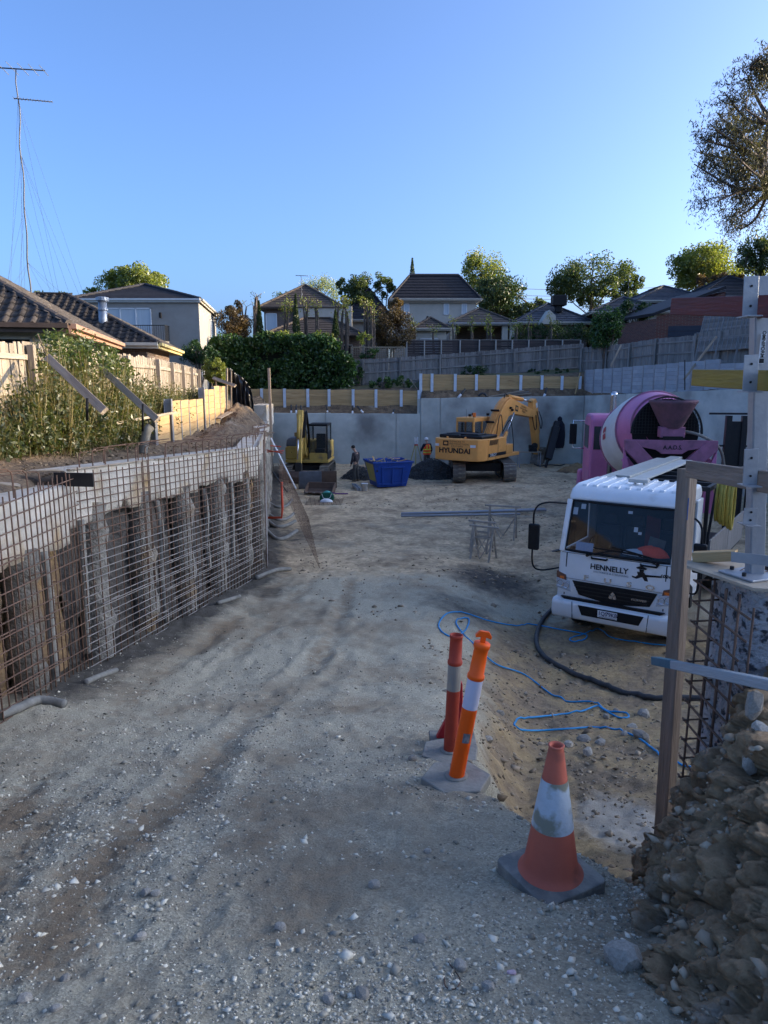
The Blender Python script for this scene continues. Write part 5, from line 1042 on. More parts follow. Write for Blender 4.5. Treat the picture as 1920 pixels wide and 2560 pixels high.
sh, _ = clumps(T(745, 838, 46.5), (R(95, 46), .6, R(10, 46)), 26, 700, .5, .2); o = thing('hedge_shoots', 'yellow green shoots along the top of the ivy hedge', 'shrub', T(745, 845, 46.6)); link('foliage', leafmesh('foliage', np.concatenate([sh, clumps(T(910, 842, 46.5), (R(16, 46), .3, R(14, 46)), 6, 160)[0], clumps(T(770, 870, 46.0), (R(60, 46), .2, R(18, 46)), 12, 300)[0]]), .11, LF_YEL), o, True)  # lighter, yellower leaves than the hedge body
big('shrub', 'dark shrub at the left end of the hedge below the grey house', 500, 880, 41, 42, 30, .09, LF_DRK, 2600, 22, zb=4, tr=.08, cat='shrub')
big('shrub', 'sunlit yellow green bush beside the black plastic sheet', 538, 930, 33, 28, 32, .07, LF_YEL, 2600, 18, zb=3.6, tr=.06, cat='shrub')
big('shrub', 'small ivy clump at the foot of the grey fence', 955, 958, 45.6, 38, 14, .09, LF_HEDGE, 900, 12, zb=4.5, tr=.04, cat='shrub'); big('shrub', 'ivy climbing the grey fence post below the lattice', 895, 935, 47.6, 12, 32, .09, LF_HEDGE, 500, 12, zb=4.6, tr=.04, cat='shrub', ntips=4)
big('shrub', 'ivy trailing over the lattice screen', 925, 885, 49.6, 34, 12, .09, LF_HEDGE, 500, 10, zb=5, tr=.04, cat='shrub', ntips=4); big('shrub', 'low weeds along the middle of the grey fence', 1185, 930, 47.2, 34, 18, .08, LF_DRK, 800, 14, zb=5, tr=.04, cat='shrub', ntips=4)
big('shrub', 'weeds at the fence foot behind the tall pale post', 1010, 955, 45.8, 26, 12, .08, LF_HEDGE, 500, 10, zb=4.8, tr=.04, cat='shrub', ntips=4); big('shrub', 'low weeds at the right end of the grey fence', 1370, 930, 47.2, 60, 8, .08, LF_DRK, 800, 16, zb=5.2, tr=.04, cat='shrub', ntips=4)
big('shrub', 'bright green ivy shrub growing over the right fence corner', 1512, 825, 45.5, 36, 46, .10, LF_HEDGE, 3600, 26, zb=5.6, tr=.08, cat='shrub', extra=((1500, 885, 22, 34, 8, 900), (1530, 800, 26, 26, 6, 700))); big('shrub', 'dark shrub in front of the cream gutter house', 1585, 780, 52, 44, 26, .10, LF_DRK, 2400, 20, zb=6, tr=.08, cat='shrub')
# gum tree at the top right
def gum():
    Y = 30; root = thing('gum_tree', 'tall gum tree with sparse hanging leaves at the top right', 'tree', (17.6, Y, 5)); mb = MB(); tr = [Vector((17.8, Y, 4.5)), Vector((17.4, Y, 8)), at(1925, 470, Y), at(1908, 400, Y), at(1925, 300, Y), at(1960, 150, Y)]
    mb.tube(spline(tr, 6), [lerp(.34, .06, i/30) for i in range(31)], 8); P = []
    tg = [(1840, 470, 1735, 410), (1860, 380, 1760, 350), (1850, 330, 1790, 280), (1870, 300, 1810, 230), (1890, 240, 1870, 190), (1900, 200, 1915, 150), (1840, 430, 1770, 400), (1850, 450, 1800, 430), (1850, 480, 1790, 505), (1880, 520, 1840, 545), (1900, 380, 1850, 330), (1900, 440, 1850, 400), (1905, 300, 1860, 270), (1880, 360, 1815, 330), (1900, 470, 1860, 460), (1890, 545, 1850, 575), (1930, 200, 1950, 130), (1990, 300, 2050, 250), (1990, 420, 2080, 380), (1960, 250, 2000, 180), (1830, 400, 1745, 380), (1825, 350, 1775, 310), (1880, 170, 1900, 140), (1960, 520, 2040, 520)]
    for mx, my, ex, ey in tg:
        s = min(tr[2:], key=lambda q: (q-at(mx, my, Y)).length); dy_ = random.uniform(-2.2, 2.2); m = at(mx, my, Y+dy_*.5); e = at(ex, ey, Y+dy_); sp = spline([s, m, e], 6); mb.tube(sp, [lerp(.09, .02, i/12) for i in range(13)], 6)
        for k in range(9):
            f = random.uniform(.35, 1.0); p = sp[int(f*12)]; q = p+Vector((random.uniform(-.8, .8), random.uniform(-.7, .7), random.uniform(-.25, .55))); mb.tube([p, p.lerp(q, .5)+Vector((0, 0, .1)), q], [.02, .014, .008], 4)
            for _ in range(4):
                r = q+Vector((random.gauss(0, .22), random.gauss(0, .22), random.gauss(-.05, .16))); m_ = 26
                g = np.random.normal(0, 1, (m_, 3))*np.array([.12, .12, .2]); g[:, 2] -= np.abs(g[:, 2])*.6; P.append(np.array(r)+g)
    mb.build('trunk', GUMBARK, root, True, smooth=True); link('crown', leafmesh('crown', np.concatenate(P), .085, LF_GUM, .65, .20), root, True)
gum()
# unseen trees added beyond the right boundary to cast shade
for i_, (x, y, h, zb_) in enumerate(((40, 46, 11, 5.8), (44, 54, 12, 6.2), (38, 58, 10, 6.2), (36, 22, 6.2, 5.4))):
    tree('leafy_tree', ['tall shade tree added out of view behind the gum tree', 'tall shade tree added out of view behind the townhouses', 'tall shade tree added out of view beyond the right hand roofs', 'shade tree added out of view before the townhouse row'][i_], (x, y, zb_), (x, y, zb_+h*.45), [((x, y, zb_+h*.6), (4.2, 4.2, h*.45), 34, 5200)], .24, LF_MID, .2)
# ================================================================ machines
WHT = M('truck_white', (.80, .80, .79), (.70, .70, .68), 1.5, .3, .02, spec=.5, coat=.3, spots=(.56, .53, .47), spot_scale=3.5, spot_lo=.60, spot_hi=.85)
CHR = M('chrome', (.62, .62, .64), (.5, .5, .52), 6, .22, 0, metal=.9); GLAMP = glassmat('lamp_glass', (.45, .47, .5), .08); AMB = glassmat('amber_lens', (.75, .16, .02), .2)
WIND = glassmat('windscreen', (.03, .045, .05), .02, .26); DGL = glassmat('cab_glass', (.015, .02, .025), .04)
HIVIS = M('hivis_orange', (.90, .10, .035), (.75, .07, .02), 6, .8, .3); REFL = M('reflective_grey', (.62, .64, .65), (.5, .52, .54), 6, .4, .1); NAVY = M('navy_cloth', (.02, .022, .035), (.012, .013, .02), 8, .9, .4)
INK = M('black_lettering', (.012, .012, .014), (.012, .012, .014), 3, .4, 0); SEATC = M('seat_cloth', (.03, .03, .035), (.02, .02, .022), 8, .9, .2); ALU = M('grey_scaffold_plank', (.50, .50, .47), (.36, .36, .33), 3, .6, .3, rand=.15, stretch=(.6, 6, 6))
DSTEEL = M('dark_steel', (.016, .016, .018), (.026, .024, .022), 8, .5, .15, spec=.25)
def rbox(mb, a, b, R=None): return mb.box2(a, b)
def wheel(parent, c, r, w, axis='X', mat=None):
    Mx = Matrix.Translation(c) @ (Matrix.Rotation(math.pi/2, 4, 'Y') if axis == 'X' else Matrix.Identity(4)); t = MB().lathe([(r*.6, -w/2), (r*.93, -w/2), (r, -w*.38), (r, w*.38), (r*.93, w/2), (r*.6, w/2)], 28, Mx).build('wheel', RUB, parent, False, smooth=True)
    MB().lathe([(.02, -w*.3), (r*.58, -w*.42), (r*.6, -w*.5), (r*.6, w*.5), (r*.58, w*.42), (.02, w*.3)], 24, Mx, cap=False).build('rim', mat or CHR, t, False, smooth=True); return t
def PX(y0): return lambda u, v, d: (d, u, v)   # profile in (y,z), extruded along x
# ---------------------------------------------------------------- white flatbed truck
tk = thing('flatbed_truck', 'white flatbed truck with planks on its rack and lettering across the front', 'truck', (4.31, 12.95, 0), R_(-35))
def tb(mb, name, mat, parent=None, bevel=.0, smooth=False, seg=2): return mb.build(name, mat, parent or tk, False, smooth=smooth, bevel=bevel, seg=seg)
F_ = PX(0); cab = tb(MB().prism([(.05, .66), (.0, .80), (.0, 1.05), (.075, 1.72), (.20, 1.72), (.20, .66)], -1.09, 1.09, F_), 'front_panel', WHT, bevel=.05, seg=3)
tb(MB().prism([(.335, 2.68), (.37, 2.80), (.48, 2.92), (.75, 2.985), (1.9, 2.985), (2.02, 2.9), (2.05, 2.68)], -1.06, 1.06, F_), 'roof', WHT, bevel=.07, seg=3)
rf_ = bpy.data.objects['roof'] if False else None
ribs = MB()
for k in range(9):
    x = -.84+k*.21; ribs.prism([(.56, 2.93), (.60, 2.985), (1.8, 3.02), (1.85, 2.98), (1.85, 2.95), (.6, 2.93)], x-.045, x+.045, F_)
tb(ribs, 'roof_ribs', WHT, bevel=.012)
for s in (-1, 1):
    tb(MB().beam((s*1.045, .09, 1.70), (s*1.02, .345, 2.70), .10, .10, (1, 0, 0)), 'pillar', WHT, bevel=.02)
    d = tb(MB().prism([(.20, .72), (.17, 1.72), (1.55, 1.72), (1.55, .95), (1.35, .72)], s*1.03, s*1.09, F_), 'door', WHT, bevel=.015)
    tb(MB().prism([(.19, 1.74), (.40, 2.66), (1.50, 2.66), (1.50, 1.74)], s*1.045, s*1.065, F_), 'window', DGL, d)
    tb(MB().box2((s*1.03, 1.55, .72), (s*1.09, 2.03, 2.70)), 'rear_panel', WHT, bevel=.015); tb(MB().box2((s*1.085, 1.25, 1.45), (s*1.12, 1.45, 1.50)), 'handle', BLK, d)
    # mirrors
    mr = tb(MB().tube(spline([(s*1.06, .25, 2.62), (s*1.35, -.12, 2.66), (s*1.52, -.22, 2.5), (s*1.53, -.22, 2.0), (s*1.53, -.22, 1.45), (s*1.4, -.1, 1.30), (s*1.06, .12, 1.36)], 5), .018, 8), 'mirror_arm', BLK, smooth=True)
    tb(MB().box((s*1.52, -.22, 1.98), (.22, .10, .52)), 'mirror', BLK, mr, bevel=.035, seg=3); tb(MB().box((s*1.52, -.165, 1.98), (.18, .006, .46)), 'mirror_glass', CHR, mr)
    # lamps
    hl = tb(MB().prism([(s*.80, .93), (s*1.10, .99), (s*1.10, 1.19), (s*.84, 1.14)], -.012, .10, lambda u, v, d_: (u, d_+.0, v)), 'headlight', GLAMP, bevel=.01); tb(MB().prism([(s*.90, 1.145), (s*1.10, 1.19), (s*1.10, 1.31), (s*.92, 1.25)], -.008, .10, lambda u, v, d_: (u, d_, v)), 'indicator', M('smoked_amber', (.22, .10, .06), (.16, .07, .045), 9, .25, 0), hl)
    tb(MB().box((s*.985, -.012, 1.2), (.08, .03, .05)), 'side_light', AMB, hl); wheel(tk, (s*.92, 1.05, .47), .47, .27); wheel(tk, (s*.90, 5.3, .47), .47, .5); tb(MB().prism([(.45, .55), (.50, .95), (.75, 1.08), (1.35, 1.08), (1.6, .95), (1.65, .55), (1.5, .55), (1.42, .85), (1.05, 1.0), (.68, .85), (.6, .55)], s*.78, s*1.1, F_), 'wheel_arch', BLK)
tb(MB().box2((-1.03, 1.98, .9), (1.03, 2.04, 2.7)), 'cab_back', BLK); tb(MB().box2((-1.02, .2, .7), (1.02, 2.0, .95)), 'cab_floor', BLK)
# windscreen, rubber, interior
u = np.linspace(-1, 1, 15); U_, V_ = np.meshgrid(u, np.linspace(0, 1, 7)); wx = U_*(1.0-.03*V_); wy = .075+V_*.255+.05*U_**2-.01; wz = 1.735+V_*.945+.02*U_**2*0
grid('windscreen', wx, wy, wz, WIND, tk, False)
rb = MB(); rim = [(wx[j, i], wy[j, i]-.006, wz[j, i]) for j, i in [(0, i) for i in range(15)]+[(j, 14) for j in range(1, 7)]+[(6, i) for i in range(13, -1, -1)]+[(j, 0) for j in range(5, 0, -1)]]; rb.tube(rim, .026, 6, closed=True); tb(rb, 'windscreen_seal', BLK, smooth=True)
ds = tb(MB().prism([(.14, 1.45), (.15, 1.66), (.42, 1.74), (.62, 1.70), (.70, 1.4)], -1.0, 1.0, F_), 'dashboard', SEATC, bevel=.03)
for x in (-.55, .0, .6): st = MB(); st.box2((x-.25, .95, 1.1), (x+.25, 1.45, 1.35)); st.box2((x-.24, 1.40, 1.3), (x+.24, 1.55, 2.05)); st.box2((x-.13, 1.42, 2.07), (x+.13, 1.52, 2.3)); tb(st, 'seat', SEATC, bevel=.05)
tb(MB().tube([(-.5+.22*math.cos(q), .72+.10*math.sin(q), 1.80+.17*math.sin(q)) for q in np.linspace(0, 2*math.pi, 20)[:-1]], .014, 6, closed=True), 'steering_wheel', BLK, smooth=True)
PAP = M('paper', (.66, .68, .70), (.56, .58, .60), 7, .7, 0); PAPB = M('blue_card', (.18, .34, .55), (.28, .42, .58), 25, .6, 0)
for x, z, w, h, m_, lab in ((-.90, 2.48, .09, .14, PAP, 'sticker'), (-.75, 2.58, .09, .10, PAP, 'sticker'), (-.62, 1.83, .34, .17, PAPB, 'card'), (.16, 2.56, .08, .05, PAP, 'sticker'), (.30, 2.26, .07, .09, PAP, 'label'), (.38, 2.20, .06, .05, PAP, 'label')):
    f = (z-1.735)/.945; tb(MB().box((x, .075+f*.255+.05*x*x+.012, z), (w, .004, h), Matrix.Rotation(R_(-15), 3, 'X')), lab, m_)
def rag(parent, name, mat, c, rx, ry, rz, seed, n=22):
    q = np.linspace(0, 2*math.pi, n); t = np.linspace(0, math.pi/2, 9); Q, Tt = np.meshgrid(q, t); k = 1+.28*fbm(np.cos(Q)*1.6+5, np.sin(Q)*1.6+Tt, 3, seed)
    return grid(name, c[0]+rx*np.cos(Q)*np.sin(Tt)*k, c[1]+ry*np.sin(Q)*np.sin(Tt)*k, c[2]+rz*np.cos(Tt)*k, mat, parent, False)
vs_ = rag(tk, 'folded_vest', NAVY, (.42, .36, 1.70), .36, .18, .16, 3); rag(vs_, 'orange_sleeve', HIVIS, (.60, .30, 1.79), .30, .14, .17, 5); rag(vs_, 'reflective_band', REFL, (.30, .24, 1.78), .22, .10, .10, 8)
tb(MB().prism([(.42, 1.2), (.46, 2.35), (.72, 2.30), (.70, 1.2)], 1.3, 1.36, lambda a_, b_, d_: (a_-.25, d_, b_)), 'hanging_shirt', M('dark_red_cloth', (.14, .02, .02), (.08, .012, .012), 6, .9, .3)); tb(MB().box((.62, .52, 1.98), (.3, .02, .2), Matrix.Rotation(.2, 3, 'Y')), 'clipboard', M('card', (.13, .12, .11), None, 5, .8, 0))
# wipers and grab handles
for x0, x1, x2 in ((-.52, -.1, .33), (.78, .38, -.15)):
    wp_ = tb(MB().tube([(x0, -.005, 1.70), (x1, .045, 1.84)], .012, 6), 'wiper', BLK, smooth=True); tb(MB().beam((x1-.32 if x0 < 0 else x1-.45, .045, 1.86 if x0 < 0 else 1.92), (x1+.5 if x0 < 0 else x1+.3, .05, 1.83 if x0 < 0 else 1.80), .012, .03), 'blade', BLK, wp_); tb(MB().lathe([(.03, -.02), (.03, .03)], 10, Matrix.Translation((x0, .03, 1.70)) @ Matrix.Rotation(math.pi/2, 4, 'X')), 'pivot', BLK, wp_)
for x in (-.30, .62): tb(MB().tube([(x-.15, .07, 1.66), (x-.14, .03, 1.65), (x+.14, .03, 1.65), (x+.15, .07, 1.66)], .018, 8), 'grab_handle', BLK, smooth=True)
for s in (-1, 1):
    for k, (x, z, r_) in enumerate(((.90, 1.045, .055), (1.02, 1.075, .062))): tb(MB().lathe([(.012, .03), (r_, -.016), (r_+.006, -.017), (r_+.006, .02)], 18, Matrix.Translation((s*x, -.004, z)) @ Matrix.Rotation(math.pi/2, 4, 'X') @ Matrix.Rotation(math.pi, 4, 'X'), cap=False), 'lamp_bowl', CHR, smooth=True)
    tb(MB().beam((s*.935, .0, .86), (s*.935, .066, 1.69), .007, .02, (1, 0, 0)), 'panel_gap', INK); tb(MB().beam((s*.70, -.143, .44), (s*.72, -.139, .78), .006, .012, (1, 0, 0)), 'bumper_seam', INK)
tb(MB().box2((-1.04, .062, 1.688), (1.04, .075, 1.694)), 'panel_gap', INK); tb(MB().box2((-.93, -.006, 1.195), (.93, .004, 1.20)), 'panel_gap', INK)
# grille, bumper, plate
def fy(z): return float(np.interp(z, [.80, 1.05, 1.72], [0, 0, .075]))
gr_ = tb(MB().prism([(-.78, 1.165), (.82, 1.165), (.70, .90), (.15, .83), (-.15, .83), (-.64, .90)], -.014, .03, lambda a_, b_, d_: (a_, d_+.0, b_)), 'grille', BLK, bevel=.006)
for k in range(3): tb(MB().box((0, -.018, .93+k*.07), (1.30+.08*k, .012, .022)), 'grille_bar', DSTEEL, gr_)
def rhomb(cx, cz, ang, L=.078, w=.045):
    d = Vector((math.sin(ang), 0, math.cos(ang))); p = Vector((d.z, 0, -d.x)); c = Vector((cx, 0, cz)); return [c, c+d*L*.5+p*w, c+d*L*1.1, c+d*L*.5-p*w]
for k in range(3):
    q = rhomb(.02, .985, k*2*math.pi/3); mb = MB(); mb.add([(v.x, -.034, v.z) for v in q]+[(v.x, -.014, v.z) for v in q], [(0, 1, 2, 3), (0, 4, 5, 1), (1, 5, 6, 2), (2, 6, 7, 3), (3, 7, 4, 0)]); tb(mb, 'emblem', CHR, gr_)
tb(MB().prism([(-.10, .42), (-.145, .55), (-.135, .74), (-.07, .80), (.15, .80), (.20, .42)], -1.14, 1.14, F_), 'bumper', WHT, bevel=.05, seg=3); bmp = bpy.data.objects['bumper']
tb(MB().prism([(-.98, .835), (.98, .835), (.90, .79), (-.90, .79)], -.075, .02, lambda a_, b_, d_: (a_, d_, b_)), 'bumper_gap', BLK); tb(MB().prism([(-.60, .73), (.64, .73), (.56, .545), (-.52, .545)], -.150, -.10, lambda a_, b_, d_: (a_, d_, b_)), 'air_intake', BLK, bevel=.006)
pl_ = tb(MB().box((-.02, -.160, .645), (.37, .012, .135)), 'number_plate', WHITEP, bevel=.004)
def tf(x, z, y): return frame((x, y, z), (1, 0, 0), (0, 0, 1))
NAVI = M('plate_navy', (.02, .03, .10), (.02, .03, .10), 3, .5, 0)
text('1QS', .105, NAVI, pl_, tf(-.105, .655, -.168), sx=.92, bold=.001); text('9KB', .105, NAVI, pl_, tf(.085, .655, -.168), sx=.92, bold=.001); text('VICTORIA - THE EDUCATION STATE', .018, NAVI, pl_, tf(-.02, .592, -.168))
mb = MB(); mb.add([(-.035, -.1685, .70), (.01, -.1685, .70), (-.012, -.1685, .66)], [(0, 1, 2)]); tb(mb, 'plate_triangle', NAVI, pl_)
sg = thing  # lettering on the front panel
text('HENNELLY', .145, INK, tk, tf(-.10, 1.485, fy(1.485)-.009) @ Matrix.Rotation(R_(-6), 4, 'X'), sx=1.02, bold=.0035); text('SHOTCRETE & STEELFIXING', .047, M('grey_lettering', (.25, .25, .26), None, 3, .5, 0), tk, tf(-.06, 1.395, fy(1.395)-.009) @ Matrix.Rotation(R_(-6), 4, 'X'), spacing=1.15)
lg = MB(); y_ = fy(1.45)-.010
for poly in ([(.40, 1.60), (.50, 1.64), (.60, 1.60), (.58, 1.575), (.42, 1.575)], [(.46, 1.57), (.55, 1.57), (.54, 1.52), (.47, 1.52)], [(.42, 1.52), (.55, 1.52), (.60, 1.45), (.52, 1.42), (.44, 1.46)], [(.55, 1.48), (.86, 1.50), (.87, 1.47), (.58, 1.44)], [(.52, 1.43), (.60, 1.45), (.64, 1.34), (.74, 1.33), (.74, 1.31), (.60, 1.31)], [(.44, 1.46), (.52, 1.43), (.42, 1.38), (.34, 1.40), (.33, 1.43), (.40, 1.42)]): lg.add([(a_, y_, b_) for a_, b_ in poly], [tuple(range(len(poly)))])
lg.beam((-.45, y_, 1.355), (.35, y_, 1.335), .001, .006); tb(lg, 'logo_figure', INK)
for ch, x in (('F', -.52), ('U', -.10), ('S', .30), ('O', .68)): text(ch, .125, CHR, tk, tf(x, 1.255, fy(1.255)-.012) @ Matrix.Rotation(R_(-6), 4, 'X'), sx=1.7, depth=.006, bold=.003)
text('1024', .075, INK, tk, tf(.92, 1.50, fy(1.5)-.010) @ Matrix.Rotation(R_(-6), 4, 'X'), shear=.3, sx=1.3, bold=.003); text('FIGHTER', .06, CHR, gr_, tf(.50, .99, -.024), shear=.25, sx=1.2, depth=.003, bold=.001)
# beacon, chassis, deck, rack
bc = MB(); bc.box2((-.12, 1.0, 3.03), (.26, 1.18, 3.10)); bc.box2((-.02, 1.05, 2.98), (.02, 1.1, 3.04)); bc.box2((.15, 1.05, 2.98), (.19, 1.1, 3.04)); tb(bc, 'roof_beacon', M('beacon_cream', (.6, .57, .5), None, 4, .5, 0), bevel=.015)
ch = MB(); ch.box2((-.45, .3, .55), (-.30, 7.6, .85)); ch.box2((.30, .3, .55), (.45, 7.6, .85)); tb(ch, 'chassis', DSTEEL); tb(MB().box2((-1.15, 2.2, .95), (1.15, 6.7, 1.1)), 'deck', DSTEEL)
rk = MB()
for s in (-1, 1):
    for y in (2.25, 4.4, 6.4): rk.box2((s*1.12-.035, y-.035, 1.1), (s*1.12+.035, y+.035, 2.84))
    rk.box2((s*1.12-.04, 2.2, 2.80), (s*1.12+.04, 6.5, 2.89))
for y in (2.25, 2.95, 3.65, 4.4, 5.1, 5.8, 6.4): rk.box2((-1.1, y-.04, 2.795), (1.1, y+.04, 2.885))
rk = tb(rk, 'rack', DSTEEL); tb(MB().beam((1.12, 2.3, 1.2), (1.12, 3.2, 2.9), .05, .05), 'brace', DSTEEL, rk)
for s in (-1, 1):
    for k in range(2): tb(MB().box2((s*1.16, 2.5+k*2.1, 1.05), (s*1.20, 4.55+k*2.1, 1.75)), 'side_gate', PALG, bevel=.008)
for k_, (x0, z0, y0, y1) in enumerate(((-.93, 2.893, 2.2, 6.9), (-.60, 2.893, 2.0, 7.0), (-.62, 2.938, 2.35, 7.1), (-.30, 2.893, 2.3, 6.8))):
    o = MB().box2((x0-.15, y0, z0), (x0+.15, y1, z0+.042)).build('scaffold_plank', ALU, None, bevel=.006); o.matrix_basis = tk.matrix_basis.copy(); tag(o, ['left', 'lower middle', 'upper stacked', 'right'][k_]+' grey scaffold plank lying on the truck rack', 'plank', 'planks on the truck rack')
hc = MB()
for k in range(7):
    r = .30+.02*k; hc.tube([(1.25+.05*k, 2.55+.05*math.sin(k*2)+r*.45*math.cos(q), 2.55+r*1.25*math.sin(q)) for q in np.linspace(0, 2*math.pi, 26)[:-1]], .028, 7, closed=True)
o = hc.build('hose_coil', M('yellow_hose', (.48, .36, .07), (.36, .27, .05), 8, .6, .1), None, smooth=True); o.matrix_basis = tk.matrix_basis.copy(); tag(o, 'coiled yellow hose hanging behind the white truck cab', 'hose')
# ---------------------------------------------------------------- pink concrete mixer
PNK = M('mixer_pink', (.54, .18, .33), (.44, .14, .27), 2, .45, .05, spots=(.33, .15, .2), spot_scale=1.5, spot_lo=.6, spot_hi=.8); PNKD = M('mixer_pink_dusty', (.40, .15, .24), (.20, .09, .13), 3, .7, .15); DRW = M('drum_white', (.64, .64, .62), (.52, .51, .49), 2, .5, .05)
mx = thing('concrete_mixer', 'pink and white concrete mixer truck seen from behind', 'concrete mixer', (8.05, 20.0, 0), R_(-8)); mx.scale = (1.06, 1.06, 1.07); 
def xb(mb, name, mat, parent=None, **k): return mb.build(name, mat, parent or mx, False, **k)
ax = Vector((0, 5.2, -1.15)).normalized(); DM = frame((0, .75, 3.55), ax.cross(Vector((1, 0, 0))), (1, 0, 0)); DM = Matrix((Vector((1, 0, 0)), ax.cross(Vector((1, 0, 0))), ax)).transposed().to_4x4(); DM.translation = (0, .75, 3.52)
db = MB(); prof = [(.62, 0), (.80, .3), (.98, .75), (1.10, 1.15), (1.19, 1.7), (1.22, 2.3), (1.22, 3.1), (1.12, 3.8), (.85, 4.4), (.55, 4.7)]
db.lathe(prof, 40, DM, cap=False); nseg = 40; db.mi = [(0 if i in (0, 1, 2) else 1) for i in range(len(prof)-1) for _ in range(nseg)]; dr_ = xb(db, 'drum', [PNK, DRW], smooth=True)
for s_, r_ in ((.34, .83), (1.15, 1.105), (3.1, 1.225)): xb(MB().lathe([(r_-.01, s_-.05), (r_+.025, s_-.03), (r_+.025, s_+.03), (r_-.01, s_+.05)], 40, DM, cap=False), 'drum_band', PNKD, dr_, smooth=True)
LOGOR = M('drum_logo_red', (.45, .06, .09), None, 3, .5, 0); lm = MB()
for a0_ in (3.05, 3.22): lm.lathe([(1.228, 2.2), (1.228, 2.65)], 4, DM, cap=False, a0=a0_, a1=a0_+.13)
xb(lm, 'drum_logo', LOGOR, dr_)
# mesh guard, hopper, rear frame
gd = MB(); 
for a_ in np.linspace(0, math.pi, 25)[:-1]:
    b_ = a_+math.pi/24; gd.beam((.92*math.cos(a_), .55, 3.25+.98*math.sin(a_)), (.92*math.cos(b_), .55, 3.25+.98*math.sin(b_)), .05, .04, (0, 1, 0))
for k in range(-11, 12): x = k*.08; h = math.sqrt(max(0, .9**2-x*x)); gd.beam((x, .56, 3.25), (x, .56, 3.25+h*1.06), .012, .012, (0, 1, 0))
for k in range(12): z = k*.08; w = math.sqrt(max(0, .9**2-(z/1.06)**2)); gd.beam((-w, .57, 3.25+z), (w, .57, 3.25+z), .012, .012)
xb(gd, 'mesh_guard', DSTEEL); xb(MB().lathe([(.88, -.02), (.0, 0)], 30, Matrix.Translation((0, .66, 3.3)) @ Matrix.Rotation(math.pi/2, 4, 'X'), cap=False), 'drum_mouth', DARKIN)
HM = Matrix.Translation((.05, .25, 0)); HOPM = M('hopper_grime', (.20, .09, .12), (.09, .06, .07), 4, .75, .2); hop = xb(MB().lathe([(.24, 3.42), (.30, 3.5), (.58, 4.05), (.62, 4.10), (.62, 4.16), (.58, 4.16), (.28, 3.6)], 28, HM, cap=False), 'hopper', HOPM, smooth=True); xb(MB().box2((-.26, .05, 3.18), (.36, .45, 3.46)), 'hopper_throat', PNKD, hop, bevel=.02); xb(MB().box2((-.20, .0, 3.10), (.30, .5, 3.22)), 'throat_opening', DARKIN, hop)
XZ = lambda d0: (lambda u_, v_, d_: (u_, d_, v_))
fr2 = xb(MB().prism([(-.95, 3.12), (1.05, 3.12), (1.05, 2.96), (.45, 2.86), (.30, 2.76), (-.22, 2.76), (-.36, 2.86), (-.95, 2.98)], -.02, .14, XZ(0)), 'rear_crossbeam', PNKD, bevel=.01); text('A.A.D.S.', .15, INK, fr2, tf(.05, 2.93, -.026), bold=.003, sx=.95)
for s in (-1, 1):
    xb(MB().prism([(s*1.18, 3.12), (s*.92, 3.12), (s*.22, 2.42), (s*.22, 2.12), (s*.42, 2.12), (s*1.18, 2.86)], -.05, .10, XZ(0)), 'diagonal_strut', PNKD, bevel=.015)
    xb(MB().prism([(s*1.18, 2.92), (s*1.20, 1.2), (s*.85, 1.2), (s*1.02, 2.4)], .0, .12, XZ(0)), 'side_plate', PNK, bevel=.01); xb(MB().beam((s*1.12, .2, 2.6), (s*.3, .4, 1.6), .18, .2, (0, 1, 0)), 'brace', PNK, bevel=.01)
    wheel(mx, (s*1.0, 1.8, .52), .52, .5); wheel(mx, (s*1.0, 3.1, .52), .52, .5); wheel(mx, (s*1.05, 7.2, .52), .52, .3)
xb(MB().prism([(-.30, 2.5), (.36, 2.5), (.40, 1.3), (-.34, 1.3)], -.1, .1, XZ(0)), 'chute', DARKIN, bevel=.02); xb(MB().box2((-.36, 2.42, 0) if False else (-.36, -.06, 2.42), (.42, .12, 2.52)), 'chute_bar', PNKD); xb(MB().box2((-.5, .3, .7), (.5, 8.6, 1.1)), 'chassis', DSTEEL); xb(MB().box2((-.95, .9, 1.9), (.95, 1.1, 2.9)), 'rear_pedestal', DSTEEL)
# cab, bonnet, stack, mirror, ladder
cb = xb(MB().prism([(6.0, 1.0), (6.0, 3.35), (6.2, 3.5), (7.35, 3.5), (7.6, 3.2), (7.75, 2.4), (7.75, 1.0)], -1.22, 1.22, F_), 'cab', PNK, bevel=.10, seg=3); xb(MB().prism([(7.7, .8), (7.7, 2.2), (8.9, 2.0), (9.0, .8)], -1.0, 1.0, F_), 'bonnet', PNK, bevel=.10, seg=3)
for s in (-1, 1):
    xb(MB().box2((s*1.225-.005, 6.4, 2.3), (s*1.225+.005, 7.4, 3.1)), 'side_window', DGL, cb); m2 = xb(MB().tube([(s*1.2, 7.5, 3.2), (s*1.62, 7.6, 3.22), (s*1.62, 7.6, 2.2), (s*1.2, 7.5, 2.2)], .025, 8), 'mirror_arm', CHR, smooth=True); xb(MB().box((s*1.62, 7.6, 2.72), (.26, .1, .75)), 'mirror', BLK, m2, bevel=.03); xb(MB().prism([(8.0, .5), (8.0, 1.35), (8.5, 1.35), (8.7, .5)], s*.9, s*1.3, F_), 'guard', PNK, bevel=.1)
xb(MB().box2((-1.1, 5.985, 2.3), (1.1, 5.998, 3.1)), 'rear_window', DGL, cb); xb(MB().tube([(-.55, 5.75, 1.2), (-.55, 5.75, 4.1), (-.55, 5.65, 4.25)], .10, 12), 'exhaust_stack', CHR, smooth=True)
ld = MB()
for x in (1.55, 1.95): ld.box2((x-.07, .4, 1.0), (x+.07, .55, 3.75))
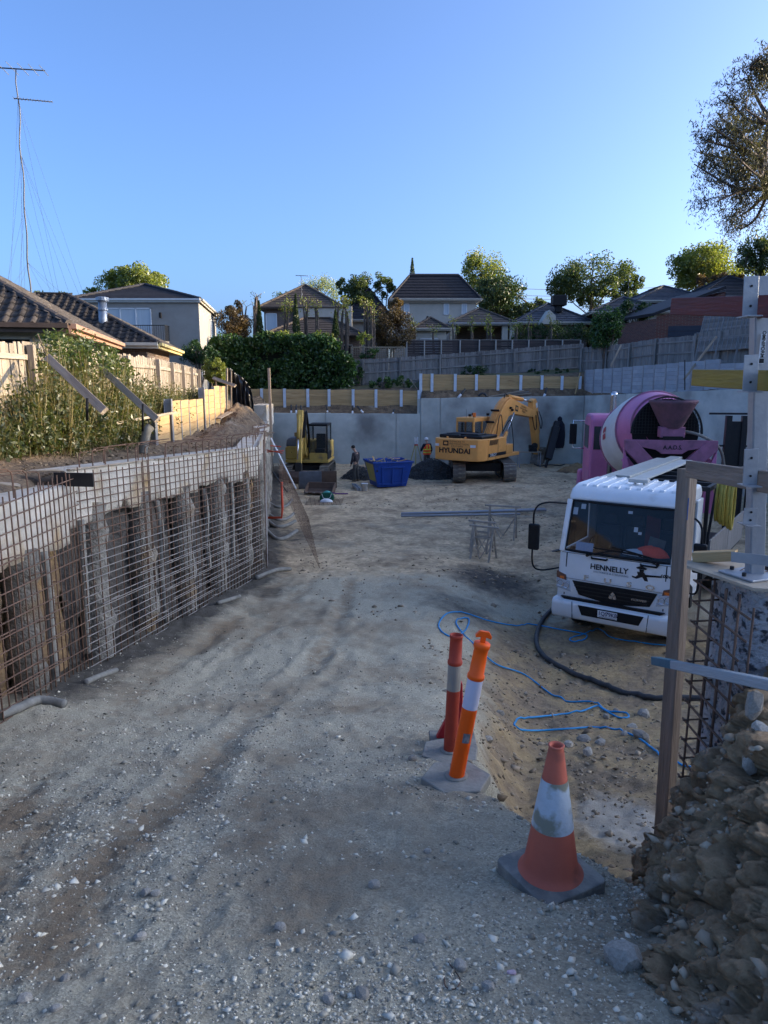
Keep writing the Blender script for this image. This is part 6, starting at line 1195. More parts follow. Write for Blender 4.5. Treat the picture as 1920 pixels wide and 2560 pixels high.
ld.box2((1.0, .35, 2.10), (2.15, 1.2, 2.16)); ld.tube([(1.05, .5, 3.8), (2.1, .5, 3.8)], .03, 6); ld.tube([(1.3, .5, 2.95), (2.1, .5, 2.95)], .025, 6); ld.box2((1.55, .45, 2.2), (1.95, .5, 3.6)); ld.tube([(2.12, .4, 1.0), (2.12, .4, 3.8)], .025, 6); xb(ld, 'ladder_platform', DSTEEL); xb(MB().tube(spline([(.3, .2, 3.35), (.75, .1, 3.25), (1.3, .2, 2.9), (1.5, .3, 2.3)], 6), .04, 8), 'water_hose', PVC, smooth=True); xb(MB().beam((1.0, -.1, 2.5), (1.25, -.2, 1.4), .04, .06), 'timber_handle', SLP)
# ---------------------------------------------------------------- orange excavator
ORG = M('excavator_orange', (.80, .37, .10), (.68, .30, .08), 2, .5, .06, spots=(.28, .15, .06), spot_scale=2.2, spot_lo=.62, spot_hi=.8); TRK = M('track_steel', (.22, .19, .15), (.10, .09, .08), 5, .7, .4, spots=(.33, .28, .20), spot_scale=3)
def tracks(root, L, w, gauge, h, yaw, n, mat=TRK):
    """two crawler tracks with single shoes"""
    Rm = Matrix.Rotation(yaw, 4, 'Z'); sh = MB(); sh.box((0, 0, 0), (w, 2*(L+math.pi*h/2)/n*.92, .035)); sh.box((0, 0, .03), (w, .02, .03)); sm = sh.mesh('shoe', mat)
    P = 2*(L-h)+math.pi*h
    for s in (-1, 1):
        tr = link('track', MB().prism([(-L/2+h/2+(h/2-.04)*math.cos(q), h/2+(h/2-.04)*math.sin(q)) for q in np.linspace(math.pi/2, 3*math.pi/2, 9)]+[(L/2-h/2+(h/2-.04)*math.cos(q), h/2+(h/2-.04)*math.sin(q)) for q in np.linspace(-math.pi/2, math.pi/2, 9)], s*gauge/2-w*.32, s*gauge/2+w*.32, PX(0)).mesh('track', DSTEEL), root, False, Rm)
        for i in range(n):
            d = P*i/n; Ls = L-h
            if d < Ls: c = (-Ls/2+d, h); a = 0
            elif d < Ls+math.pi*h/2: q = math.pi/2-(d-Ls)/(h/2); c = (Ls/2+h/2*math.cos(q), h/2+h/2*math.sin(q)); a = q-math.pi/2
            elif d < 2*Ls+math.pi*h/2: c = (Ls/2-(d-Ls-math.pi*h/2), 0); a = math.pi
            else: q = -math.pi/2-(d-2*Ls-math.pi*h/2)/(h/2); c = (-Ls/2+h/2*math.cos(q), h/2+h/2*math.sin(q)); a = q-math.pi/2
            link('shoe', sm, tr, False, Matrix.Translation((s*gauge/2, c[0], c[1]*.98+.02)) @ Matrix.Rotation(a, 4, 'X'))
        MB().tube([(s*gauge/2-w*.4, y, h*.36) for y in (0,)]+[(s*gauge/2+w*.4, 0, h*.36)], h*.25, 12).build('roller', DSTEEL, tr, False)
ex = thing('excavator', 'large orange excavator with raised bent boom', 'excavator', (5.05, 37.0, 0), R_(-35)); tracks(ex, 4.2, .62, 2.5, .92, R_(33), 44)
def eb(mb, name, mat, parent=None, **k): return mb.build(name, mat, parent or ex, False, **k)
eb(MB().lathe([(.65, .55), (.65, 1.1)], 24), 'slew_ring', DSTEEL); eb(MB().box((0, 0, .62), (1.9, 1.7, .4), Matrix.Rotation(R_(33), 3, 'Z')), 'car_body', DSTEEL)
YX = lambda u_, v_, d_: (u_, v_, d_)
q_ = [(-1.36, -1.9), (-1.36, -2.35), (-1.18, -2.66), (-.8, -2.78), (.8, -2.78), (1.18, -2.66), (1.36, -2.35), (1.36, -1.9)]
cw = eb(MB().prism(q_, 1.12, 2.18, YX), 'counterweight', ORG, bevel=.05, seg=3); eb(MB().box2((-1.33, -1.9, 1.12), (1.36, 1.75, 1.28)), 'deck', ORG, bevel=.02); ho = eb(MB().box2((.42, -1.89, 1.28), (1.36, .15, 2.16)), 'side_housing', ORG, bevel=.03)
eb(MB().box2((-1.33, -1.89, 1.28), (-.4, -.25, 2.16)), 'left_housing', ORG, bevel=.03); eb(MB().box2((.45, .15, 1.28), (1.36, .95, 1.75)), 'tool_box', ORG, bevel=.03)
eb(MB().box2((-1.15, -2.35, 2.16), (.0, -.45, 2.36)), 'engine_hood', BLK, bevel=.07, seg=3); eb(MB().box2((.03, -2.3, 2.16), (1.2, -.55, 2.33)), 'engine_hood', BLK, bevel=.07, seg=3); eb(MB().box2((-.9, -2.1, 2.34), (.9, -1.2, 2.40)), 'hood_ridge', BLK, bevel=.03)
for k in range(9): eb(MB().box((1.367, -1.72+k*.1, 1.98), (.012, .045, .26), Matrix.Rotation(-.35, 3, 'X')), 'vent_slot', INK, ho)
eb(MB().box2((1.362, -1.85, 1.28), (1.37, .1, 1.44)), 'side_stripe', INK, ho); text('210LC-7', .19, WHITEP, ho, frame((1.376, -1.35, 1.36), (0, 1, 0), (0, 0, 1)), bold=.004); eb(MB().box2((1.362, -.83, 1.45), (1.368, -.81, 2.12)), 'panel_seam', INK, ho)
tr_ = lambda x, z: frame((x, -2.787, z), (1, 0, 0), (0, 0, 1)); text('HYUNDAI', .34, INK, cw, tr_(-.02, 1.60), sx=1.15, bold=.012); GLT = M('faded_lettering', (.16, .08, .04), None, 3, .7, 0)
for i_, t_ in enumerate(('CONCRETE', 'CONSTRUCTION', 'SYSTEMS')): text(t_, .115, GLT, cw, tr_(.12, 2.05-.115*i_), sx=1.2, spacing=1.25)
lo_ = MB(); lo_.box2((-.66, -2.79, 1.84), (-.36, -2.785, 2.08)); eb(lo_, 'square_logo', INK, cw); lo_ = MB(); lo_.box2((-.60, -2.794, 1.90), (-.42, -2.789, 2.02)); eb(lo_, 'square_logo_centre', ORG, cw)
for x in (-1.02, .98): eb(MB().box((x, -2.76, 1.86), (.26, .02, .12), Matrix.Rotation(.25*np.sign(x), 3, 'Z')), 'warning_sticker', WHITEP, cw)
for x in (-.55, .45): eb(MB().lathe([(.05, 2.18), (.05, 2.26), (.02, 2.28)], 10, Matrix.Translation((x, -2.55, 0))), 'lifting_eye', ORG, cw)
# cab
cb = MB(); x0, x1 = -1.36, -.38
for (x, y) in ((x0, -.15), (x1, -.15), (x0, 1.6), (x1, 1.6), (x0, .75), (x1, .75)): cb.box2((x-.05, y-.06, 1.28), (x+.05, y+.06, 2.95))
cb.box2((x0-.05, -.2, 2.85), (x1+.05, 1.66, 3.08)); cb.box2((x0-.05, -.2, 1.28), (x1+.05, -.1, 2.05)); cb.box2((x1-.05, -.2, 1.28), (x1+.05, 1.6, 1.85)); cb.box2((x0-.05, -.2, 1.28), (x0+.05, 1.6, 1.8)); cb = eb(cb, 'cab', ORG, bevel=.04)
for a_, b_ in (((x0+.06, -.17, 2.08), (x1-.06, -.14, 2.82)), ((x1-.01, -.05, 1.9), (x1+.02, .68, 2.82)), ((x1-.01, .82, 1.9), (x1+.02, 1.52, 2.82)), ((x0-.02, -.05, 1.85), (x0+.01, 1.52, 2.82)), ((x0+.06, 1.58, 1.3), (x1-.06, 1.61, 2.82))): eb(MB().box2(a_, b_), 'window', WIND, cb)
eb(MB().box2((-1.1, .3, 1.3), (-.6, .9, 2.3)), 'seat', SEATC, cb, bevel=.06); eb(MB().lathe([(.07, 3.08), (.07, 3.12)], 12, Matrix.Translation((-.55, .2, 0))), 'beacon_base', BLK, cb); eb(MB().lathe([(.085, 3.12), (.085, 3.30), (.05, 3.33)], 14, Matrix.Translation((-.55, .2, 0))), 'beacon', AMB, cb)
for x, y in ((-.75, .1), (.0-.42, 1.5), (-1.3, 1.5)): eb(MB().box((x, y, 3.19), (.13, .1, .12)), 'work_light', BLK, cb); eb(MB().tube([(x, y, 3.08), (x, y, 3.15)], .015, 6), 'light_stalk', BLK, cb)
eb(MB().tube([(-.85, -.1, 3.08), (-.85, -.12, 3.5)], .008, 5), 'antenna', BLK, cb); eb(MB().box2((-1.72, .9, 2.05), (-1.66, 1.1, 2.75)), 'side_mirror', BLK, bevel=.02); eb(MB().tube([(-1.4, 1.55, 2.2), (-1.69, 1.0, 2.3)], .02, 6), 'mirror_arm', BLK)
# boom, stick, bucket
def bx_(pts, x0_, x1_): return MB().prism(pts, x0_, x1_, PX(0))
bm_ = eb(bx_([(.35, 1.45), (.15, 1.75), (.45, 2.15), (1.5, 3.35), (2.15, 3.86), (2.7, 4.02), (3.2, 3.95), (6.0, 3.25), (6.15, 3.0), (5.95, 2.85), (3.0, 3.18), (2.45, 3.05), (1.0, 1.7), (.65, 1.45)], -.10, .36), 'boom', ORG, bevel=.03); 
eb(MB().tube([(.13, 2.9, 4.12), (.13, 4.6, 3.92)], .12, 12), 'arm_cylinder', ORG, bm_, smooth=True); eb(MB().tube([(.13, 4.6, 3.92), (.13, 5.9, 3.74)], .06, 10), 'cylinder_rod', CHR, bm_, smooth=True); eb(bx_([(2.75, 3.95), (2.7, 4.2), (3.0, 4.2), (3.1, 3.95)], .03, .23), 'cylinder_bracket', ORG, bm_)
for x in (-.28, .52): eb(MB().tube([(x, 1.0, 1.35), (x, 1.9, 2.25)], .10, 12), 'boom_cylinder', ORG, bm_, smooth=True); eb(MB().tube([(x, 1.9, 2.25), (x, 2.75, 3.25)], .05, 10), 'cylinder_rod', CHR, bm_, smooth=True)
for k in range(4):
    y0 = -.04+k*.1; eb(MB().tube(spline([(y0, .25, 1.6), (y0, .25, 2.05), (y0, 1.0, 3.0), (y0, 1.75, 3.72), (y0, 2.4, 4.03), (y0, 2.9, 4.08)], 6), .027, 6), 'hydraulic_pipe', ORG, bm_, smooth=True)
for f in ((.75, 2.78), (1.3, 3.36)): eb(MB().box((.12, f[0]-.05, f[1]+.06), (.48, .05, .12), Matrix.Rotation(R_(48), 3, 'X')), 'pipe_clamp', BLK, bm_)
text('CONCRETE', .13, GLT, bm_, frame((.366, 4.35, 3.50), (0, 1, -.24), (0, .24, 1)), spacing=1.1); text('CONSTRUCTION', .13, GLT, bm_, frame((.366, 4.35, 3.37), (0, 1, -.24), (0, .24, 1))); text('SYSTEMS', .13, GLT, bm_, frame((.366, 4.35, 3.24), (0, 1, -.24), (0, .24, 1)))
lo_ = MB(); lo_.prism([(3.28, 3.66), (3.62, 3.58), (3.58, 3.27), (3.24, 3.35)], .362, .367, PX(0)); eb(lo_, 'square_logo', INK, bm_); lo_ = MB(); lo_.prism([(3.36, 3.56), (3.53, 3.52), (3.51, 3.38), (3.34, 3.42)], .367, .371, PX(0)); eb(lo_, 'square_logo_centre', ORG, bm_)
for y, z in ((2.55, 3.52), (2.75, 3.4)): eb(MB().box((.42, y, z), (.10, .14, .12)), 'work_light', BLK, bm_)
st_ = eb(bx_([(5.75, 3.55), (5.75, 3.85), (6.15, 3.95), (6.45, 3.7), (6.75, 2.7), (7.05, .75), (6.9, .6), (6.7, .75), (5.95, 2.75)], -.02, .30), 'stick', ORG, bevel=.03); eb(MB().tube([(.14, 6.75, 3.2), (.14, 7.1, 1.9)], .085, 10), 'bucket_cylinder', ORG, st_, smooth=True); eb(MB().tube([(.14, 7.1, 1.9), (.14, 7.25, 1.1)], .045, 8), 'cylinder_rod', CHR, st_, smooth=True); eb(MB().box((.31, 6.3, 3.55), (.012, .22, .3), Matrix.Rotation(.4, 3, 'X')), 'sticker', WHITEP, st_)
bk = MB(); bk.prism([(6.8, .95), (7.35, 1.05), (7.45, .55), (7.25, .1), (6.9, .05), (6.95, .3), (7.1, .6)], -.25, .55, PX(0)); eb(bk, 'bucket', TRK, bevel=.02)
for pts in ([(.34, 5.6, 3.0), (.40, 5.9, 2.2), (.38, 6.2, 2.3), (.34, 6.15, 3.0)], [(.4, .9, 2.0), (.5, .95, 3.0), (.5, 1.25, 3.15), (.5, 1.5, 2.2)], [(.34, 6.3, 3.2), (.42, 6.75, 2.2), (.40, 6.95, 2.6), (.33, 6.6, 3.2)], [(.12, 2.3, 4.05), (.12, 2.45, 4.3), (.12, 2.7, 4.15)], [(.45, 1.6, 2.3), (.7, 1.9, 2.9), (.9, 1.9, 2.0), (1.1, 1.6, 1.2)]): eb(MB().tube(spline(pts, 6), .025, 6), 'hydraulic_hose', BLK, bm_, smooth=True)
# ---------------------------------------------------------------- yellow excavator
YEL = M('excavator_yellow', (.55, .37, .09), (.42, .27, .07), 2.5, .6, .1, spots=(.16, .12, .08), spot_scale=2.0, spot_lo=.55, spot_hi=.72)
ey = thing('excavator', 'small yellow excavator facing the camera, its arm folded down', 'excavator', (at(777, 1190, 37.5).x, 37.4, 0), R_(176)); tracks(ey, 2.9, .45, 1.85, .68, 0, 40)
def yb(mb, name, mat, parent=None, **k): return mb.build(name, mat, parent or ey, False, **k)
yb(MB().box((0, 0, .5), (1.3, 1.4, .35)), 'car_body', DSTEEL); yb(MB().lathe([(.5, .5), (.5, .85)], 20), 'slew_ring', DSTEEL); yb(MB().box2((-1.12, -1.1, .82), (1.12, 1.0, .98)), 'deck', YEL, bevel=.03)
yb(MB().prism([(-1.12, -1.05), (-.7, -1.3), (.7, -1.3), (1.12, -1.05), (1.12, -.2), (-1.12, -.2)], .98, 1.9, YX), 'engine_cover', YEL, bevel=.10, seg=3); sc = yb(MB().prism([(1.14, .98), (1.14, 1.62), (.98, 1.66), (.42, 1.66), (.42, .98)], -.3, .92, lambda u_, v_, d_: (u_, d_, v_)), 'side_cover', YEL, bevel=.08, seg=3); yb(MB().prism([(1.12, 1.62), (1.08, 1.95), (.95, 2.1), (.45, 2.1), (.45, 1.62)], -.4, .86, lambda u_, v_, d_: (u_, d_, v_)), 'top_cover', M('grey_cover', (.16, .18, .20), (.12, .13, .15), 4, .5, .05), bevel=.10, seg=3); yb(MB().box((.8, .925, 1.35), (.03, .012, .05)), 'latch', BLK, sc)
cb = MB()
for (x, y) in ((-.12, .95), (-1.05, .95), (-.12, -.35), (-1.05, -.35)): cb.box2((x-.035, y-.04, .98), (x+.035, y+.04, 2.75))
cb.box2((-1.09, -.4, 2.68), (-.08, 1.0, 2.80)); cb.box2((-1.09, -.4, .98), (-1.0, .98, 1.4)); cb.box2((-1.08, .9, .98), (-.09, .98, 1.02)); cy = yb(cb, 'cab', BLK, bevel=.03); yb(MB().box2((-1.08, .90, .98), (-.1, .99, 1.32)), 'lower_front', YEL, cy, bevel=.02)
yb(MB().box2((-1.02, .96, 1.35), (-.15, .975, 2.66)), 'front_window', WIND, cy); yb(MB().box2((-1.075, -.3, 1.42), (-1.055, .9, 2.66)), 'side_window', WIND, cy); yb(MB().box2((-.11, -.3, 1.42), (-.09, .9, 2.66)), 'side_window', WIND, cy); yb(MB().box2((-.85, .0, 1.2), (-.35, .5, 1.5)), 'seat', SEATC, cy, bevel=.05); yb(MB().box2((-.85, -.1, 1.4), (-.35, .1, 2.25)), 'seat_back', SEATC, cy, bevel=.05)
bm_ = yb(bx_([(.75, 1.05), (.6, 1.4), (.75, 2.3), (1.1, 3.1), (1.5, 3.42), (1.85, 3.35), (1.75, 3.05), (1.4, 2.85), (1.2, 2.2), (1.15, 1.3)], .02, .34), 'boom', YEL, bevel=.03); st_ = yb(bx_([(1.55, 3.1), (1.6, 3.5), (1.95, 3.55), (2.2, 3.2), (2.55, 1.6), (2.7, .9), (2.5, .85), (2.2, 1.6)], -.02, .24), 'stick', YEL, bevel=.03)
yb(MB().tube([(.13, 2.1, 3.3), (.13, 2.55, 2.2)], .075, 10), 'bucket_cylinder', YEL, st_, smooth=True); yb(MB().tube([(.13, 2.55, 2.2), (.13, 2.85, 1.2)], .04, 8), 'cylinder_rod', CHR, st_, smooth=True); yb(MB().tube([(.18, 1.1, 1.0), (.18, 1.6, 2.7)], .07, 10), 'boom_cylinder', YEL, bm_, smooth=True)
for k in range(5): x = -.02-.03*k; yb(MB().tube(spline([(x, .9, 1.6), (x-.05, 1.0+.05*k, 2.4), (x, 1.5, 3.35+.03*k), (x-.06, 1.95, 3.2), (x, 2.3, 2.2)], 5), .02, 6), 'hydraulic_hose', BLK, bm_, smooth=True)
yb(bx_([(2.5, .95), (2.85, 1.05), (2.95, .6), (2.7, .4), (2.5, .6)], -.05, .27), 'linkage', DSTEEL, bevel=.02); bkt = MB(); bkt.prism([(2.45, .6), (2.95, .62), (3.1, .35), (3.0, .05), (2.75, .0), (2.5, .1)], -.32, .55, PX(0)); yb(bkt, 'bucket', M('bucket_rust', (.13, .09, .07), (.07, .05, .045), 4, .8, .3), bevel=.03)
yb(MB().box((0, 2.2, .33), (2.1, .10, .5)), 'dozer_blade', TRK, bevel=.02)
for s in (-.6, .6): yb(MB().beam((s, .9, .4), (s, 2.2, .35), .12, .14), 'blade_arm', DSTEEL)
wl_ = yb(MB().box((.55, .75, 2.25), (.22, .2, .22)), 'work_light', YEL, bevel=.03); yb(MB().tube([(.55, .75, 2.0), (.55, .75, 2.2)], .02, 6), 'light_stalk', BLK, wl_); yb(MB().tube([(-.05, .95, 2.3), (.12, 1.05, 2.85)], .015, 6), 'mirror_arm', BLK); yb(MB().box((.14, 1.05, 2.85), (.22, .05, .1)), 'mirror', BLK, bevel=.02)
# ================================================================ skip, heaps, small site things
BLU = M('skip_blue', (.012, .06, .30), (.010, .045, .22), 2, .45, .08, spots=(.03, .06, .12), spot_scale=3, spot_lo=.62, spot_hi=.75); SKY_ = M('skip_yellow', (.42, .36, .10), (.25, .24, .10), 3, .6, .1)
sk_ = thing('skip_bin', 'blue steel skip bin filled with timber scraps', 'skip bin', (at(970, 1218, 33.2).x, 33.9, 0), R_(17)); sk_.scale = (.86, .86, .92)
def hollow(mb, b0, b1, t0, t1, z0, z1, th=.04):
    """open box, bottom rect b0..b1, top rect t0..t1"""
    def rect(a, b, z, i): return [(a[0]+i, a[1]+i, z), (b[0]-i, a[1]+i, z), (b[0]-i, b[1]-i, z), (a[0]+i, b[1]-i, z)]
    mb.add(rect(b0, b1, z0, 0)+rect(t0, t1, z1, 0)+rect(t0, t1, z1, th)+rect(b0, b1, z0+th, th), [(0, 3, 2, 1)]+[(i, (i+1) % 4, 4+(i+1) % 4, 4+i) for i in range(4)]+[(4+i, 4+(i+1) % 4, 8+(i+1) % 4, 8+i) for i in range(4)]+[(8+i, 8+(i+1) % 4, 12+(i+1) % 4, 12+i) for i in range(4)]+[(12, 13, 14, 15)]); return mb
sb = hollow(MB(), (-.82, -.75), (.82, .75), (-1.12, -1.0), (1.12, 1.0), .05, 1.32).build('body', BLU, sk_, bevel=.01)
rm_ = MB(); rm_.tube([(-1.13, -1.01, 1.32), (1.13, -1.01, 1.32), (1.13, 1.01, 1.32), (-1.13, 1.01, 1.32)], .05, 6, closed=True); rm_.build('rim', BLU, sk_, bevel=.0)
for a_, b_ in (((-.55, -.81, .15), (-.62, -.98, 1.1)), ((.55, -.81, .15), (.62, -.98, 1.1)), ((-.8, -.80, .2), (.8, -.80, .2)), ((-.62, -.985, 1.08), (.62, -.985, 1.08)), ((0, -.82, .2), (0, -.98, 1.08))): MB().beam(a_, b_, .09, .05, (0, 1, 0)).build('rib', BLU, sb, bevel=.006)
MB().add([(-.855, -.60, .2), (-.855, .62, .2), (-1.10, .80, 1.22), (-1.10, -.8, 1.22)], [(0, 1, 2, 3)]).build('end_panel', SKY_, sb); MB().beam((-.9, -.95, .9), (-1.0, .9, 1.0), .07, .1).build('end_bar', DSTEEL, sb)
for i_ in range(44):
    a_ = Vector((random.uniform(-.9, .75), random.uniform(-.8, .8), random.uniform(1.05, 1.35))); q = random.uniform(0, 6.28); L = random.uniform(.3, .9); b_ = a_+Vector((math.cos(q)*L, math.sin(q)*L*.6, random.uniform(-.1, .22))); b_.x = max(-1, min(1, b_.x)); b_.y = max(-.85, min(.85, b_.y)); MB().beam(a_, b_, random.uniform(.03, .09), random.uniform(.015, .04)).build('scrap', random.choice((OLDW, RAILW, SLP, PALG)), None).matrix_basis = sk_.matrix_basis.copy(); o = COL.objects[-1]
    tag(o, 'broken timber scrap lying in the blue skip bin', 'timber scrap', 'scraps in the skip')
mo = MB(); 
f_ = grid('rubbish_fill', *[np.array(a_) for a_ in (lambda U, V: (U, V, .95+.12*fbm(U*4, V*4, 3, 3)))(*np.meshgrid(np.linspace(-1.0, 1.0, 26), np.linspace(-.88, .88, 22)))], GREYSOIL, None, False); f_.matrix_basis = sk_.matrix_basis.copy(); tag(f_, 'dirt and rubbish filling the blue skip bin', 'rubbish')
# aggregate heaps behind the skip
def heap(c, rx, ry, h, seed, n, label):
    o = mound('aggregate_heap', (c[0], c[1], 0), rx, ry, h, DAGG, seed, label, 'gravel heap', n=40, rough=.3)
    q = np.random.uniform(0, 6.28, n); r = np.sqrt(np.random.rand(n)); xs = c[0]+r*rx*np.cos(q); ysv = c[1]+r*ry*np.sin(q)
    s = stones('loose_stones', xs, ysv, np.random.uniform(.02, .06, n), DST, zfun=lambda a_, b_: h*np.clip(1-np.hypot((a_-c[0])/rx, (b_-c[1])/ry)**1.5, 0, 1)*.95+.02); s['kind'] = 'stuff'; s.parent = o
DAGG = M('dark_aggregate_bulk', (.10, .095, .085), (.04, .04, .038), 9, .95, 1.0, 30, bdist=.05)
heap((at(1080, 1200, 37.5).x, 37.6), 1.55, 1.5, .95, 3, 1600, 'dark gravel heap before the surveyor'); heap((at(900, 1200, 36.5).x, 36.5), 1.0, .8, .65, 7, 700, 'dark gravel heap between the man and the skip')
# white bucket and offcuts by the skip
bkm = MB().lathe([(.13, 0), (.15, .36), (.16, .36), (.16, .38), (.14, .38), (.125, .03)], 20); p = at(911, 1228, 31.7); o = thing('plastic_bucket', 'white plastic bucket beside the blue skip', 'bucket', (p.x, 32.1, 0)); bkm.build('tub', WHITEP, o, smooth=True); MB().tube([(.15*math.cos(q), .15*math.sin(q)*.3-.1, .34-.2*math.sin(q)) for q in np.linspace(0, math.pi, 10)], .006, 5).build('handle', DSTEEL, o)
for i_, dx in enumerate((0, .12)): tag(plank('steel_channel', (at(895, 1225, 32).x+dx, 31.9, .12), (at(880, 1210, 33).x+dx, 33.6, .10), .08, .12, GALV), ['left', 'right'][i_]+' grey steel channel lying beside the white bucket', 'channel')
# spare buckets before the yellow excavator
SPB = M('spare_bucket_brown', (.13, .085, .06), (.08, .055, .045), 3, .7, .3); SPG = M('spare_bucket_grey', (.12, .14, .17), (.08, .09, .11), 3, .6, .2)
def spare(label, px, py, Y, w, d, h, mat, rz, prof=None):
    p = at(px, py, Y); r = thing('excavator_bucket', label, 'bucket', (p.x, Y, 0), rz); pr = [(-d/2, h), (-d/2+.05, h*.35), (-d*.2, 0), (d*.35, .02), (d/2, h*.15), (d/2-.03, h*.22), (d*.3, .08), (-d*.15, .07), (-d/2+.12, h*.4), (-d/2+.08, h)]
    MB().prism(pr, -w/2, w/2, PX(0)).build('shell', mat, r, bevel=.01)
    for s in (-1, 1): MB().prism([(-d/2, h), (-d/2+.05, h*.35), (-d*.2, 0), (d*.35, .02), (d/2, h*.15), (.0, h*.75)], s*w/2-.02, s*w/2+.02, PX(0)).build('side_plate', mat, r, bevel=.006)
    for k in range(4): MB().beam((-w*.4+k*w*.267, d/2-.05, h*.17), (-w*.4+k*w*.267, d/2+.13, h*.2), .08, .04).build('tooth', TRK, r)
spare('brown trenching bucket lying in front of the yellow excavator', 800, 1230, 31.6, 1.25, .8, .45, SPB, R_(170)); spare('grey toothed bucket left of the folded arm', 775, 1222, 33.0, 1.0, .8, .85, SPG, R_(10)); spare('muddy bucket right of the folded arm', 818, 1215, 33.2, .85, .8, .85, SPB, R_(5))
# green bag and white plastic bag
p = at(817, 1252, 29.5); bg_ = thing('tool_bag', 'dark green tool bag on the ground with white trim', 'bag', (p.x, 29.6, .02)); GRN = M('green_canvas', (.012, .10, .06), (.01, .07, .045), 6, .8, .3); MB().prism([(-.30, 0), (.30, 0), (.30, .2), (.18, .34), (-.18, .34), (-.30, .2)], -.16, .16, lambda u_, v_, d_: (u_, d_, v_)).build('body', GRN, bg_, bevel=.05, seg=3)
MB().tube(spline([(-.2, -.17, .30), (-.12, -.18, .12), (.12, -.18, .12), (.2, -.17, .30)], 5), .012, 6).build('strap', WHITEP, bg_); rag(bg_, 'bag_lining', M('teal_lining', (.10, .38, .36), None, 6, .7, .2), (0, 0, .30), .16, .1, .1, 4); o = rag(None, 'plastic_bag', WHITEP, (p.x+.02, 29.1, .02), .26, .14, .14, 9); tag(o, 'white plastic bag lying in front of the green bag', 'bag')
mt_ = thing('steel_mesh_offcut', 'flat steel mesh offcut on the floor under the green bag', 'rebar mesh', (p.x, 29.2, .02))
for k in range(9): bar('bar', (p.x-.7+k*.17, 28.3, .03), (p.x-.95+k*.17, 30.2, .03), .008, RUST, mt_)
for k in range(8): bar('bar', (p.x-.8, 28.4+k*.25, .045), (p.x+.7, 28.4+k*.25, .045), .008, RUST, mt_)
tag(MB().tube(spline([at(820, 1230, 31), at(845, 1234, 31), at(870, 1234, 31)], 5), .03, 6).build('purple_sling', M('purple_sling', (.12, .04, .16), None, 5, .8, .2)), 'purple lifting sling trailing from the brown bucket', 'sling')
# pipes on the floor and trestles
for i_, (xa, ya, xb_, yb2, r) in enumerate(((1003, 1290, 1365, 1281, .05), (1003, 1296, 1300, 1291, .045), (1180, 1285, 1362, 1278, .045))):
    a_ = ground_hit(xa, ya); b_ = ground_hit(xb_, yb2); tag(bar('steel_pipe', (a_.x, a_.y, a_.z+.09), (b_.x, b_.y, b_.z+.09), r, GALV, None, 10), ['long middle', 'front', 'short rear'][i_]+' grey pipe lying on the floor behind the trestles', 'pipe', 'pipes on the pit floor')
TRS = M('trestle_steel', (.40, .36, .30), (.24, .21, .17), 6, .7, .2)
def trestle(label, pa, pb, Y, H, lean=.22):
    a_ = at(*pa, Y); b_ = at(*pb, Y-.35); a_.z = b_.z = H; r = thing('steel_trestle', label, 'trestle', ((a_.x+b_.x)/2, Y, 0)); d = (b_-a_).normalized(); n_ = Vector((-d.y, d.x, 0))
    MB().beam(a_-d*.08, b_+d*.08, .07, .05).build('top_bar', TRS, r, True); W_ = MB()
    for p in (a_+d*.08, b_-d*.08):
        for s in (-1, 1): MB().beam(p, Vector((p.x, p.y, gz(p.x, p.y)))+n_*s*lean, .048, .048).build('leg', TRS, r, True)
        MB().beam(p+n_*lean*.6*1-Vector((0, 0, H*.6)), p-n_*lean*.6-Vector((0, 0, H*.6)), .025, .025).build('tie', TRS, r, True)
    for s in (-1, 1):
        q0 = a_+d*.08+n_*s*lean*.3-Vector((0, 0, H*.3)); q1 = b_-d*.08+n_*s*lean*.3-Vector((0, 0, H*.3)); MB().beam(q0, q1, .025, .03).build('side_rail', TRS, r, True); q2 = a_.lerp(b_, .5)+n_*s*lean*.95; q2.z = gz(q2.x, q2.y)+.05; MB().tube([q0, q2], .012, 5).build('brace', TRS, r, True); MB().tube([q1, q2], .012, 5).build('brace', TRS, r, True)
trestle('rear steel trestle behind the pair of trestles', (1220, 1213), (1298, 1222), 22.5, 1.05); trestle('front steel trestle with slanting legs', (1183, 1243), (1243, 1236), 19.5, 1.0, .30); trestle('middle steel trestle leaning on the front one', (1180, 1236), (1235, 1230), 20.2, 1.0, .25)
tag(plank('steel_offcut', ground_hit(1362, 1388)+Vector((0, 0, .04)), ground_hit(1400, 1378)+Vector((0, 0, .05)), .12, .03, DSTEEL), 'dark steel offcut lying left of the truck cab', 'steel')
# bench, generator and draped breaker by the bucket of the orange excavator
p = at(1322, 1160, 41.5); b_ = thing('work_table', 'steel work table with tools beside the orange excavator bucket', 'table', (p.x, 41.5, 0)); MB().box2((-.65, -.35, .86), (.65, .35, .90)).build('top', OLDW, b_)
for x in (-.6, .6):
    for y in (-.3, .3): MB().box2((x-.025, y-.025, 0), (x+.025, y+.025, .86)).build('leg', GALV, b_)
g_ = thing('cut_off_saw', 'dark cut off saw standing on the steel work table', 'saw', (p.x+.2, 41.5, .9)); MB().box2((-.22, -.15, 0), (.22, .15, .22)).build('base', BLK, g_, bevel=.02); MB().lathe([(.19, -.02), (.19, .02)], 20, Matrix.Translation((.1, 0, .32)) @ Matrix.Rotation(math.pi/2, 4, 'X')).build('disc', DSTEEL, g_); MB().box((-.1, .0, .3), (.3, .14, .18)).build('motor', BLK, g_, bevel=.03)
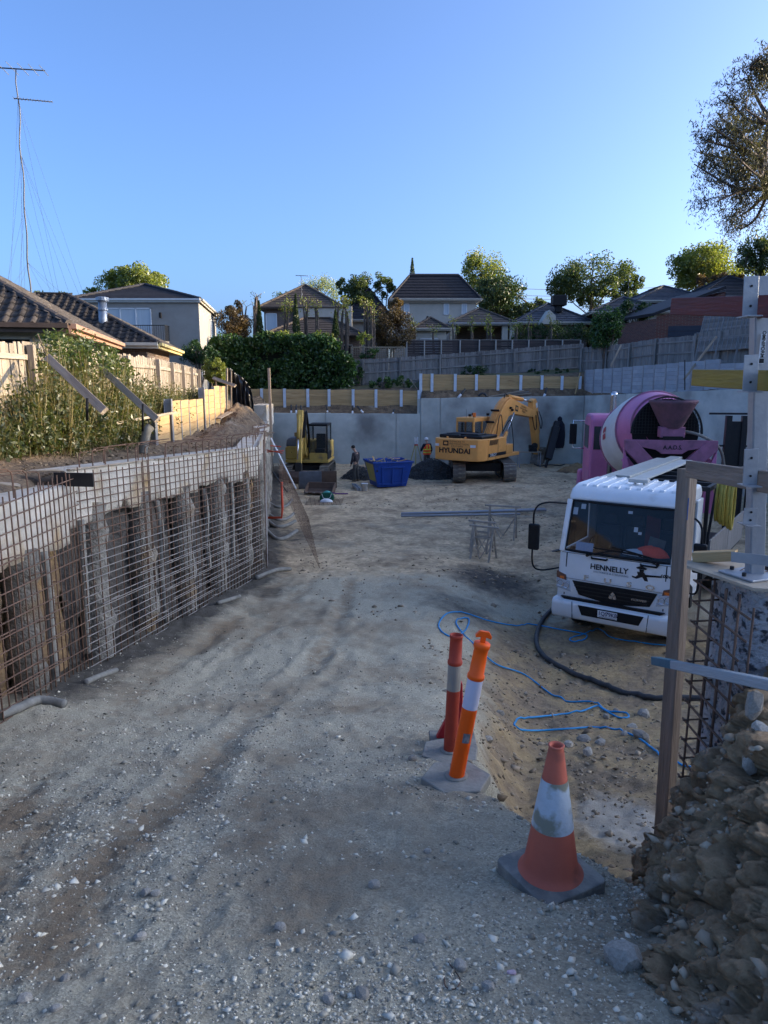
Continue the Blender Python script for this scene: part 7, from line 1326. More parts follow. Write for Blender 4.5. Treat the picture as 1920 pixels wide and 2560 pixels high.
p = at(1390, 1160, 41.0); d_ = thing('breaker_hammer', 'black hydraulic breaker leaning against the wall beside the bucket', 'breaker', (p.x, 41.2, 0)); MB().tube([(-.55, 0, .0), (-.40, .1, .5)], .08, 10).build('chisel', DSTEEL, d_); MB().beam((-.42, .1, .45), (.15, .8, 2.3), .42, .42, (0, 1, 0)).build('body', INK, d_, bevel=.05); MB().beam((.1, .75, 2.1), (.22, .95, 2.6), .3, .35, (0, 1, 0)).build('bracket', INK, d_, bevel=.04)
d_ = thing('black_coat', 'black coat hanging on the wall right of the breaker', 'coat', (p.x+.5, 42.6, .9)); ct = MB(); ct.lathe([(.05, 1.75), (.16, 1.70), (.30, 1.5), (.36, .9), (.34, .3), (.28, .1)], 18, Matrix.Diagonal((1, .45, 1, 1)), cap=False); ct.build('shell', NAVY, d_, smooth=True); MB().lathe([(.03, 1.98), (.13, 1.9), (.14, 1.75), (.08, 1.66)], 14, Matrix.Diagonal((1, .6, 1, 1)), cap=False).build('hood', NAVY, d_, smooth=True)
tag(MB().tube(spline([at(1335, 1160, 40.5), at(1350, 1165, 40), at(1375, 1162, 40), at(1400, 1164, 40), at(1412, 1160, 41)], 5), .03, 6).build('black_hose', BLK, smooth=True), 'black hose on the floor beside the breaker', 'hose')
p = at(1440, 1165, 39); mound('rubble_heap', (p.x, 39, 0), 1.2, .8, .45, CLAY, 19, 'brown rubble heap before the side wall', 'rubble heap', n=30, rough=.6)
# ================================================================ people
SKIN = M('skin', (.42, .26, .18), (.36, .21, .145), 6, .6, .05); HAIR = M('dark_hair', (.015, .012, .01), None, 20, .7, .3); TRO = M('grey_trousers', (.10, .098, .09), (.06, .058, .055), 8, .9, .3); BOOT = M('dusty_boots', (.22, .17, .11), (.12, .09, .06), 8, .9, .2)
def plaidmat():
    m = bpy.data.materials.new('plaid_jacket'); m.use_nodes = True; N = m.node_tree.nodes; Lk = m.node_tree.links; b = N['Principled BSDF']; b.inputs['Roughness'].default_value = .9; tc = N.new('ShaderNodeTexCoord'); fc = []
    for d_ in ('X', 'Z'):
        w = N.new('ShaderNodeTexWave'); w.bands_direction = d_; w.inputs['Scale'].default_value = 5.5; Lk.new(tc.outputs['Object'], w.inputs['Vector']); fc.append(w.outputs['Fac'])
    a_ = N.new('ShaderNodeMath'); a_.operation = 'ADD'; Lk.new(fc[0], a_.inputs[0]); Lk.new(fc[1], a_.inputs[1]); r = N.new('ShaderNodeValToRGB'); r.color_ramp.elements[0].color = (.012, .013, .02, 1); r.color_ramp.elements[1].color = (.09, .06, .06, 1); r.color_ramp.elements[0].position = .5; h = N.new('ShaderNodeMath'); h.operation = 'MULTIPLY'; h.inputs[1].default_value = .5; Lk.new(a_.outputs[0], h.inputs[0]); Lk.new(h.outputs[0], r.inputs[0]); Lk.new(r.outputs[0], b.inputs['Base Color']); return m
def skin_obj(name, V, E, Rd, mat, parent, sub=2):
    me = bpy.data.meshes.new(name); me.from_pydata(V, E, []); me.materials.append(mat); o = bpy.data.objects.new(name, me); COL.objects.link(o); o.parent = parent
    m = o.modifiers.new('skin', 'SKIN'); m.use_smooth_shade = True; s = o.modifiers.new('sub', 'SUBSURF'); s.levels = s.render_levels = sub
    for v, r in zip(me.skin_vertices[0].data, Rd): v.radius = r if isinstance(r, tuple) else (r, r)
    me.skin_vertices[0].data[0].use_root = True; return o
def person(label, loc, rz, jacket, vest=None, cap=None, look=(0, .12), arms=None):
    """faces local +Y"""
    r = thing('person', label, 'person', loc, rz); A = arms or [((-.20, 0, 1.43), (-.28, .02, 1.15), (-.24, .12, .92), (-.22, .16, .84)), ((.20, 0, 1.43), (.28, .02, 1.15), (.24, .12, .92), (.22, .16, .84))]; hx_, hy_ = look
    V = [(0, 0, .96), (0, .0, 1.15), (0, -.01, 1.38), (0, 0, 1.50), (hx_*.4, hy_*.4, 1.57), (hx_, hy_, 1.70)]; E = [(0, 1), (1, 2), (2, 3), (3, 4), (4, 5)]; Rd = [(.15, .105), (.14, .10), (.17, .105), (.06, .055), (.06, .06), (.082, .098)]
    for a_ in A:
        b = len(V); V += list(a_); Rd += [.055, .042, .034, .03]; E += [(2, b), (b, b+1), (b+1, b+2), (b+2, b+3)]
    L = [((-.10, 0, .90), (-.11, .03, .50), (-.12, -.02, .09), (-.13, .12, .04)), ((.10, 0, .90), (.11, .0, .50), (.12, -.05, .09), (.14, .09, .04))]
    for l in L:
        b = len(V); V += list(l); Rd += [.085, .058, .042, .038]; E += [(0, b), (b, b+1), (b+1, b+2), (b+2, b+3)]
    body = skin_obj('body', V, E, Rd, SKIN, r)
    # fingers
    fg = MB()
    for a_ in A:
        h = Vector(a_[3]); d = (h-Vector(a_[2])).normalized(); sd = Vector((1, 0, 0))
        for k in range(4): fg.tube([h+sd*(k-1.5)*.016, h+sd*(k-1.5)*.018+d*.045, h+sd*(k-1.5)*.016+d*(.075 if k in (1, 2) else .06)+Vector((0, .012, 0))], [.009, .008, .006], 5)
        fg.tube([h+sd*.03, h+sd*.045+d*.03], [.010, .007], 5)
    fg.build('fingers', SKIN, body, smooth=True)
    hc_ = Vector((hx_, hy_, 1.70)); fc = MB(); fc.lathe([(.002, -.02), (.018, 0), (.002, .03)], 8, Matrix.Translation(hc_+Vector((0, .10, -.01)))); fc.build('nose', SKIN, body, smooth=True)
    for s in (-1, 1): MB().lathe([(.001, -.035), (.022, -.02), (.026, .015), (.001, .035)], 8, Matrix.Translation(hc_+Vector((s*.085, 0, -.01)))).build('ear', SKIN, body, smooth=True); MB().lathe([(.001, -.008), (.010, 0), (.001, .008)], 8, Matrix.Translation(hc_+Vector((s*.032, .088, .015)))).build('eye', INK, body)
    MB().box(hc_+Vector((0, .094, -.052)), (.045, .008, .008)).build('mouth', M('lips', (.22, .09, .07), None, 4, .6, 0), body)
    HM_ = Matrix.Translation(hc_+Vector((0, -.012, .015))); hr = MB(); hr.lathe([(.092, -.03), (.102, .03), (.085, .085), (.04, .115), (.0, .122)], 18, HM_, cap=False); hr.build('hair', HAIR, body, smooth=True)
    tV = [(0, 0, 1.0), (0, 0, .93)]+[p for l in L for p in l[:3]]; tE = [(0, 1), (1, 2), (2, 3), (3, 4), (1, 5), (5, 6), (6, 7)]; tR = [(.165, .12), (.175, .13), .105, .085, .075, .105, .085, .075]; skin_obj('trousers', tV, tE, tR, TRO, r)
    for l in L: MB().hull([Vector(l[2])+Vector((x, y, z)) for x in (-.045, .045) for y, z in ((-.06, -.09), (.20, -.09), (.19, -.04), (.06, .06), (-.06, .06))]).build('boot', BOOT, r, bevel=.02)
    jV = [(0, 0, .90), (0, 0, 1.15), (0, -.01, 1.38), (0, 0, 1.49)]; jE = [(0, 1), (1, 2), (2, 3)]; jR = [(.19, .14), (.18, .135), (.20, .135), (.085, .08)]
    for a_ in A: b = len(jV); jV += [a_[0], a_[1], tuple(Vector(a_[2]).lerp(Vector(a_[3]), .3))]; jR += [.088, .072, .058]; jE += [(2, b), (b, b+1), (b+1, b+2)]
    skin_obj('jacket', jV, jE, jR, jacket, r)
    if vest:
        q = np.linspace(0, 2*math.pi, 25); Q, Zv = np.meshgrid(q, np.linspace(.88, 1.47, 12)); t = (Zv-.88)/.59; wx = np.interp(t, [0, .4, .8, 1], [.235, .225, .225, .15]); wy_ = np.interp(t, [0, .4, .8, 1], [.175, .172, .168, .10]); o = grid('vest', wx*np.cos(Q), wy_*np.sin(Q), Zv, vest, r, False)
        for z0, z1 in ((.98, 1.05), (1.14, 1.21)): Q, Zv = np.meshgrid(q, np.array([z0, z1])); grid('reflective_band', .243*np.cos(Q), .183*np.sin(Q), Zv, YREF, o, False)
        for x in (-.10, .10): MB().add([(x-.03, -.18, 1.2), (x+.03, -.18, 1.2), (x*.9+.03, -.16, 1.42), (x*.9-.03, -.16, 1.42)], [(0, 1, 2, 3)]).build('reflective_strap', YREF, o)
    if cap: MB().lathe([(.112, -.01), (.115, .05), (.09, .105), (.0, .13)], 20, HM_, cap=False).build('cap', cap, r, smooth=True)
    return r
YREF = M('yellow_reflective', (.75, .62, .08), (.65, .52, .05), 6, .5, 0)
p = at(890, 1205, 35.2); person('person in dark plaid jacket and grey trousers standing beside the yellow excavator', (p.x, 35.2, 0), R_(60), plaidmat(), look=(.0, .16))
p = at(1067, 1170, 40.0); person('person in orange vest and white cap standing at the survey tripod', (p.x, 40.0, .0), R_(25), NAVY, HIVIS, WHITEP, look=(0, .1), arms=[((-.20, 0, 1.43), (-.30, .08, 1.18), (-.22, .28, 1.08), (-.18, .34, 1.05)), ((.20, 0, 1.43), (.29, .0, 1.15), (.27, .1, .92), (.25, .14, .84))])
p = at(1040, 1165, 40.6); t_ = thing('survey_tripod', 'yellow legged survey tripod with total station', 'tripod', (p.x, 40.6, 0))
for q in (.4, 2.5, 4.6): MB().beam((.08*math.cos(q), .08*math.sin(q), 1.35), (.5*math.cos(q), .5*math.sin(q), 0), .05, .03).build('leg', SKY_, t_)
MB().lathe([(.10, 1.33), (.10, 1.40)], 14).build('head', RED, t_); i_ = MB(); i_.box2((-.10, -.08, 1.42), (.10, .08, 1.50)); i_.box2((-.11, -.07, 1.50), (-.06, .07, 1.78)); i_.box2((.06, -.07, 1.50), (.11, .07, 1.78)); i_.box2((-.06, -.10, 1.56), (.06, .10, 1.72)); i_.box2((-.11, -.02, 1.78), (.11, .02, 1.81)); i_.build('total_station', REFL, t_, bevel=.012)
# ================================================================ earth bank at the right
BY = [-1, 1.2, 2.0, 2.4, 2.9, 3.3, 3.6, 3.9, 4.2, 4.5]; BX = [1.2, 1.05, 1.02, 1.13, 1.20, 1.30, 1.50, 1.76, 2.0, 2.6]
nb = 420; sy = np.linspace(-.5, 4.5, nb); tt = np.concatenate([np.linspace(-.25, 1, 200), np.linspace(1.03, 9, 60)]); S, Tt = np.meshgrid(sy, tt, indexing='ij')
bx0 = np.interp(S, BY, BX); zb0 = np.interp(S, [-1, 2, 3.3, 4.5], [3.3, 2.92, 2.42, 2.0])-.05; tc_ = np.clip(Tt, 0, 1)
Xb = bx0+.52*Tt+.10*np.sin(S*2.2); Zb = zb0+(3.42-zb0)*(tc_**.8)+np.minimum(Tt, 0)*.9-.25*sstep(3.7, 4.4, S)*tc_*2
def ridg(x, y, o, s): return 1-np.abs(fbm(x, y, o, s))*2
lump = .12*fbm(S*2.1, Zb*2.1, 4, 101)+.075*ridg(S*4.5+Zb*1.5, Zb*3.0, 4, 103)+.045*ridg(S*9+3, Zb*9+Xb*4, 4, 107)+.03*fbm(S*26, Zb*26+Xb*20, 4, 109)
blk = .05*np.floor(3*vnoise(S*3.6+.8*fbm(S*3, Zb*3, 2, 5), Zb*3.0, 111))/3
PT = np.stack([Xb, S, Zb], -1).reshape(-1, 3).astype(np.float32)
def cells(nf, seed):
    rs = np.random.RandomState(seed); fp = PT[rs.randint(0, len(PT), nf)]+rs.normal(0, .03, (nf, 3)).astype(np.float32); rv = rs.rand(nf); f1 = np.full(len(PT), 9., np.float32); f2 = f1.copy(); ix = np.zeros(len(PT), int)
    for i0 in range(0, len(PT), 4000):
        D = ((PT[i0:i0+4000, None, :]-fp[None])**2).sum(-1); o2 = np.argpartition(D, 1, axis=1)[:, :2]; dd = np.take_along_axis(D, o2, 1); k0 = dd.argmin(1); ix[i0:i0+4000] = o2[np.arange(len(o2)), k0]; f1[i0:i0+4000] = np.sqrt(dd.min(1)); f2[i0:i0+4000] = np.sqrt(dd.max(1))
    return (rv[ix]-.5).reshape(Xb.shape), np.clip((f2-f1)/.03, 0, 1).reshape(Xb.shape)
cA, eA = cells(260, 3); cB, eB = cells(1100, 4); lump = lump*.65+.15*cA+.055*cB-.035*(1-eA)-.02*(1-eB)
wgt = np.clip(1.2-Tt*.12, .25, 1); Xb = Xb-(lump+blk)*wgt; Zb = Zb+(lump*.45+.02*fbm(Xb*9, S*9, 4, 113))*wgt
def bankmat():
    m = bpy.data.materials.new('cut_bank'); m.use_nodes = True; nt = m.node_tree; N = nt.nodes; Lk = nt.links; b = N['Principled BSDF']; b.inputs['Roughness'].default_value = .95; b.inputs['Specular IOR Level'].default_value = .15; tc = N.new('ShaderNodeTexCoord')
    def nz(s, d=8, r=.7): n = N.new('ShaderNodeTexNoise'); n.inputs['Scale'].default_value = s; n.inputs['Detail'].default_value = d; n.inputs['Roughness'].default_value = r; Lk.new(tc.outputs['Object'], n.inputs['Vector']); return n.outputs['Fac']
    def rp(f, c0, c1, p0, p1): r = N.new('ShaderNodeValToRGB'); r.color_ramp.elements[0].position = p0; r.color_ramp.elements[1].position = p1; r.color_ramp.elements[0].color = (*c0, 1); r.color_ramp.elements[1].color = (*c1, 1); Lk.new(f, r.inputs[0]); return r.outputs[0]
    def mx_(f, a, c): x = N.new('ShaderNodeMix'); x.data_type = 'RGBA'; Lk.new(f, x.inputs['Factor']); Lk.new(a, x.inputs['A']); Lk.new(c, x.inputs['B']); return x.outputs['Result']
    c = mx_(rp(nz(2.3), (0, 0, 0), (1, 1, 1), .54, .66), rp(nz(12), (.20, .125, .07), (.56, .375, .21), .3, .7), rp(nz(16), (.28, .225, .17), (.62, .52, .40), .3, .7)); c = mx_(rp(nz(5), (0, 0, 0), (.85, .85, .85), .60, .68), c, rp(nz(9), (.24, .15, .08), (.36, .24, .13), .3, .7))
    w = N.new('ShaderNodeTexVoronoi'); w.feature = 'DISTANCE_TO_EDGE'; w.inputs['Scale'].default_value = 5.5; ds_ = N.new('ShaderNodeMapping'); Lk.new(tc.outputs['Object'], ds_.inputs[0]); v_ = N.new('ShaderNodeVectorMath'); v_.operation = 'ADD'; n = N.new('ShaderNodeTexNoise'); n.inputs['Scale'].default_value = 4; Lk.new(tc.outputs['Object'], n.inputs['Vector']); Lk.new(ds_.outputs[0], v_.inputs[0]); Lk.new(n.outputs['Color'], v_.inputs[1]); Lk.new(v_.outputs[0], w.inputs['Vector']); cr = rp(w.outputs['Distance'], (0, 0, 0), (1, 1, 1), .0, .018)
    Lk.new(c, b.inputs['Base Color']); ad = N.new('ShaderNodeMath'); ad.operation = 'MULTIPLY_ADD'; ad.inputs[1].default_value = .0; Lk.new(cr, ad.inputs[0]); Lk.new(nz(24, 10, .75), ad.inputs[2]); bp = N.new('ShaderNodeBump'); bp.inputs['Strength'].default_value = 1; bp.inputs['Distance'].default_value = .03; Lk.new(ad.outputs[0], bp.inputs['Height']); Lk.new(bp.outputs[0], b.inputs['Normal']); return m
bk_o = grid('earth_bank', Xb, S, Zb, bankmat(), smooth=False); bk_o['kind'] = 'structure'
ii = np.random.randint(70, nb-12, 5200); jj = np.random.randint(36, 215, 5200); k_ = np.random.rand(5200) < np.clip(.35+.9*fbm(S[ii, jj]*1.5, Zb[ii, jj]*1.5, 3, 121), 0, 1); ii, jj = ii[k_], jj[k_]; zl = dict()
so = stones('bank_rubble', Xb[ii, jj]-.012, S[ii, jj], np.clip(np.random.lognormal(math.log(.012), .6, len(ii)), .004, .04), BST, zfun=lambda a_, b_: Zb[ii, jj]); so['kind'] = 'stuff'
for i_, (px, py, Y, r, lab) in enumerate(((1735, 2060, 3.55, .06, 'pale round stone on the bank below the rebar cage'), (1885, 1760, 3.1, .07, 'grey rock near the top of the earth bank'), (1900, 1830, 3.0, .06, 'grey rock on the bank under the blue board'), (1905, 2120, 2.7, .07, 'dark rock at the right edge of the earth bank'), (1875, 1910, 2.9, .05, 'small pale rock on the upper earth bank'), (1850, 1990, 2.85, .05, 'small rock in the middle of the earth bank'))):
    p = at(px, py, Y); o = link('stone', RK[i_ % 5], None, True, Matrix.Translation(p) @ Euler((i_, i_*2, i_*.7)).to_matrix().to_4x4() @ Matrix.Diagonal((r, r, r*.8, 1))); tag(o, lab, 'stone')
# ================================================================ concrete pier, ply, cage and guard rail at the right
AGG = M('exposed_aggregate', (.46, .45, .44), (.30, .29, .29), 6, .9, 1.0, 34, spots=(.055, .055, .06), spot_scale=20, spot_lo=.54, spot_hi=.62, bdist=.05)
pr = thing('concrete_pier', 'rough concrete pier with exposed aggregate at the right edge', 'pier', (2.2, 3.9, 2.0)); U_, V_ = np.meshgrid(np.linspace(0, 1, 60), np.linspace(0, 1, 60)); path = np.array([(3.6, 3.66), (2.05, 3.68), (1.99, 3.74), (1.96, 4.10), (2.02, 4.18), (3.6, 4.2)]); sl_ = np.array([0, .5, .53, .78, .82, 1.0])
rg = .014*fbm(U_*20, V_*16, 4, 131)+.010*fbm(U_*50, V_*40, 3, 133); grid('shaft', np.interp(U_, sl_, path[:, 0])-rg, np.interp(U_, sl_, path[:, 1])-rg*(U_ < .5)+rg*.3, 1.6+2.30*V_, AGG, pr, True)
pt = MB(); pt.prism([(1.84, 4.20), (1.79, 4.08), (1.95, 3.62), (2.02, 3.60), (3.6, 3.56), (3.6, 4.25)], 3.905, 3.922, YX); o = pt.build('formply_sheet', PLY); tag(o, 'formply sheet on top of the concrete pier', 'plywood')
cg = thing('rebar_cage', 'rusty rebar cage hanging beside the concrete pier', 'rebar mesh', (1.8, 3.9, 2.1))
for k in range(4):
    y = 3.56+k*.15
    for x in (1.83, 1.91): bar('vertical_bar', (x, y, 2.0), (x+.02, y, 3.88+random.uniform(-.05, .02)), .007, RUST, cg)
for k in range(15):
    z = 2.08+k*.125; bar('horizontal_bar', (1.82, 3.42+random.uniform(-.05, .05), z), (1.83, 4.06, z+.01), .007, RUST, cg); bar('tie_bar', (1.81, 4.01, z+.02), (1.98, 4.01, z+.03), .006, RUST, cg)
p0, p1 = at(1697+22, 1172, 5.1), at(1641+16, 2125, 5.0); OLDP = M('weathered_post', (.27, .205, .155), (.14, .105, .08), 1.6, .85, .6, 8, stretch=(.7, 8, 8))
tag(plank('timber_post', p1-Vector((0, 0, .5)), p0, .10, .105, OLDP, up=(.8, .6, 0)), 'tall weathered timber post standing before the white truck', 'post')
tag(plank('blue_mark', p0+Vector((-.012, -.065, -.20)), p0+Vector((-.012, -.066, -.36)), .002, .05, M('blue_spray', (.02, .08, .26), (.03, .10, .22), 9, .7, 0), up=(0, 1, 0)), 'blue spray mark near the top of the timber post', 'paint mark')
BRD = {'red': M('red_painted_board', (.13, .016, .014), (.075, .012, .012), 2, .6, .3, 9, stretch=(.6, 8, 8), spots=(.32, .2, .17), spot_scale=3, spot_lo=.70, spot_hi=.76), 'yellow': M('yellow_painted_board', (.33, .22, .028), (.22, .14, .022), 2, .6, .3, 9, stretch=(.6, 8, 8), spots=(.16, .10, .03), spot_scale=1.6, spot_lo=.62, spot_hi=.72), 'brown': OLDP}
for nm, l, lY, r, rY, h, lab in (('red', (1685, 766), 5.15, (1960, 766), 3.6, .112, 'dark red painted board, top rail of the guard at the right'), ('yellow', (1738, 944), 4.75, (1960, 953), 3.55, .105, 'mustard yellow painted board, middle rail of the guard'), ('brown', (1722, 1172), 4.9, (1960, 1212), 3.6, .115, 'brown timber board, lower rail joined to the tall post')):
    tag(plank(nm+'_board', at(*l, lY), at(*r, rY), .045, h, BRD[nm]), lab, 'board')
gp = thing('guard_post', 'galvanised steel guard post with brackets on a base plate', 'guard post', at(1885, 1432, 3.85)); b0, b1 = at(1893, 1440, 3.85), at(1910, 690, 3.85); d = (b1-b0).normalized()
for off, w, dp in ((Vector((0, 0, 0)), .075, .012), (Vector((-.036, .03, 0)), .012, .06), (Vector((.036, .03, 0)), .012, .06)): MB().beam(b0+off, b1+off, w, dp, (0, 1, 0)).build('channel', GALV, gp, True, bevel=.003)
MB().box((b0.x, b0.y+.02, 3.930), (.30, .24, .012), Matrix.Rotation(.35, 3, 'Z')).build('base_plate', GALV, gp, True, bevel=.003)
for k in range(4): MB().lathe([(.012, 3.936), (.012, 3.955)], 8, Matrix.Translation((b0.x+(.10 if k % 2 else -.10), b0.y+.02+(.07 if k > 1 else -.07), 0))).build('bolt', DSTEEL, gp, True)
for y0, y1 in ((690, 790), (887, 978), (1122, 1212), (1270, 1310)):
    a_, b_ = at(1879 if y0 < 1200 else 1878, y0, 3.72), at(1874, y1, 3.72); br = MB().beam(a_, b_, .075, .006, (0, 1, 0)).build('bracket', GALV, gp, True, bevel=.002); MB().beam(b_+Vector((-.037, 0, -.003)), b_+Vector((.037, 0, -.003)), .12, .006).build('bracket_seat', GALV, br, True)
    for f in (.25, .75): MB().lathe([(.0065, -.001), (.0065, .002)], 8, Matrix.Translation(a_.lerp(b_, f)+Vector((0, -.005, 0))) @ Matrix.Rotation(math.pi/2, 4, 'X')).build('bolt_hole', INK, br, True)
MB().beam(at(1828, 1392, 3.75), at(1940, 1404, 3.6), .006, .055, (0, 0, 1)).build('toe_plate', GALV, gp, True)
st_ = at(1903, 872, 3.835); pn = MB().box(st_+Vector((0, -.012, 0)), (.028, .004, .155), Matrix.Rotation(R_(1.5), 3, 'Y')).build('name_sticker', WHITEP, gp, True); text('OMNIFORM', .026, INK, pn, frame(st_+Vector((0, -.0165, .022)), (0, 0, -1), (1, 0, 0)), bold=.0006, depth=.0005); MB().box(st_+Vector((0, -.0148, -.062)), (.024, .001, .024)).build('sticker_block', INK, pn, True)
tag(plank('timber_offcut', at(1735, 1392, 4.2), at(1842, 1388, 4.05), .07, .06, SLP), 'pale timber offcut lying on the formply sheet', 'timber')
tag(MB().tube(spline([(2.0, 3.9, 3.93), (2.1, 3.95, 3.95), (2.2, 3.88, 3.94), (2.3, 3.94, 3.95), (2.12, 3.86, 3.94)], 5), .0025, 5).build('tie_wire', RUST), 'loop of tie wire on the formply sheet', 'wire')
a_, b_ = at(1640, 1652, 4.45), at(1945, 1716, 2.9); bb = plank('blue_board', a_, b_, .06, .05, M('bluegrey_board', (.34, .36, .36), (.24, .26, .27), 1.5, .8, .4, 8, stretch=(.7, 8, 8))); tag(bb, 'grey board with blue painted end crossing the timber post', 'board')
plank('painted_end', a_-(b_-a_).normalized()*.002, a_.lerp(b_, .22), .063, .053, M('teal_paint', (.02, .09, .14), (.05, .13, .17), 5, .6, .2), bb)
# ================================================================ cone and bollards
CON = M('faded_cone', (.52, .13, .075), (.44, .105, .065), 3, .7, .15, spots=(.17, .07, .055), spot_scale=5, spot_lo=.57, spot_hi=.75); BAND = M('worn_reflective_band', (.52, .57, .60), (.42, .46, .48), 6, .45, .2, spots=(.24, .23, .17), spot_scale=6, spot_lo=.50, spot_hi=.58); RBB = M('dusty_rubber_base', (.25, .235, .20), (.10, .097, .09), 5, .9, .5, spots=(.34, .31, .25), spot_scale=7, spot_lo=.5, spot_hi=.7)
gc = Vector((.76, 2.9, gz(.76, 2.9))); cn = thing('traffic_cone', 'large faded orange traffic cone with worn silver band', 'traffic cone', gc+Vector((0, 0, .035)), R_(28)); cn.scale = (.92, .92, .86)
bs_ = MB(); s_ = .195; pts = []
for cx, cy, a0_ in ((1, 1, 0), (-1, 1, 90), (-1, -1, 180), (1, -1, 270)):
    for k in range(5): q = R_(a0_+k*22.5); pts.append((cx*(s_-.035)+.035*math.cos(q), cy*(s_-.035)+.035*math.sin(q)))
bs_.prism(pts, -.05, .035, YX); bs_.build('base', RBB, cn, bevel=.008)
def ring(prof, name, mat, parent, M_=None, n=48): o = MB().lathe(prof, n, M_, cap=False).build(name, mat, parent, smooth=True); return o
def cr(z): return float(np.interp(z, [.035, .06, .10, .745], [.160, .138, .128, .034]))
ring([(cr(z)+.0, z) for z in (.035, .045, .06, .08, .10, .2, .30)], 'lower_cone', CON, cn); bd = ring([(cr(z)+.0025, z) for z in (.298, .33, .4, .5, .565)], 'silver_band', BAND, cn); ring([(cr(z), z) for z in (.56, .65, .735)]+[(.036, .738), (.040, .748), (.034, .752), (.026, .745), (.024, .6)], 'upper_cone', CON, cn)
FLO = M('bollard_fluoro_orange', (1.0, .125, .008), (.97, .11, .006), 3, .45, .04); DUL = M('bollard_dull_red', (.46, .065, .03), (.36, .045, .025), 3, .6, .1, spots=(.2, .06, .04), spot_scale=5, spot_lo=.65, spot_hi=.75); WBAND = M('white_reflective_band', (.66, .62, .68), (.60, .56, .62), 5, .35, .02); OBAND = M('peeled_band', (.42, .38, .32), (.24, .21, .16), 4, .7, .4, stretch=(1, 1, .2))
def hexbase(root, r=.23, rz=0, RBB=M('dusty_bollard_base', (.36, .33, .27), (.22, .20, .165), 5, .9, .4)):
    mb = MB(); mb.prism([(r*math.cos(q)*1.0, r*math.sin(q)*.92) for q in np.linspace(0, 2*math.pi, 7)[:-1]+rz], -.03, .045, YX); o = mb.build('base', RBB, root, bevel=.012); MB().lathe([(.078, .04), (.075, .055), (.06, .055)], 24).build('socket', RBB, o, smooth=True); MB().box((.02, .13, .047), (.09, .03, .006)).build('hand_slot', INK, o); return o
def bollard(label, px, py, tx, ty, H, body, band, worn, rz):
    g = ground_hit(px, py); g.z = gz(g.x, g.y); r = thing('bollard', label, 'bollard', g, 0); hexbase(r, .235, rz); t = at(tx, ty, g.y); lean = Vector((t.x-g.x, .02, H)).normalized(); y_ = Vector((0, 1, 0)); x_ = y_.cross(lean).normalized(); y_ = lean.cross(x_); Mx = Matrix((x_, y_, lean)).transposed().to_4x4(); Mx = Mx @ Matrix.Diagonal((1, 1, .94, 1)); Mx.translation = (0, 0, .03)
    ring([(.050, 0), (.050, .53)], 'lower_tube', body, r, Mx); ring([(.0505, .53), (.0505, .74)], 'band', band, r, Mx); ring([(.050, .74), (.054, .745), (.056, .76), (.054, .775), (.048, .78), (.046, .93), (.046, .96)]+([(.051, .965), (.053, .98), (.053, 1.0), (.046, 1.005), (.0, 1.006)] if not worn else [(.049, .962), (.049, .985), (.044, .985), (.042, .9)]), 'upper_tube', body, r, Mx)
    if not worn:
        tp = MB(); tp.prism([(-.016, 1.0), (.016, 1.0), (.016, 1.045), (.05, 1.035), (.052, 1.055), (.03, 1.085), (-.03, 1.085), (-.052, 1.055), (-.05, 1.035), (-.016, 1.045)], -.014, .014, lambda u_, v_, d_: Mx @ Vector((u_, d_, v_))); tp.build('handle', body, r, bevel=.004); sk2 = MB(); sk2.lathe([(.0508, .29), (.0508, .36)], 8, Mx @ Matrix.Rotation(-1.9, 4, 'Z'), cap=False, a0=0, a1=1.0); sk2.build('torn_sticker', M('sticker_grey', (.35, .33, .33), (.06, .06, .06), 30, .5, 0), r)
    return r
bollard('bright orange bollard leaning right with white band and T handle', 1140, 1957, 1217, 1594, 1.08, FLO, WBAND, False, .1); bollard('worn dull red bollard without handle behind the bright one', 1125, 1885, 1143, 1578, 1.0, DUL, OBAND, True, .35)
g = ground_hit(1128, 1858); r = thing('delineator_stand', 'low red delineator with black foot behind the worn bollard', 'delineator', (g.x, g.y+.05, gz(g.x, g.y))); RDD = M('bright_red_plastic', (.55, .03, .035), (.42, .025, .03), 4, .5, .05)
MB().prism([(-.17, -.12), (.2, -.12), (.2, .12), (-.17, .12)], -.02, .03, YX).build('foot', RBB, r, bevel=.01); MB().prism([(-.12, .03), (.10, .03), (.085, .50), (.06, .52), (.05, .50), (-.02, .24)], -.03, .03, lambda u_, v_, d_: (u_, d_, v_)).build('body', RDD, r, bevel=.01)
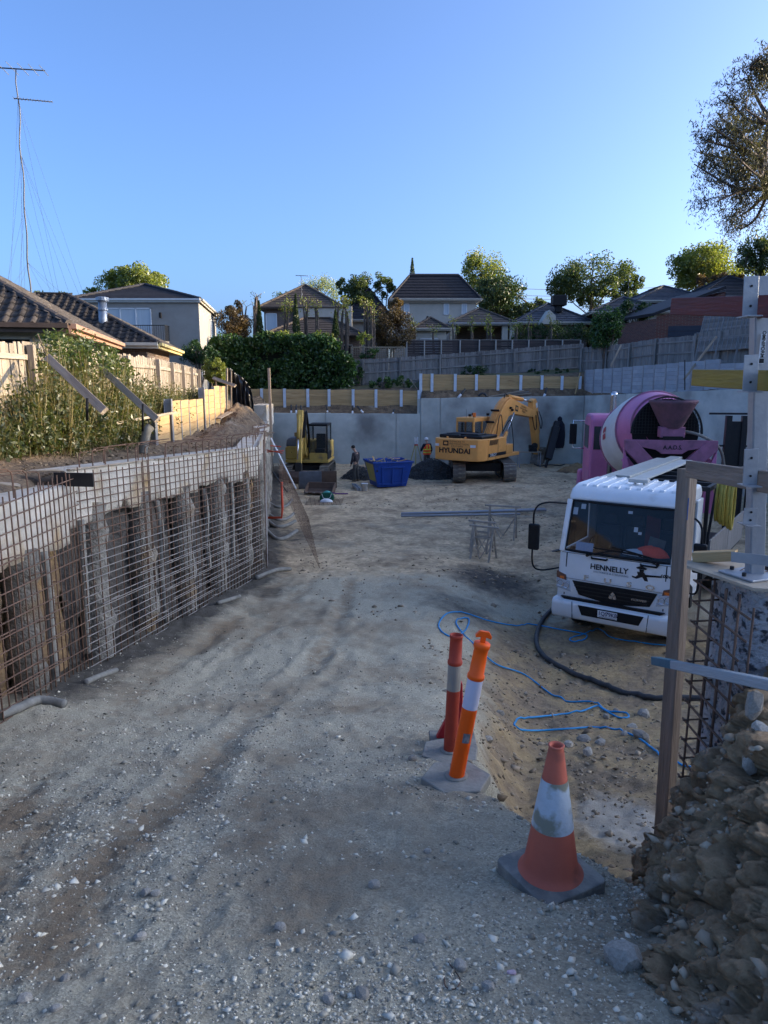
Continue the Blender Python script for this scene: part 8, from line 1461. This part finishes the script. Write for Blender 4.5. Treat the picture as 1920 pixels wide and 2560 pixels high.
# ================================================================ hoses
def lay(pxs, r, n=6, lift=None):
    P = []
    for q in pxs: g = ground_hit(q[0], q[1]); P.append(Vector((g.x, g.y, gz(g.x, g.y)+r*.9)))
    sp = spline(P, n); k = 0
    for i in range(len(sp)): sp[i].z = max(sp[i].z, gz(sp[i].x, sp[i].y)+r*.8)
    return sp
BLUH = M('blue_hose', (.02, .30, .62), (.015, .25, .55), 6, .45, .05)
o = MB().tube(lay([(1690, 1618), (1600, 1606), (1530, 1596), (1497, 1572), (1480, 1582), (1452, 1592), (1424, 1600), (1438, 1608), (1464, 1602), (1460, 1591), (1400, 1580), (1330, 1564), (1290, 1568), (1220, 1556), (1160, 1538), (1120, 1541), (1098, 1562), (1103, 1583), (1135, 1597), (1166, 1580), (1172, 1556), (1155, 1552), (1140, 1565), (1158, 1590), (1190, 1622), (1240, 1667), (1310, 1692), (1380, 1737), (1420, 1751), (1480, 1758), (1520, 1778), (1562, 1788), (1571, 1794), (1545, 1795), (1508, 1774), (1490, 1767), (1450, 1781), (1390, 1789), (1310, 1795), (1286, 1807), (1300, 1821), (1350, 1830), (1420, 1828), (1490, 1821), (1560, 1835), (1610, 1861), (1650, 1889), (1705, 1922), (1765, 1932)], .013), .013, 7).build('blue_hose', BLUH, smooth=True); tag(o, 'long blue hose looping over the ground from truck to bank', 'hose')
o = MB().tube(lay([(1420, 1500), (1378, 1528), (1350, 1565), (1341, 1610), (1362, 1652), (1425, 1690), (1500, 1716), (1560, 1738), (1640, 1751), (1780, 1757)], .045), .045, 10).build('black_hose', M('dusty_black_hose', (.03, .03, .032), (.075, .072, .068), 6, .6, .15), smooth=True); tag(o, 'thick black concrete hose curving in front of the truck', 'hose')
tag(MB().tube(lay([(1110, 2438), (1115, 2470), (1140, 2478), (1150, 2450), (1120, 2410)], .002), .0022, 5).build('wire_loop', RUST), 'thin bent wire lying on the near gravel', 'wire')
o = link('plastic_scrap', RK[2], None, True, Matrix.Translation(ground_hit(1278, 2437)+Vector((0, 0, .01))) @ Matrix.Diagonal((.018, .014, .008, 1))); o.data = o.data.copy(); o.data.materials.clear(); o.data.materials.append(M('pink_scrap', (.6, .42, .45), None, 5, .6, 0)); tag(o, 'tiny pale pink scrap on the near gravel', 'scrap')
